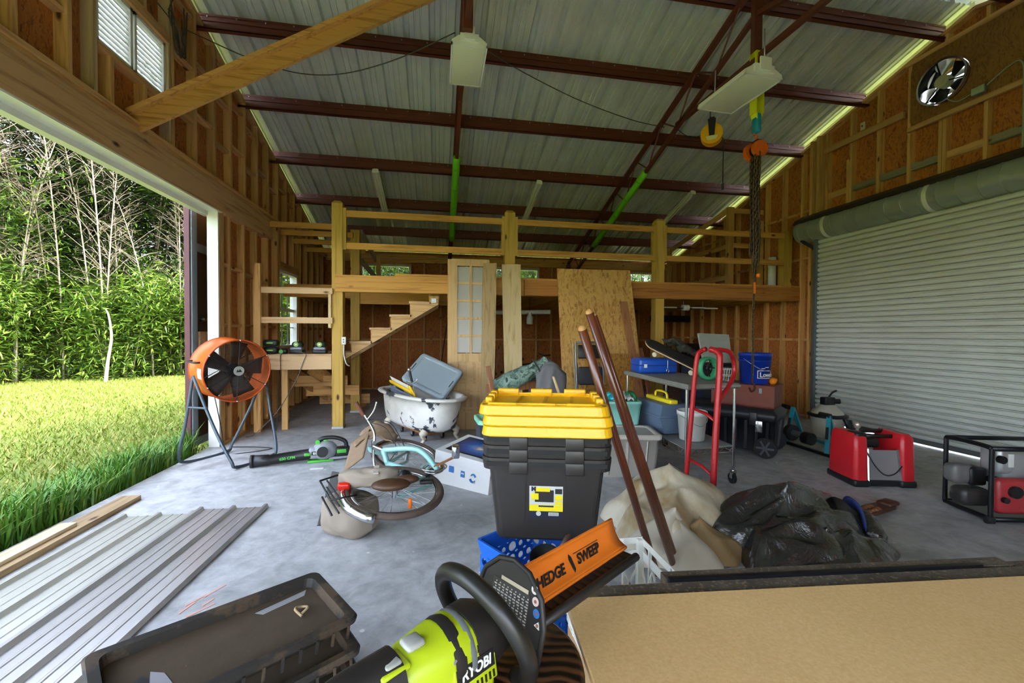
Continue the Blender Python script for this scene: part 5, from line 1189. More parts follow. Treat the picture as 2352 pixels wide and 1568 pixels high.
# ================================================================ UNDER THE LOFT
t = thing('bicycle', 'dark bicycle stored under the loft behind the pale planks', 'bicycle', (1.75, 8.2, 0), R(8))
DG = plain('bike_darkgreen', '14301e', .5)
for x in (-.5, .5):
    o = part('wheel', MB().tube([(x + .32 * math.cos(6.283 * k / 28), 0, .33 + .32 * math.sin(6.283 * k / 28)) for k in range(28)], .02, 6, closed=True), RUB, t)
    for k in range(10): part('spoke', MB().cyl((x, 0, .33), (x + .31 * math.cos(k * .628), 0, .33 + .31 * math.sin(k * .628)), .003, n=4), ZINC, o)
part('frame', MB().cyl((-.5, 0, .33), (-.05, 0, .3), .016).cyl((-.05, 0, .3), (.36, 0, .78), .02).cyl((-.05, 0, .3), (-.2, 0, .85), .018).cyl((-.2, 0, .78), (.36, 0, .82), .018).cyl((-.5, 0, .33), (-.2, 0, .78), .013), DG, t); part('fork', MB().cyl((.5, 0, .33), (.34, 0, .95), .018), DG, t); part('handlebar', MB().tube([(.36, -.28, .98), (.34, 0, .96), (.36, .28, .98)], .014, 8), BLK, t); part('saddle', MB().rbox((-.22, 0, .9), (.26, .13, .06), .03), BLK, t)
t = thing('shelf_unit', 'dark storage shelf under the loft at the back', 'shelf', (3.9, 9.9, 0))
for x in (-.7, .7): part('side', MB().box((x - .02, -.25, 0), (x + .02, .25, 1.7)), BRN, t)
for z in (.2, .7, 1.2, 1.66): part('shelf_board', MB().box((-.7, -.25, z), (.7, .25, z + .03)), BRN, t)
single('wall_bar', MB().box((5.1, 9.6, 1.70), (6.15, 9.64, 1.86)), BLK, 'black bar mounted across the studs under the loft', 'bar')
t = thing('fishing_gear', 'dark rods and gear leaning at the back wall left of the glazed door', 'rods', (.05, 8.3, 0))
for k, (x, dx) in enumerate(((-.1, .25), (0, .3), (.06, .16))): part('rod', MB().cyl((x, 0, .02), (x + dx, .3, 1.75), .010, n=6), BLK, t)
part('tackle_case', MB().rbox((.15, -.1, .18), (.3, .25, .34), .04), plain('case_green', '1c4a24', .5), t)
single('white_pipe', MB().cyl((.75, 8.6, 1.82), (2.25, 8.4, 1.84), .045, n=12), WHITE, 'white pipe slung under the loft joists', 'pipe')
board('plywood_sheet', [(5.2, 8.3, 0), (5.9, 8.3, 0), (5.9, 8.6, 1.2), (5.2, 8.6, 1.2)], .02, plain('dark_panel', '2a1c14', .6), 'dark panel leaning in the far corner under the loft', 'sheet')
# ================================================================ ROOFING SHEETS AND PLANKS ON THE FLOOR
def sheetprof(n, pitch=.235):
    pr = [(0, 0)]
    for k in range(n):
        x = pitch * k
        pr += [(x + .004, 0), (x + .014, .024), (x + .034, .024), (x + .044, 0), (x + .10, 0), (x + .106, .003), (x + .116, .003), (x + .122, 0), (x + .165, 0), (x + .171, .003), (x + .181, .003), (x + .187, 0)]
    return pr + [(pitch * n, 0), (pitch * n + .004, 0), (pitch * n + .014, .024), (pitch * n + .034, .024), (pitch * n + .044, .0)]
SHM = plain('sheet_cream', 'd0cec4', .26, .5, .06, 3)
def sheet(lab, x0, y0, y1, n, z, rz, m):
    mb = MB(); pr = sheetprof(n); vs = [(x, y, zz) for y in (0, y1 - y0) for x, zz in pr]; k = len(pr)
    mb.add(vs, [(i, i + 1, k + i + 1, k + i) for i in range(k - 1)])
    me = mb.mesh('roofing_sheet', m); o = D.objects.new('roofing_sheet', me); C.objects.link(o); o.location = (x0, y0, z); o.rotation_euler = (0, 0, rz)
    md = o.modifiers.new('s', 'SOLIDIFY'); md.thickness = .0015; md.offset = -1
    return tag(o, lab, 'metal sheet', 'ribbed roofing sheets on the floor')
sheet('cream ribbed roofing sheet lying lower, next to the planks', -2.40, .9, 3.62, 2, .002, R(-1.2), SHM)
sheet('grey-tinted ribbed roofing sheet on top at the right edge of the stack', -1.93, .85, 3.66, 2, .008, R(-1.8), plain('sheet_grey', 'b8b4b0', .26, .5, .08, 3))
single('plank', MB().box((-2.57, 2.0, 0), (-2.43, 3.98, .038)), wood('floor_plank', 'a98d66', '7e6444', 1, vr=.05), 'long weathered plank lying along the grass edge', 'plank')
single('plank', MB().box((-2.585, 2.0, .04), (-2.485, 3.42, .062)), wood('floor_plank_pale', 'd2c09c', 'b09a74', 1, vr=.05, knots=False), 'shorter pale board lying on the weathered plank', 'plank')

# ================================================================ DRUM FAN
AX = V((.73, -.68, 0)).normalized(); PPd = V((.68, .73, 0)).normalized(); FC = V((-2.16, 5.10, .97)); FRR = .335; FD = .34
t = thing('drum_fan', 'orange drum fan on a bent tube stand by the door jamb', 'fan', (-2.28, 5.22, 0))
ORG = plain('fan_orange', 'd8641e', .38, .1, .12, 4); BKF = plain('fan_blade', '3a3430', .5, .2)
ML = Matrix(((PPd.x, 0, AX.x, FC.x), (PPd.y, 0, AX.y, FC.y), (0, 1, 0, FC.z), (0, 0, 0, 1)))   # local z = axis, x = right, y = up
tl = Matrix.Rotation(R(4), 4, 'X'); ML = ML @ tl
def F(nm, mb, m, par=None):
    mb.v = [tuple(ML @ V(p)) for p in mb.v]; return part(nm, mb, m, par or t, True)
F('drum', MB().lathe([(FRR - .004, 0), (FRR + .006, .0), (FRR + .006, -.015), (FRR, -.02), (FRR, -FD + .02), (FRR + .006, -FD + .015), (FRR + .006, -FD), (FRR - .004, -FD), (FRR - .004, 0)], 44), ORG)
for k in range(2): F('rim_ring', MB().tube([((FRR + .004) * math.cos(6.283 * i / 44), (FRR + .004) * math.sin(6.283 * i / 44), -FD * k) for i in range(44)], .009, 6, closed=True), plain('fan_rim', 'b84a14', .4))
for zz, nm in ((-.004, 'front_grille'), (-FD + .004, 'rear_grille')):
    mb = MB()
    for i in range(1, 23): 
        r = .05 + (FRR - .055) * i / 22; mb.tube([(r * math.cos(6.283 * k / 36), r * math.sin(6.283 * k / 36), zz) for k in range(36)], .0014, 3, closed=True)
    o = F(nm, mb, BKF); o['kind'] = 'stuff'
    for k in range(6): F('grille_spoke', MB().cyl((.04 * math.cos(k * 1.047 + .5), .04 * math.sin(k * 1.047 + .5), zz + .004), (FRR * math.cos(k * 1.047 + .5), FRR * math.sin(k * 1.047 + .5), zz + .004), .0045, n=5), BLK)
for k in range(6): F('rim_bolt', MB().sph((FRR * math.cos(k * 1.047 + .5), FRR * math.sin(k * 1.047 + .5), .01), .010, 8), CHR)
F('hub_badge', MB().cyl((0, 0, .004), (0, 0, .018), .052, n=24), plain('badge_silver', 'b6b4ac', .35, .4)); F('badge_emblem', MB().prism([(-.03, -.012), (-.015, .018), (-.005, .0), (.008, .022), (.03, -.012)], .018, .020, 'z'), BLK)
for k in range(5):
    a = R(78 + 72 * k); M = Matrix.Rotation(a, 4, 'Z')
    mb = MB().grid(lambda u, v: (.05 + .26 * u, (v - .5) * (.10 + .11 * u), -.13 + .07 * (v - .5) * (1.2 - .3 * u)), 5, 4, M=M); o = F('blade', mb, BKF); md = o.modifiers.new('s', 'SOLIDIFY'); md.thickness = .004
F('motor', MB().cyl((0, 0, -.10), (0, 0, -.26), .075, n=20), BLKM)
F('handle', MB().tube(smooth_path([(-FRR - .0, .10, -.08), (-FRR - .05, .10, -.10), (-FRR - .05, .10, -.24), (-FRR, .10, -.27)]), .010, 8), BLK)
a0 = math.pi * 1.02
F('spec_label', MB().add([((FRR + .003) * math.cos(a), (FRR + .003) * math.sin(a), z) for a in (a0 - .16, a0, a0 + .16) for z in (-.05, -.14)], [(0, 2, 3, 1), (2, 4, 5, 3)]), WHITE)
LEG = plain('fan_leg', '4a5660', .4, .4)
PLp = ML @ V((-FRR - .03, -.05, -.16)); PRp = ML @ V((FRR + .03, -.05, -.16))
def leg(a, b): part('stand_leg', MB().tube(smooth_path([PLp, PLp.lerp(V(a), .55), V(a) + V((0, 0, .09)) * 1, V(a) + (V(b) - V(a)).normalized() * .08 - V((0, 0, a[2] - .017)), V(b) - (V(b) - V(a)).normalized() * .08 + V((0, 0, .0)), V(b) + V((0, 0, .09)), PRp.lerp(V(b), .45), PRp], 7), .016, 8), LEG, t, True)
leg((-2.66, 4.93, .017), (-2.36, 5.42, .017)); leg((-2.05, 4.66, .017), (-1.80, 5.16, .017))
part('cross_brace', MB().cyl(PLp.lerp(V((-2.66, 4.93, 0)), .35), PLp.lerp(V((-2.05, 4.66, 0)), .35), .012).sph(PLp.lerp(V((-2.05, 4.66, 0)), .35), .022, 8), LEG, t, True)
part('power_cord', MB().tube(smooth_path([PLp + V((.1, .2, -.2)), (-2.45, 5.35, .3), (-2.4, 5.35, .02), (-2.2, 5.30, .01), (-1.95, 5.45, .01), (-2.15, 5.55, .01), (-2.45, 5.6, .01)]), .005, 5), BLK, t, True)

# ================================================================ CHARGERS ON THE LANDING
GRN = plain('tool_green', '4cb43c', .45); DKG = plain('tool_darkgreen', '1e3a2a', .45); SIL = plain('charger_silver', '8a8c98', .35, .3)
def charger(loc, rz, lab, two=False):
    t = thing('battery_charger', lab, 'charger', loc, rz, 'green battery chargers on the landing beam')
    if two:
        for z in (.05, .155): part('battery', MB().rbox((0, 0, z), (.20, .13, .095), .04, seg=3), plain('battery_dark', '26302c', .45), t); part('stripe', MB().cbox((0, -.067, z), (.08, .006, .016)), plain('stripe_green', '8ada3a', .5), t)
    else:
        part('base', MB().rbox((0, 0, .03), (.19, .14, .06), .015), BLK, t); part('dock', MB().rbox((0, -.01, .075), (.17, .12, .05), .02), SIL, t); part('battery', MB().rbox((0, .01, .13), (.15, .12, .09), .04, seg=3), DKG, t)
        part('ring_light', MB().lathe([(.022, 0), (.034, 0), (.034, .006), (.022, .006), (.022, 0)], 20, M=Matrix.Translation((0, -.05, .135)) @ Matrix.Rotation(R(90), 4, 'X')), plain('ring_lime', 'b4e060', .4), t); part('gauge', MB().cyl((0, -.052, .135), (0, -.060, .135), .017, n=16), WHITE, t)
    return t
charger((-2.36, 6.60, 1.087), 0, 'pair of dark green batteries stacked at the left end of the landing', True)
charger((-2.01, 6.60, 1.087), R(-5), 'green battery charger in the middle of the landing under the window'); charger((-1.70, 6.60, 1.087), R(4), 'green battery charger nearest the yellow post on the landing')
t = thing('tape_measure', 'small green and black drill head lying between the chargers', 'drill', (-2.18, 6.57, 1.087)); part('body', MB().rbox((0, 0, .035), (.10, .07, .07), .025), BLK, t); part('chuck', MB().cyl((-.02, -.03, .035), (-.02, -.07, .035), .028, n=14), GRN, t)
cable('charger_cord', [(-2.01, 6.53, 1.10), (-1.86, 6.46, 1.09), (-1.90, 6.455, .95), (-1.99, 6.44, .70), (-2.2, 6.36, .30), (-2.42, 6.2, .03), (-2.5, 6.1, .01)], .005, 'grey charger cord hanging from the landing to the floor', m=plain('cord_grey', '6a6a6a', .6))
cable('charger_cord', [(-2.18, 6.52, 1.10), (-2.19, 6.455, 1.06), (-2.19, 6.455, .88), (-2.21, 6.44, .5), (-2.24, 6.43, .01)], .005, 'dark cord hanging straight down from the landing beam', m=BLK)

# ================================================================ LEAF BLOWER
t = thing('leaf_blower', 'black and lime cordless leaf blower lying on the floor', 'leaf blower', (-1.35, 4.86, 0), R(11))
GRY = plain('blower_grey', '8c8e92', .45)
part('tube', MB().tube([(-.56, 0, .06), (-.40, 0, .062), (-.39, 0, .062), (-.02, 0, .085), (.0, 0, .087)], [.062, .056, .050, .058, .062], 18), BLK, t); part('nozzle_ring', MB().lathe([(.05, 0), (.066, 0), (.066, .03), (.05, .03)], 18, M=Matrix.Translation((-.565, 0, .06)) @ Matrix.Rotation(R(90), 4, 'Y')), BLK, t)
part('fan_housing', MB().sph((.14, 0, .115), .105, 18, sc=(1.25, .9, 1)).rbox((.04, 0, .10), (.12, .12, .13), .03), GRY, t); part('base_foot', MB().rbox((.10, 0, .012), (.26, .12, .022), .008), GRN, t)
part('intake', MB().cyl((.12, -.085, .12), (.12, -.112, .12), .055, n=18), BLK, t); part('handle', MB().tube(smooth_path([(.06, 0, .20), (.12, 0, .245), (.24, 0, .245), (.34, 0, .20), (.36, 0, .13)]), .022, 10), BLK, t); part('trigger', MB().rbox((.15, 0, .215), (.05, .03, .03), .008), GRN, t); part('dial', MB().cyl((.07, -.02, .215), (.07, -.045, .215), .024, n=14), GRN, t)
part('battery', MB().rbox((.32, 0, .09), (.15, .10, .10), .02), BLK, t); part('battery_band', MB().rbox((.31, -.002, .10), (.10, .105, .045), .01), GRN, t); part('rear_guard', MB().rbox((.29, 0, .03), (.22, .11, .03), .012), GRY, t)
part('name_plate', MB().rbox((.055, -.066, .105), (.09, .012, .04), .006), BLK, t); part('green_tab', MB().rbox((-.03, -.055, .095), (.06, .02, .03), .006), GRN, t)
text_mesh('EGO', .034, WHITE, t, Matrix.Translation((.062, -.0735, .105)) @ Matrix.Rotation(R(90), 4, 'X'), bold=.001); text_mesh('650 CFM', .040, GRN, t, Matrix.Translation((-.22, -.0565, .074)) @ Matrix.Rotation(R(90), 4, 'X') @ Matrix.Rotation(R(3.5), 4, 'Z'), bold=.001)
single('paper_tag', MB().cbox((-1.22, 4.60, .002), (.13, .04, .003)), WHITE, 'small white slip on the floor below the leaf blower', 'paper')

# ================================================================ COMPUTER BOX
BA, BBc = V((-.04, 4.05, 0)), V((.43, 3.62, 0)); ux = (BBc - BA).normalized(); uy = V((-ux.y, ux.x, 0)); Lx = (BBc - BA).length
t = thing('computer_box', 'white computer carton printed with a blue nebula screen', 'box', BA.lerp(BBc, .5), math.atan2(ux.y, ux.x))
CW = plain('carton_white', 'dcdad8', .5, 0, .04)
h0, h1, dp = .30, .26, .52
q = [(-Lx / 2, 0, 0), (Lx / 2, 0, 0), (Lx / 2 - .02, dp, 0), (-Lx / 2 + .02, dp, 0), (-Lx / 2 + .01, .02, h0), (Lx / 2 + .02, .02, h1), (Lx / 2, dp - .03, h1 + .05), (-Lx / 2 + .03, dp - .03, h0 + .05)]
part('carton', MB().add(q, [(3, 2, 1, 0), (4, 5, 6, 7), (0, 1, 5, 4), (1, 2, 6, 5), (2, 3, 7, 6), (3, 0, 4, 7)]), CW, t)
def topuv(u, v, e=.002):
    a, b, c, d = [V(q[i]) for i in (4, 5, 6, 7)]; p_ = a.lerp(b, u).lerp(d.lerp(c, u), v); return p_ + V((0, -.08, 1)) * e
def frontuv(u, v, e=.002):
    a, b, c, d = [V(q[i]) for i in (0, 1, 5, 4)]; return a.lerp(b, u).lerp(d.lerp(c, u), v) + V((0, -1, .05)) * e
def neb():
    m, tt, b = base('nebula_print'); tc = N(tt, 'TexCoord'); mp = N(tt, 'Mapping'); tt.links.new(tc.outputs['Generated'], mp.inputs[0])
    mp.inputs['Location'].default_value = (-.55, -.45, -.5)
    ln = N(tt, 'VectorMath', operation='LENGTH'); nz = noise(tt, tc.outputs['Generated'], 5, 6, .65, .8)
    ad = N(tt, 'VectorMath', operation='MULTIPLY_ADD'); tt.links.new(nz.outputs[1], ad.inputs[0]); ad.inputs[1].default_value = (.22, .22, 0); tt.links.new(mp.outputs[0], ad.inputs[2])
    sb = N(tt, 'VectorMath', operation='SUBTRACT'); tt.links.new(ad.outputs[0], sb.inputs[0]); sb.inputs[1].default_value = (.11, .11, -.0); sc = N(tt, 'VectorMath', operation='MULTIPLY'); tt.links.new(sb.outputs[0], sc.inputs[0]); sc.inputs[1].default_value = (1, 1, 0)
    tt.links.new(sc.outputs[0], ln.inputs[0])
    col = ramp(tt, ln.outputs['Value'], [(.03, 'f0dcc0'), (.09, '9a7c88'), (.16, '4a7ec0'), (.32, '1c4a9a'), (.6, '14244c')])
    tt.links.new(col, b.inputs['Base Color']); b.inputs['Roughness'].default_value = .35; return m
NB = neb()
part('screen_border', MB().add([topuv(.10, .12), topuv(.93, .12), topuv(.93, .90), topuv(.10, .90)], [(0, 1, 2, 3)]), BLK, t); part('screen_print', MB().add([topuv(.12, .16, .004), topuv(.91, .16, .004), topuv(.91, .86, .004), topuv(.12, .86, .004)], [(0, 1, 2, 3)]), NB, t)
def quadf(u0, u1, v0, v1, m, nm, e=.003): part(nm, MB().add([frontuv(u0, v0, e), frontuv(u1, v0, e), frontuv(u1, v1, e), frontuv(u0, v1, e)], [(0, 1, 2, 3)]), m, t)
IB = plain('icon_blue', '2a6cb0', .4)
quadf(.28, .37, .42, .62, IB, 'icon'); quadf(.50, .57, .36, .56, IB, 'icon'); quadf(.51, .56, .46, .50, CW, 'icon', .005)
pts = [frontuv(.72 + .045 * math.cos(a_), .42 + .12 * math.sin(a_), .004) for a_ in [R(20 + 14 * k) for k in range(10)]]; part('icon', MB().tube(pts, .012, 5, fl=.2), IB, t); pts = [frontuv(.72 + .045 * math.cos(a_), .42 + .12 * math.sin(a_), .004) for a_ in [R(200 + 14 * k) for k in range(10)]]; part('icon', MB().tube(pts, .012, 5, fl=.2), IB, t)

# ================================================================ BICYCLE LYING ON ITS SIDE
t = thing('bicycle', 'mint green step-through bicycle lying on its side with tan pannier bags', 'bicycle', (-.35, 3.5, 0))
MT = plain('bike_mint', '9accc8', .3, .1, .06); TYR = plain('tyre_brown', '5a4a40', .75, 0, .15); TAN = plain('pannier_tan', '8f8274', .8, 0, .12, 8, .06); BUR = plain('burlap', '8a725a', .85, 0, .2, 20, .1)
def wheel(c, nrm, r, nm='wheel'):
    c = V(c); n_ = V(nrm).normalized(); x = n_.orthogonal().normalized(); y = n_.cross(x); cr_ = lambda a, rr: c + (x * math.cos(a) + y * math.sin(a)) * rr
    o = part(nm, MB().tube([cr_(6.283 * k / 44, r) for k in range(44)], .023, 10, closed=True), TYR, t, True)
    part('rim', MB().tube([cr_(6.283 * k / 44, r - .03) for k in range(44)], .013, 6, closed=True), CHR, o, True)
    part('hub', MB().cyl(c - n_ * .05, c + n_ * .05, .022, n=12), CHR, o, True)
    for k in range(28): part('spoke', MB().cyl(c + n_ * (.035 if k % 2 else -.035), cr_(6.283 * k / 28 + (.12 if k % 4 < 2 else -.12), r - .03), .0016, n=4, cap=False), CHR, o, True)
rc = V((-.30, 3.10, .275)); rn = V((.10, -.16, 1))
wheel(rc, rn, .325)
fc = V((-.30, 4.28, .18)); wheel(fc, (.25, -.2, 1), .325)
bbk = V((-.06, 3.36, .27)); hd = V((-.47, 3.84, .37)); hd2 = V((-.43, 3.80, .26))
def tb(nm, a, b, r, m=MT, **k): return part(nm, MB().tube(smooth_path([a, b] if not k else [a] + k['via'] + [b]), r, 10), m, t, True)
tb('down_tube', hd2, bbk, .026); tb('top_tube', hd, bbk + V((.06, -.02, .06)), .022, via=[hd.lerp(bbk, .5) + V((.10, .02, .10))])
tb('chain_stay', bbk, rc + V((0, 0, .05)), .013); tb('chain_stay', bbk + V((.02, 0, -.06)), rc + V((0, 0, -.05)), .013)
tb('seat_tube', bbk, V((-.22, 2.95, .40)), .016); tb('seat_stay', V((-.15, 3.10, .36)), rc + V((.0, .0, .05)), .010); tb('head_tube', hd, hd2, .024)
tb('fork', hd2, fc + V((0, 0, .05)), .016, via=[hd2 + V((.05, .12, .0))]); tb('fork', hd2, fc + V((0, 0, -.05)), .016, via=[hd2 + V((.04, .10, -.06))])
part('front_fender', MB().tube([fc + (V((1, 0, -.25)).normalized() * math.cos(a) + V((0, 1, -.25)).normalized() * math.sin(a)) * .365 for a in [R(110 + 10 * k) for k in range(14)]], .03, 8, fl=.4), plain('fender_mint', '9ed6d2', .3), t, True)
xr = rn.normalized().orthogonal().normalized(); yr = rn.normalized().cross(xr)
def rr_(a, r, h=0): return rc + (xr * math.cos(a) + yr * math.sin(a)) * r + rn.normalized() * h
# rear fender over the side that points at the camera's left
ang0 = math.atan2(V((-.9, -.25, 0)).dot(yr), V((-.9, -.25, 0)).dot(xr))
part('rear_fender', MB().tube([rr_(ang0 + R(-50 + 10 * k), .36) for k in range(12)], .032, 8, fl=.5), CHR, t, True)
o = part('rear_rack', MB().tube([rr_(ang0 + R(25), .30, .07), rr_(ang0 + R(20), .46, .07), rr_(ang0 - R(12), .50, .07), rr_(ang0 - R(25), .40, .07)], .007, 6).tube([rr_(ang0 + R(18), .44, -.05), rr_(ang0 - R(12), .48, -.05)], .007, 6), BLK, t, True)
for k in range(3): part('rack_slat', MB().cyl(rr_(ang0 + R(20), .40, -.04 + .05 * k), rr_(ang0 - R(15), .46, -.04 + .05 * k), .006, n=6), BLK, o, True)
part('tail_reflector', MB().rbox((0, 0, 0), (.085, .05, .05), .015, M=Matrix.Translation(rr_(ang0 - R(20), .40, .0) + V((.06, -.06, .02)))), plain('reflector_red', 'd8200c', .25), t, True); part('spoke_reflector', MB().rbox((0, 0, 0), (.025, .02, .07), .006, M=Matrix.Translation(rr_(ang0 + R(110), .20, .0))), plain('reflector_amber', 'e06a10', .3), t, True)
part('saddle', MB().sph((-.30, 2.84, .41), .10, 16, sc=(1.25, .8, .35)).sph((-.20, 2.90, .42), .05, 12, sc=(1.6, .8, .6)), plain('saddle_brown', '4a2e1a', .5), t, True); part('saddle_clamp', MB().sph((-.22, 2.95, .42), .05, 10), BLKM, t, True)
part('chainring', MB().lathe([(.05, -.004), (.085, -.004), (.085, .004), (.05, .004), (.05, -.004)], 24, M=Matrix.Translation(bbk + V((.03, 0, .07))) @ Matrix.Rotation(R(12), 4, 'X')), CHR, t, True); part('chain_guard', MB().tube([bbk + V((.03 + .10 * math.cos(6.283 * k / 24), .10 * math.sin(6.283 * k / 24), .08)) for k in range(24)], .006, 6, closed=True), CHR, t, True)
part('crank_arm', MB().bar(bbk + V((.03, 0, .08)), bbk + V((.18, .02, .14)), .022, .014), BRN, t, True); part('pedal', MB().rbox((0, 0, 0), (.06, .09, .10), .012, M=Matrix.Translation(bbk + V((.20, .02, .19)))), CHR, t, True); part('crank_arm', MB().bar(bbk + V((.03, 0, .06)), bbk + V((-.06, -.14, .03)), .022, .014), BLKM, t, True); part('pedal', MB().rbox((0, 0, 0), (.10, .07, .03), .01, M=Matrix.Translation(bbk + V((-.02, -.17, .03)))), BLK, t, True)
st0 = hd + V((-.09, .06, .02)); 
part('stem', MB().cyl(hd, st0, .02).cyl(st0 - V((0, .0, .05)), st0 + V((0, 0, .05)), .018), CHR, t, True)
part('handlebar', MB().tube(smooth_path([st0 + V((.02, -.05, -.20)), st0 + V((0, -.02, -.10)), st0, st0 + V((0, .03, .12)), st0 + V((-.08, .10, .24)), st0 + V((-.12, .10, .30))]), .012, 8), CHR, t, True); part('grip', MB().cyl(st0 + V((-.10, .10, .26)), st0 + V((-.17, .10, .38)), .019, n=12), plain('grip_brown', '6a3a28', .6), t, True); part('grip', MB().cyl(st0 + V((.02, -.05, -.20)), st0 + V((-.03, -.10, -.27)), .019, n=12), plain('grip_brown', '6a3a28', .6), t, True)
part('brake_lever', MB().tube(smooth_path([st0 + V((-.07, .08, .22)), st0 + V((-.01, .06, .30)), st0 + V((.02, .05, .39))]), .008, 6), CHR, t, True)
part('brake_cable', MB().tube(smooth_path([st0 + V((-.05, .08, .22)), st0 + V((.14, .02, .20)), st0 + V((.26, -.05, .02)), hd.lerp(bbk, .45) + V((.04, 0, .06))]), .004, 5).tube(smooth_path([st0 + V((-.05, .08, .20)), st0 + V((.10, .0, .16)), st0 + V((.20, -.08, .0)), hd2]), .004, 5), BLK, t, True)
part('handlebar_bag', MB().grid(lambda u, v: tuple(st0 + V((-.16 + .34 * u + .02 * math.sin(v * 6), .20 - .18 * v + .05 * math.sin(u * 3.1), .20 * math.sin(3.14 * (.12 + .76 * u)) * (1 - .55 * v) - .02 + .012 * math.sin(u * 17 + v * 11)))), 14, 10).grid(lambda u, v: tuple(st0 + V((-.22 + .16 * u, .16 - .34 * v, .12 - .16 * v - .20 * (1 - u) * .6))), 8, 8), BUR, t, True, solid=.01)
# panniers
def pouch(mb, c, L, W_, H_, axx, axy, axz, seed):
    random.seed(seed); rings = []
    for i in range(19):
        s = i / 18; q_ = (.45 + .55 * math.sin(3.14 * (.12 + .80 * s))) * (1 - .6 * max(0, (s - .82) / .18) ** 2) * (1 - .4 * max(0, (.15 - s) / .15)); ring = []
        for k in range(32):
            a = 6.283 * k / 32; e = .94 + .16 * (1 - abs(mn.noise(V((math.cos(a) * 1.3 + seed, math.sin(a) * 1.3, s * 3.2)))) * 2.2)
            yy = math.copysign(abs(math.cos(a)) ** .6, math.cos(a)) * W_ / 2 * q_ * e; zz = math.copysign(abs(math.sin(a)) ** .7, math.sin(a)) * H_ / 2 * min(1, .35 + .75 * q_) * e
            ring.append(tuple(V(c) + axx * (L * (s - .5)) + axy * yy + axz * zz))
        rings.append(ring)
    return loft(mb, rings)
mb = MB(); pouch(mb, (-.48, 3.14, .37), .42, .20, .13, V((.98, -.14, .06)), V((.14, .97, -.2)), V((-.05, .2, .97)), 1); pan = part('pannier', mb, TAN, t, True); part('strap', MB().bar((-.42, 3.02, .43), (-.43, 3.14, .445), .035, .008, (0, 0, 1)), plain('strap_pale', 'b8ada0', .7), pan, True)
mb = MB(); pouch(mb, (-.60, 3.10, .135), .40, .30, .24, V((.88, -.42, -.10)).normalized(), V((.42, .88, .1)).normalized(), V((.1, -.1, .99)).normalized(), 5); pan = part('pannier', mb, TAN, t, True); part('strap', MB().bar((-.54, 2.99, .19), (-.52, 2.97, .06), .035, .008, (0, -1, 0)), plain('strap_pale', 'b8ada0', .7), pan, True)
part('pannier_backing', MB().prism([(-.86, 3.24), (-.74, 3.30), (-.66, 3.42), (-.74, 3.20)], .0, .006, 'z').bar((-.80, 3.22, .01), (-.72, 3.30, .36), .02, .10, (1, 0, 0)), BLK, t, True)

# ================================================================ TARP, TRASH BAG, POLES
def heap(mb, c, rx, ry, h, rz, fn, nu=64, nv=64, und=0.):
    M = Matrix.Translation(c) @ Matrix.Rotation(rz, 4, 'Z')
    def f(u, v):
        a = 2 * math.pi * u; r = v; x = rx * r * math.cos(a); y = ry * r * math.sin(a)
        e = 1 + .12 * math.sin(3 * a + 1) + .08 * math.sin(7 * a); k = max(0, 1 - r * r)
        return (x * e, y * e, max(.003, h * k ** .75 * (1 + .25 * math.sin(a + .6)) + fn(x, y, a, r) * min(1, (1 - r) * 5)))
    mb.grid(f, nu, nv, M=M); return mb
def ridg(x, y, s, seed): return 1 - abs(mn.noise(V((x * s + seed, y * s, seed)))) * 2
t = thing('canvas_tarp', 'crumpled cream canvas tarp heaped on the floor by the brown poles', 'tarp', (1.64, 2.76, 0))
def cvs():
    m, tt, b = base('canvas'); co = coords(tt); n = noise(tt, co, 2.2, 4, .6, .5); n2 = noise(tt, co, 60, 2)
    col = ramp(tt, n.outputs[0], [(.36, '8a7048'), (.48, 'a89a80'), (.62, 'c0b6a2')]); tt.links.new(col, b.inputs['Base Color']); b.inputs['Roughness'].default_value = .9; bump(tt, b, n2.outputs[0], .2, .004); return m
CV = cvs()
part('cloth', heap(MB(), (0, .04, 0), .47, .43, .30, R(-20), lambda x, y, a, r: .05 * ridg(x, y, 2.6, 3) * (1 - r) + .05 * ridg(x, y, 5, 9), 72, 60), CV, t)
part('fold', heap(MB(), (-.12, -.26, 0), .34, .26, .16, R(35), lambda x, y, a, r: .08 * ridg(x, y, 4, 13) * (1 - r), 48, 30), plain('canvas_white', 'b4aa98', .9, 0, .1, 5), t)
part('fold', heap(MB(), (.02, -.30, 0), .26, .20, .13, R(-30), lambda x, y, a, r: .07 * ridg(x, y, 5, 23) * (1 - r), 48, 30), plain('canvas_brown', '7a6240', .9, 0, .2, 5), t)
part('corner', MB().prism([(.40, -.02), (.50, .02), (.44, .12), (.36, .10)], .10, .40, 'z'), CV, t) if False else None
t = thing('trash_bag', 'shiny black plastic trash bag stuffed and lying on the floor', 'bag', (2.27, 2.40, 0))
def film():
    m, tt, b = base('black_film'); co = coords(tt); n = noise(tt, co, 5, 5, .6, 1.2)
    b.inputs['Base Color'].default_value = lin('2c2b2a'); b.inputs['Roughness'].default_value = .16; b.inputs['Specular IOR Level'].default_value = .8; b.inputs['Coat Weight'].default_value = .6; b.inputs['Coat Roughness'].default_value = .08; bump(tt, b, n.outputs[0], .8, .04)
    n2 = noise(tt, co, 3, 4); tt.links.new(ramp(tt, n2.outputs[0], [(.3, '1a1a1b'), (.7, '34322f')]), b.inputs['Base Color']); return m
FM = film()
part('film', heap(MB(), (.04, .06, 0), .62, .35, .25, R(8), lambda x, y, a, r: .07 * ridg(x * .6 + .5 * y, y * 2.6, 2.2, 5) * (1 - r * .5) + .045 * ridg(x * .7 + y, y * 2, 5, 2), 90, 60), FM, t)
part('film_skirt', heap(MB(), (.10, -.18, 0), .46, .20, .12, R(-4), lambda x, y, a, r: .07 * ridg(x * 1.6, y, 4, 8) * (1 - r * .5), 64, 36), FM, t)
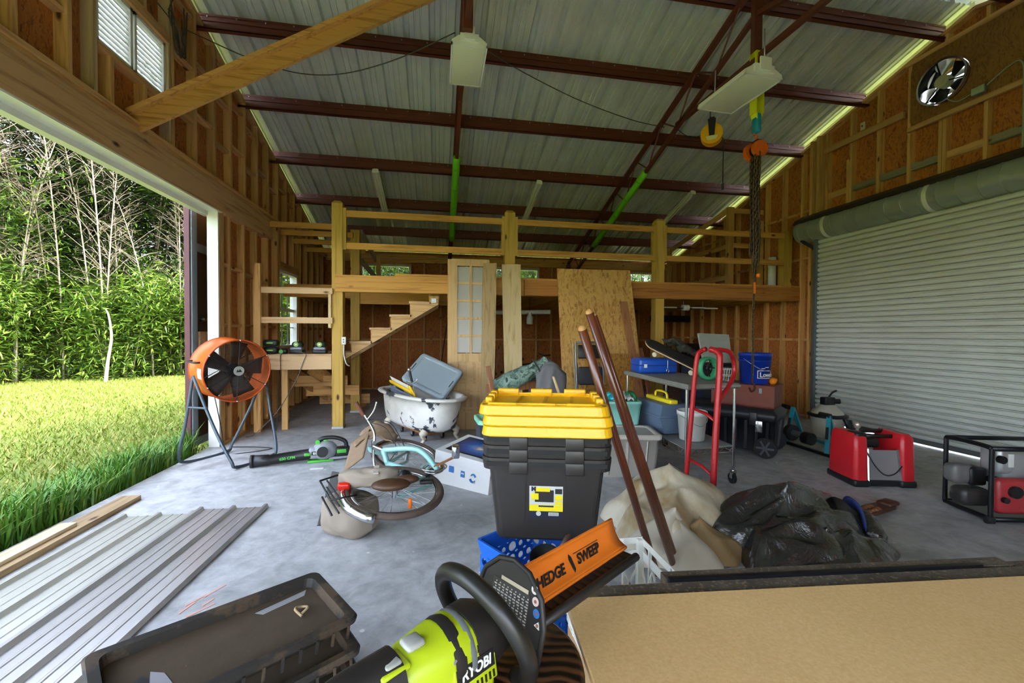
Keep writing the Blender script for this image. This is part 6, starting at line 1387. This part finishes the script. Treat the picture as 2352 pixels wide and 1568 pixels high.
part('neck', MB().tube(smooth_path([(.50, .12, .14), (.62, .13, .13), (.70, .12, .10), (.66, .02, .05), (.60, -.06, .03)]), [.12, .10, .085, .07, .055, .05, .05, .05, .05, .055, .06, .065, .07, .075, .08, .08, .08, .08, .08, .08, .08, .08, .07, .06, .05], 12), FM, t)
part('tie_cloth', MB().tube(smooth_path([(.60, .0, .04), (.63, .06, .17), (.66, .16, .20), (.69, .22, .10)]), .05, 8, fl=.25), plain('tie_blue', '2a3c78', .8), t)
t = thing('tool_belt', 'brown leather cartridge belt sticking out of the trash bag neck', 'belt', (3.05, 2.66, 0), R(14))
LTH = plain('leather_brown', '4e2a1a', .45, 0, .25)
part('strap', MB().prism([(-.10, -.05), (.52, -.04), (.60, .02), (.55, .07), (.2, .08), (-.10, .07)], .03, .055, 'z'), LTH, t)
for k in range(9):
    for j in range(2): part('loop', MB().sph((-.02 + .042 * k, -.02 + .05 * j, .062), .018, 8, sc=(1, 1.2, .8)), plain('brass_studs', '8a5a3a', .35, .4), t)
part('end_flap', MB().rbox((.53, .02, .06), (.14, .10, .03), .012), LTH, t); part('handle', MB().cyl((-.06, .09, .07), (.03, .10, .08), .018), plain('tool_orange', 'd88a20', .5), t)
PW = plain('pole_varnish', '5e2c14', .28, 0, .25, 5, .01, coat=.4)
for a, b, r, lab in (((1.26, 2.26, 0), (.655, 1.87, 1.42), .021, 'brown varnished pole standing leftmost of the three by the totes'), ((1.395, 2.30, 0), (.71, 1.93, 1.50), .020, 'brown varnished pole in the middle, the longest of the three'), ((1.44, 2.34, 0), (.755, 1.99, 1.49), .017, 'thin brown varnished pole rightmost of the three by the totes')):
    t = thing('wooden_pole', lab, 'pole', a, group='brown poles leaning on the totes'); d = V(b) - V(a); part('shaft', MB().tube([(0, 0, 0), d * .5, d], r, 12), PW, t); part('end_cap', MB().sph(d, r * .98, 10), plain('pole_end', 'b88a50', .5), t)

# ================================================================ TOTES ON CRATES
TX, TY, TR_ = .465, 1.785, R(-14)
TOT = plain('tote_black', '2a2624', .4, 0, .12); YEL = plain('lid_yellow', 'eab00c', .36, 0, .05)
def tote(z, lab, first):
    t = thing('storage_tote', lab, 'tote', (TX, TY, z), TR_, 'nested black totes'); mb = MB()
    W1, D1, W2, D2, H_ = .405, .275, .462, .322, .375
    rg = lambda w_, d_, zz, r=.03: [(x, y, zz) for x, y in rrect(w_, d_, r)]
    loft(mb, [rg(W1 - .02, D1 - .02, 0), rg(W1, D1, .012), rg(W2, D2, H_ - .075), rg(.508, .366, H_ - .075, .045), rg(.518, .376, H_ - .04, .05), rg(.518, .376, H_ - .028, .05), rg(.470, .330, H_ - .028), rg(W1 - .006, D1 - .006, .02)], sm=False)
    part('body', mb, TOT, t)
    if first:
        for s in (-1, 1):
            part('side_rib', MB().add([(s * .125 - .045, -.165, .295), (s * .125 + .045, -.165, .295), (s * .105 + .018, -.146, .085), (s * .105 - .018, -.146, .085), (s * .125 - .045, -.158, .295), (s * .125 + .045, -.158, .295), (s * .105 + .018, -.136, .085), (s * .105 - .018, -.136, .085)], [(0, 1, 2, 3), (0, 4, 5, 1), (1, 5, 6, 2), (2, 6, 7, 3), (3, 7, 4, 0)]), TOT, t)
    for x, w_ in ((0, .14), (-.19, .09), (.19, .09)): part('rim_slot', MB().cbox((x, -.1855, H_ - .050), (w_, .006, .018)), plain('slot_dark', '080808', .7), t)
    for x in (-.11, .11): part('handle_lug', MB().rbox((x, -.184, H_ - .065), (.075, .014, .05), .005), TOT, t)
    return t
for k in range(3): tt0 = tote(.56 + .049 * k, ['lowest black tote of the nested stack, with a product label', 'middle black tote of the nested stack, only its rim showing', 'topmost black tote of the nested stack, right under the yellow lids'][k], k == 0); TO = tt0 if k == 0 else TO
# sticker on the lowest tote
Ms = Matrix.Translation((.0, -.1508, .165)) @ Matrix.Rotation(R(90 + 4.7), 4, 'X')
def stick(nm, x0, y0, x1, y1, m, e): part(nm, MB().box((x0, y0, e - .0006), (x1, y1, e), M=Ms), m, TO)
YS = plain('sticker_yellow', 'e6d21c', .4); NV = plain('sticker_navy', '20263a', .4); LG = plain('sticker_grey', 'c4c4c0', .4)
stick('label_base', -.067, -.066, .067, .066, LG, .001); stick('label_band', -.067, -.038, .067, -.012, YS, .002); stick('label_footer', -.067, -.066, .067, -.038, NV, .002)
stick('label_picture', -.045, .0, .03, .050, TOT, .002); stick('label_picture', -.048, .044, .015, .060, YS, .003); stick('label_picture', -.06, .01, -.03, .036, YS, .003); stick('label_picture', .036, .035, .064, .056, TOT, .002); stick('label_picture', .036, .008, .064, .030, YS, .002); stick('label_picture', .036, -.010, .064, .004, YS, .002)
stick('label_title', -.030, -.020, .030, -.014, NV, .003); part('label_seal', MB().cyl(Ms @ V((-.030, -.048, .002)), Ms @ V((-.030, -.048, .0035)), .010, n=14), LG, TO); stick('barcode', .010, -.056, .050, -.042, WHITE, .003)
for k in range(7): stick('barcode_bar', .014 + .005 * k, -.055, .016 + .005 * k, -.043, NV, .004)
text_mesh('M', .024, NV, TO, Ms @ Matrix.Translation((-.050, .054, .0035)), bold=.0012)
def lid(z, lab, dx, top):
    t = thing('tote_lid', lab, 'lid', (TX + dx, TY, z), TR_, 'yellow tote lids'); mb = MB(); rg = lambda w_, d_, zz, r=.05: [(x, y, zz) for x, y in rrect(w_, d_, r, 5)]
    loft(mb, [rg(.520, .380, 0), rg(.524, .384, .004), rg(.512, .372, .036), rg(.500, .360, .040), rg(.440, .300, .040, .03), rg(.425, .285, .030, .03)], cap0=False, sm=False); part('shell', mb, YEL, t)
    if top:
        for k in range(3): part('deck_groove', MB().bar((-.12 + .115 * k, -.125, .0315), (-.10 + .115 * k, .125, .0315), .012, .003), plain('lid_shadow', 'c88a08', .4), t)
        for k in range(3): 
            part('stack_lug', MB().rbox((-.165 + .155 * k, .155, .047), (.10, .028, .034), .006), YEL, t); part('stack_lug', MB().rbox((-.165 + .155 * k, -.158, .042), (.115, .02, .012), .005), YEL, t)
        for y in (-.09, 0.01, .10):
            for s in (-1, 1): part('stack_lug', MB().rbox((s * .225, y, .046), (.03, .05, .030), .006), YEL, t)
        part('inner_lip', MB().tube([(x, y, .040) for x, y in rrect(.445, .305, .03)], .006, 6, closed=True), YEL, t)
        for sx_ in (-1, 1):
            for sy_ in (-1, 1): part('lock_hole', MB().cbox((sx_ * .235, sy_ * .165, .0405), (.018, .006, .002)), plain('slot_dark', '080808', .7), t)
    return t
ZT = .56 + .098 + .347
lid(ZT - .012, 'lowest yellow tote lid, snapped on the top tote', 0, False); lid(ZT + .030, 'middle yellow tote lid of the stack', .002, False); lid(ZT + .072, 'topmost yellow tote lid with raised lugs', -.012, True)
def holed(mb, p0, U, Wv, nx, nz, seed, rmax=.42):
    random.seed(seed); U = V(U); Wv = V(Wv); p0 = V(p0); n = 14
    for i in range(nx):
        for j in range(nz):
            a = U / nx; b = Wv / nz; c = p0 + a * (i + .5) + b * (j + .5); r = random.uniform(.18, rmax); s_ = min(a.length, b.length)
            au, bu = a.normalized(), b.normalized(); outer = []; inner = []
            for k in range(n):
                t_ = 2 * math.pi * (k + .5) / n; cc, ss = math.cos(t_), math.sin(t_); f = min(a.length / 2 / max(abs(cc), 1e-6), b.length / 2 / max(abs(ss), 1e-6))
                outer.append(c + au * cc * f + bu * ss * f); inner.append(c + (au * cc + bu * ss) * r * s_)
            mb.add(outer + inner, [(k, (k + 1) % n, n + (k + 1) % n, n + k) for k in range(n)])
BC = plain('crate_blue', '1660c8', .35, 0, .06)
def bluecrate(z, lab):
    t = thing('plastic_crate', lab, 'crate', (.385, 1.655, z), R(32), 'blue crates under the totes'); w_, d_, h = .32, .35, .279; x0, x1, y0, y1 = -w_ / 2, w_ / 2, -d_ / 2, d_ / 2; k = .93
    for nm, p, U, sd in (('wall', (x0 * k, y0 * k, .01), (w_ * k, 0, 0), 1), ('wall', (x0 * k, y1 * k, .01), (w_ * k, 0, 0), 2), ('wall', (x0 * k, y0 * k, .01), (0, d_ * k, 0), 3), ('wall', (x1 * k, y0 * k, .01), (0, d_ * k, 0), 4)):
        mb = MB(); holed(mb, p, U, (0, 0, h - .07), 6, 4, sd); part(nm, mb, BC, t, solid=.004)
    mb = MB(); loft(mb, [[(x, y, h - .06) for x, y in rrect(w_ * k, d_ * k, .01)], [(x, y, h - .01) for x, y in rrect(w_, d_, .015)], [(x, y, h) for x, y in rrect(w_, d_, .015)], [(x, y, h) for x, y in rrect(w_ * .94, d_ * .94, .012)], [(x, y, h - .06) for x, y in rrect(w_ * k - .01, d_ * k - .01, .01)]], cap0=False, cap1=False, sm=False); part('rim', mb, BC, t)
    part('base', MB().box((x0 * k, y0 * k, .002), (x1 * k, y1 * k, .014)), BC, t); return t
bluecrate(0, 'lower blue perforated crate standing on the floor under the other crate'); bluecrate(.28, 'upper blue perforated crate with round holes under the black totes')
t = thing('frying_pan', 'black pan with a brown handle in the blue crate', 'pan', (.42, 1.60, .50), rot=Euler((R(20), R(-12), R(15)))); part('bowl', MB().lathe([(.001, 0), (.05, 0), (.065, .03), (.062, .03), (.048, .005), (.001, .005)], 18), BLKM, t); part('handle', MB().tube([(.06, 0, .03), (.11, .02, .05), (.17, .04, .07)], .012, 8), plain('handle_brown', '4a2e22', .5), t)
t = thing('pipe_wrench', 'greasy pipe fitting with a rusty collar in the blue crate', 'tool', (.45, 1.50, .50), rot=Euler((0, R(20), R(40)))); part('shaft', MB().cyl((-.08, 0, 0), (.08, 0, .02), .014), BLKM, t); part('collar', MB().lathe([(.012, 0), (.024, 0), (.024, .03), (.012, .03)], 14, M=Matrix.Translation((.08, 0, .02)) @ Matrix.Rotation(R(80), 4, 'Y')), plain('collar_rust', '9a6a44', .4, .4), t)
# white milk crate on a carton
single('cardboard_box', MB().box((.46, 1.18, 0), (.735, 1.44, .365)), plain('cardboard', 'a5835a', .8, 0, .08), 'plain brown carton under the white milk crate', 'box')
t = thing('milk_crate', 'white lattice milk crate with loose tools behind the workbench', 'crate', (.60, 1.305, .366)); WC = plain('crate_white', 'd4d2c8', .45); w_ = .285; h = .284; a_ = w_ / 2
for s in (-1, 1):
    for s2 in (-1, 1): part('corner_post', MB().box((s * a_, s2 * a_, 0), (s * (a_ - .022), s2 * (a_ - .022), h)), WC, t)
for s in (-1, 1):
    for ax_ in (0, 1):
        f = (lambda u, v: (u, s * (a_ - .004), v)) if ax_ == 0 else (lambda u, v: (s * (a_ - .004), u, v))
        for z0, z1 in ((0, .03), (h - .075, h - .045), (h - .02, h)): part('band', MB().box(f(-a_, z0), [q_ + .003 for q_ in f(a_, z1)]), WC, t)
        for x in (-.07, .07): part('upright', MB().bar(f(x, 0), f(x, h), .012, .006, (0, 1, 0) if ax_ else (1, 0, 0)), WC, t)
        for k in range(3):
            x0 = -a_ + w_ * k / 3; x1 = x0 + w_ / 3; part('lattice', MB().bar(f(x0, .03), f(x1, h - .075), .006, .006), WC, t); part('lattice', MB().bar(f(x1, .03), f(x0, h - .075), .006, .006), WC, t)
part('base', MB().box((-a_, -a_, 0), (a_, a_, .008)), WC, t)
t = thing('wood_shims', 'bundle of pale wood shims standing in the white milk crate', 'shims', (.535, 1.25, .38))
for k in range(6): part('shim', MB().bar((.012 * k - .03, 0, 0), (.02 * k - .05, .04 - .01 * k, .20 + .012 * (k % 3)), .010, .03, (0, 1, 0)), PZ, t)
t = thing('socket_wrench', 'chrome socket wrench in the white milk crate', 'tool', (.645, 1.27, .48)); part('head', MB().cyl((0, 0, 0), (0, -.03, .05), .016, n=12), CHR, t); part('shaft', MB().cyl((0, 0, 0), (.05, .04, -.06), .008), CHR, t)

# ================================================================ WORKBENCH WITH MDF SHEET
BR_ = R(-4.9)
t = thing('workbench', 'dark sawdust-covered workbench under the brown fibreboard sheet', 'workbench', (1.30, .55, 0), BR_)
def bench():
    m, tt, b = base('bench_dark'); co = coords(tt); n = noise(tt, co, 6, 6, .7); n2 = noise(tt, co, 90, 3, .7)
    col = mixc(tt, ramp(tt, n2.outputs[0], [(.56, (0, 0, 0)), (.62, (.8, .8, .8))]), ramp(tt, n.outputs[0], [(.35, '4a4036'), (.65, '706454')]), 'a08a68'); tt.links.new(col, b.inputs['Base Color']); b.inputs['Roughness'].default_value = .85; bump(tt, b, n2.outputs[0], .4, .006); return m
BD = bench()
part('top_plank', MB().box((-.97, -.45, .665), (1.1, .475, .703)), BD, t); part('top_plank', MB().box((-.70, .490, .660), (.40, .535, .700)), BD, t); part('top_plank', MB().box((.42, .480, .655), (1.1, .525, .690)), BD, t); part('metal_rail', MB().box((-.70, .476, .685), (.28, .489, .712)), BLKM, t)
for x in (-.88, 1.0):
    for y in (-.38, .40): part('leg', MB().box((x - .045, y - .045, 0), (x + .045, y + .045, .665)), BRN, t)
part('apron', MB().box((-.9, .40, .56), (1.0, .44, .665)), BRN, t)
def mdf():
    m, tt, b = base('fibreboard'); co = coords(tt); n = noise(tt, co, 2, 5, .6); n2 = noise(tt, co, 120, 3, .7); n3 = noise(tt, co, 3.4, 2)
    col = mixc(tt, .4, ramp(tt, n.outputs[0], [(.3, 'dab06e'), (.7, 'e8be80')]), ramp(tt, n2.outputs[0], [(.3, 'c89c62'), (.7, 'f0cc98')])
    ); vo = N(tt, 'TexVoronoi'); tt.links.new(co, vo.inputs['Vector']); vo.inputs['Scale'].default_value = 3.3
    col = mixc(tt, ramp(tt, vo.outputs['Distance'], [(.012, (1, 1, 1)), (.022, (0, 0, 0))]), col, '4a3018'); tt.links.new(col, b.inputs['Base Color']); b.inputs['Roughness'].default_value = .55; return m
o = single('fibreboard_sheet', MB().rbox((0, 0, .0095), (1.95, .98, .019), .002, seg=1, sm=False), mdf(), 'smooth brown fibreboard sheet lying on the workbench', 'sheet'); o.location = (1.252, .462, .704); o.rotation_euler = (0, 0, BR_)
# ================================================================ STOOL AND HEDGE TRIMMER
t = thing('stool', 'round dark zebra-grained wooden stool under the hedge trimmer', 'stool', (.108, .86, 0))
def zebra():
    m, tt, b = base('zebra_wood'); co = coords(tt, (1, 1, 1), (0, 0, R(-62))); nz = noise(tt, co, 3.0, 2); ad = N(tt, 'VectorMath', operation='MULTIPLY_ADD'); tt.links.new(nz.outputs[1], ad.inputs[0]); ad.inputs[1].default_value = (.30, .10, 0); tt.links.new(co, ad.inputs[2])
    wv = N(tt, 'TexWave', wave_type='BANDS', bands_direction='X'); tt.links.new(ad.outputs[0], wv.inputs['Vector']); wv.inputs['Scale'].default_value = 13; wv.inputs['Distortion'].default_value = 4.5; wv.inputs['Detail'].default_value = 2; wv.inputs['Detail Scale'].default_value = .6
    col = ramp(tt, wv.outputs['Fac'], [(.22, '140c07'), (.40, '2a170c'), (.62, '4c2c17'), (.9, '5e3a20')]); tt.links.new(col, b.inputs['Base Color']); b.inputs['Roughness'].default_value = .4; bump(tt, b, wv.outputs['Fac'], .15, .004); return m
ZB = zebra()
part('seat', MB().lathe([(.001, .686), (.18, .686), (.192, .694), (.195, .704), (.192, .715), (.182, .721), (.001, .722)], 48), ZB, t)
for k in range(4): a_ = R(45 + 90 * k); part('leg', MB().cyl((.13 * math.cos(a_), .13 * math.sin(a_), .688), (.19 * math.cos(a_), .19 * math.sin(a_), 0), .02, .016), BRN, t)
for k in range(4): a_, b_ = R(45 + 90 * k), R(135 + 90 * k); part('stretcher', MB().cyl((.168 * math.cos(a_), .168 * math.sin(a_), .25), (.168 * math.cos(b_), .168 * math.sin(b_), .25), .011), BRN, t)
t = thing('hedge_trimmer', 'lime and black electric hedge trimmer with an orange blade sweep on the stool', 'hedge trimmer', (.045, .805, .731), R(34.5))
LIM = plain('trimmer_lime', 'b2c41a', .4, 0, .1, 6, .02, dirt=('6a6428', .72, 9)); TBK = plain('trimmer_black', '262220', .5, 0, .25, 9, .03, dirt=('6e6048', .70, 14)); ORS = plain('sweep_orange', 'd8701a', .45, 0, .14, 6, .02, dirt=('8a4c20', .70, 16))
def ell(x, ry, rz_, cz_, n=20, e=.75): return [(x, ry * math.copysign(abs(math.cos(6.283 * k / n)) ** e, math.cos(6.283 * k / n)), cz_ + rz_ * math.copysign(abs(math.sin(6.283 * k / n)) ** e, math.sin(6.283 * k / n))) for k in range(n)]
mb = MB(); loft(mb, [ell(-.16, .035, .035, .075), ell(-.12, .050, .050, .078), ell(-.06, .060, .058, .078), ell(-.02, .062, .060, .078), ell(.02, .055, .052, .075)]); part('motor_housing', mb, LIM, t)
mb = MB(); loft(mb, [ell(-.005, .060, .060, .08), ell(.03, .062, .060, .08), ell(.06, .055, .052, .075), ell(.09, .035, .040, .06), ell(.12, .03, .03, .045)]); part('gear_housing', mb, TBK, t)
part('dark_band', MB().lathe([(.0, 0)] * 0 or [(.064, -.012), (.066, 0), (.064, .012)], 20, M=Matrix.Translation((-.045, 0, .078)) @ Matrix.Rotation(R(90), 4, 'Y')), TBK, t); part('grey_band', MB().lathe([(.065, -.006), (.067, 0), (.065, .006)], 20, M=Matrix.Translation((-.018, 0, .078)) @ Matrix.Rotation(R(90), 4, 'Y')), plain('band_grey', '6a6e70', .4), t)
mb = MB(); loft(mb, [ell(-.36, .026, .030, .075), ell(-.30, .030, .034, .095), ell(-.22, .034, .040, .098), ell(-.14, .046, .050, .085)]); part('rear_handle', mb, TBK, t)
part('handle_stripe', MB().tube(smooth_path([(-.27, -.030, .105), (-.22, -.038, .115), (-.17, -.046, .095), (-.15, -.045, .06)]), .008, 6), LIM, t); part('latch', MB().rbox((-.155, -.012, .128), (.03, .03, .012), .004), plain('latch_grey', 'a8a8a0', .4), t); part('switch', MB().rbox((-.11, -.006, .137), (.035, .035, .012), .006), plain('latch_grey', 'a8a8a0', .4), t); part('lime_collar', MB().rbox((-.155, -.010, .122), (.055, .05, .012), .005), LIM, t)
part('base_skirt', MB().rbox((-.06, -.005, .02), (.20, .105, .04), .012), LIM, t)
Mp = Matrix.Translation((-.015, -.0605, .072)) @ Matrix.Rotation(R(78), 4, 'X')
part('vent_panel', MB().rbox((0, 0, -.002), (.095, .075, .008), .003, M=Mp), LIM, t)
for k in range(9): part('vent_slot', MB().box((-.040 + .0095 * k, .021, .002), (-.036 + .0095 * k, .033, .0035), M=Mp), BLK, t); part('vent_slot', MB().box((-.040 + .0095 * k, -.033, .002), (-.036 + .0095 * k, -.021, .0035), M=Mp), BLK, t)
part('name_plate', MB().box((-.042, -.014, .002), (.042, .014, .004), M=Mp), BLK, t); text_mesh('RYOBI', .0235, WHITE, t, Mp @ Matrix.Translation((0, 0, .0045)), bold=.0006, shear=.15)
for sx_ in (-.042, .042): part('panel_screw', MB().cyl(Mp @ V((sx_, .030, .002)), Mp @ V((sx_, .030, .005)), .004, n=8), ZINC, t)
# shield
sh = [(-.095, -.02), (-.10, .05), (-.085, .10), (-.045, .135), (0, .145), (.045, .135), (.085, .10), (.10, .05), (.095, -.02)]
Msh = Matrix.Translation((.115, 0, .04)) @ Matrix.Rotation(R(12), 4, 'Y')
mb = MB(); mb.prism(sh, 0, .005, 'x', M=Msh); part('shield', mb, TBK, t); mb = MB().tube([Msh @ V((.0, a_, b_)) for a_, b_ in sh], .006, 6); part('shield_rim', mb, TBK, t)
mb = MB().box((-.0012, -.055, .03), (-.0002, .055, .095), M=Msh); part('warning_label', mb, plain('label_dark', '35302c', .5), t)
for k in range(11):
    mb = MB()
    for j in range(9):
        w_ = .003 + .007 * ((k * 7 + j * 5) % 5) / 5; mb.box((-.0022, -.053 + .0118 * j, .031 + .0055 * k), (-.0014, -.053 + .0118 * j + w_, .0335 + .0055 * k), M=Msh)
    o = part('label_text_row', mb, plain('label_text', 'b0aca4', .6), t); o['kind'] = 'stuff'
mb = MB().box((-.0022, -.05, .096), (-.0012, .03, .104), M=Msh); part('label_heading', mb, plain('label_cream', 'b8ac94', .6), t)
for k, m_ in enumerate(('d8d0cc', 'd0b8b0', '2a6ab0', 'd0ccc0')):
    a_ = -.066 - .006 * k; b_ = .112 - .020 * k; part('pictogram', MB().cyl(Msh @ V((-.001, a_, b_)), Msh @ V((-.003, a_, b_)), .0085, n=16 if k < 3 else 3), plain('picto_%d' % k, m_, .5), t)
    part('pictogram_mark', MB().cyl(Msh @ V((-.003, a_, b_)), Msh @ V((-.0036, a_, b_)), .0035, n=8), plain('picto_mark', '8a5a50' if k != 2 else 'e0e0e0', .5), t)
# front loop handle
Ml = Matrix.Translation((.060, 0, .075)) @ Matrix.Rotation(R(-22), 4, 'Y')
part('loop_handle', MB().tube([Ml @ V((0, .122 * math.cos(a_), .015 + .118 * math.sin(a_))) for a_ in [R(-62 + 304 * k / 40) for k in range(41)]], .0175, 14), plain('loop_black', '1e1c1a', .38, 0, .2), t)
# blade
part('blade_bar', MB().box((.11, -.022, .030), (.60, .012, .036)), plain('blade_steel', '3c3834', .4, .7), t); part('blade_guard', MB().tube([(.11, -.034, .036), (.60, -.034, .036)], .011, 8), TBK, t)
for k in range(17): part('tooth', MB().prism([(.135 + .027 * k, -.042), (.150 + .027 * k, -.042), (.147 + .027 * k, .02), (.138 + .027 * k, .02)], .036, .040, 'z'), plain('blade_steel', '3c3834', .4, .7), t)
def swp(u, v): return (.135 + .475 * u, .006 + .050 * v + .006 * math.sin(v * 3.14), .045 + .065 * v - .014 * math.sin(v * 3.14))
part('sweep', MB().grid(swp, 12, 8), ORS, t, solid=.004); part('sweep_lip', MB().tube([swp(k / 12, 1) for k in range(13)], .005, 6), ORS, t); part('sweep_lip', MB().tube([swp(k / 12, 0) for k in range(13)], .005, 6), ORS, t)
nx_ = V((0, -.065, .050)).normalized(); uy_ = V((0, .050, .065)).normalized()
Mt = Matrix(((1, 0, 0, .375), (0, uy_.y, nx_.y, .034), (0, uy_.z, nx_.z, .0665), (0, 0, 0, 1)))
text_mesh('HEDGE', .033, BLK, t, Mt @ Matrix.Translation((-.075, 0, .004)), bold=.0009, shear=.35); text_mesh('SWEEP', .033, BLK, t, Mt @ Matrix.Translation((.082, .002, .004)), bold=.0009, shear=.35); part('blade_mark', MB().prism([(-.004, -.02), (.004, -.014), (.006, .016), (0, .026), (-.006, .014)], .004, .005, 'z', M=Mt @ Matrix.Translation((.012, 0, 0))), BLK, t)
part('sweep_frame', MB().box((.030, .019, .004), (.142, .0205, .005), M=Mt), BLK, t)
# ================================================================ STACK OF BLACK TRAYS
DIR = plain('tray_black', '2a2622', .55, 0, .25, 6, .05, dirt=('4e4030', .56, 5)); SOIL = plain('tray_soil', '4a3c2c', .9, 0, .25, 14, .15, dirt=('8a7448', .68, 40))
def tray(z, rx_, ry_, rz_, lab, loc, w_=.72, d_=.36):
    t = thing('plant_tray', lab, 'tray', (loc[0], loc[1], z), rot=Euler((rx_, ry_, rz_)), group='black plastic trays in a stack'); mb = MB(); rg = lambda a, b, zz, r=.03: [(x, y, zz) for x, y in rrect(a, b, r)]
    loft(mb, [rg(w_ * .86, d_ * .80, 0), rg(w_ * .93, d_ * .90, .055), rg(w_ + .01, d_ + .01, .045), rg(w_ + .015, d_ + .015, .062), rg(w_, d_, .068), rg(w_ * .92, d_ * .86, .066), rg(w_ * .90, d_ * .83, .03)], sm=False, cap1=False); part('shell', mb, DIR, t)
    part('dirt_layer', MB().prism(rrect(w_ * .895, d_ * .825, .03), .028, .0315, 'z'), SOIL, t)
    for k in range(12): part('rim_clip', MB().box((-w_ / 2 + .04 + .058 * k, -d_ / 2 - .012, .0), (-w_ / 2 + .048 + .058 * k, -d_ / 2 - .004, .05)), DIR, t)
    return t
tc_ = (-.70, 1.60); rz0 = R(39)
t = tray(.285, R(6), R(3), rz0, 'topmost dirt-covered black plastic tray of the stack', tc_); part('torn_hole', MB().prism([(.10, .11), (.30, .13), (.28, .10), (.12, .085)], .0318, .0325, 'z'), plain('hole_pale', '9a9a9c', .6), t); part('torn_hole', MB().prism([(-.27, -.06), (-.22, -.02), (-.24, .03), (-.28, .0)], .0318, .0325, 'z'), BLK, t); part('foil_scrap', MB().prism([(-.24, -.08), (-.18, -.06), (-.19, .0), (-.22, .03)], .033, .034, 'z'), plain('foil', 'b8b8c0', .3, .5), t); part('straw_knot', MB().tube(smooth_path([(.22, -.01, .04), (.25, .0, .05), (.24, .03, .04), (.21, .02, .05), (.22, -.02, .04)]), .005, 5), plain('straw', 'a8906a', .8), t)
tray(.165, R(2), R(-2), rz0 - R(7), 'middle black plastic tray of the stack', (tc_[0] + .02, tc_[1] - .02));  tray(.082, 0, 0, rz0 - R(10), 'lower black plastic tray of the stack', (tc_[0] + .03, tc_[1] - .03)); tray(.002, 0, 0, rz0 - R(6), 'lowest black plastic tray resting on the floor', (tc_[0] + .02, tc_[1] - .02))
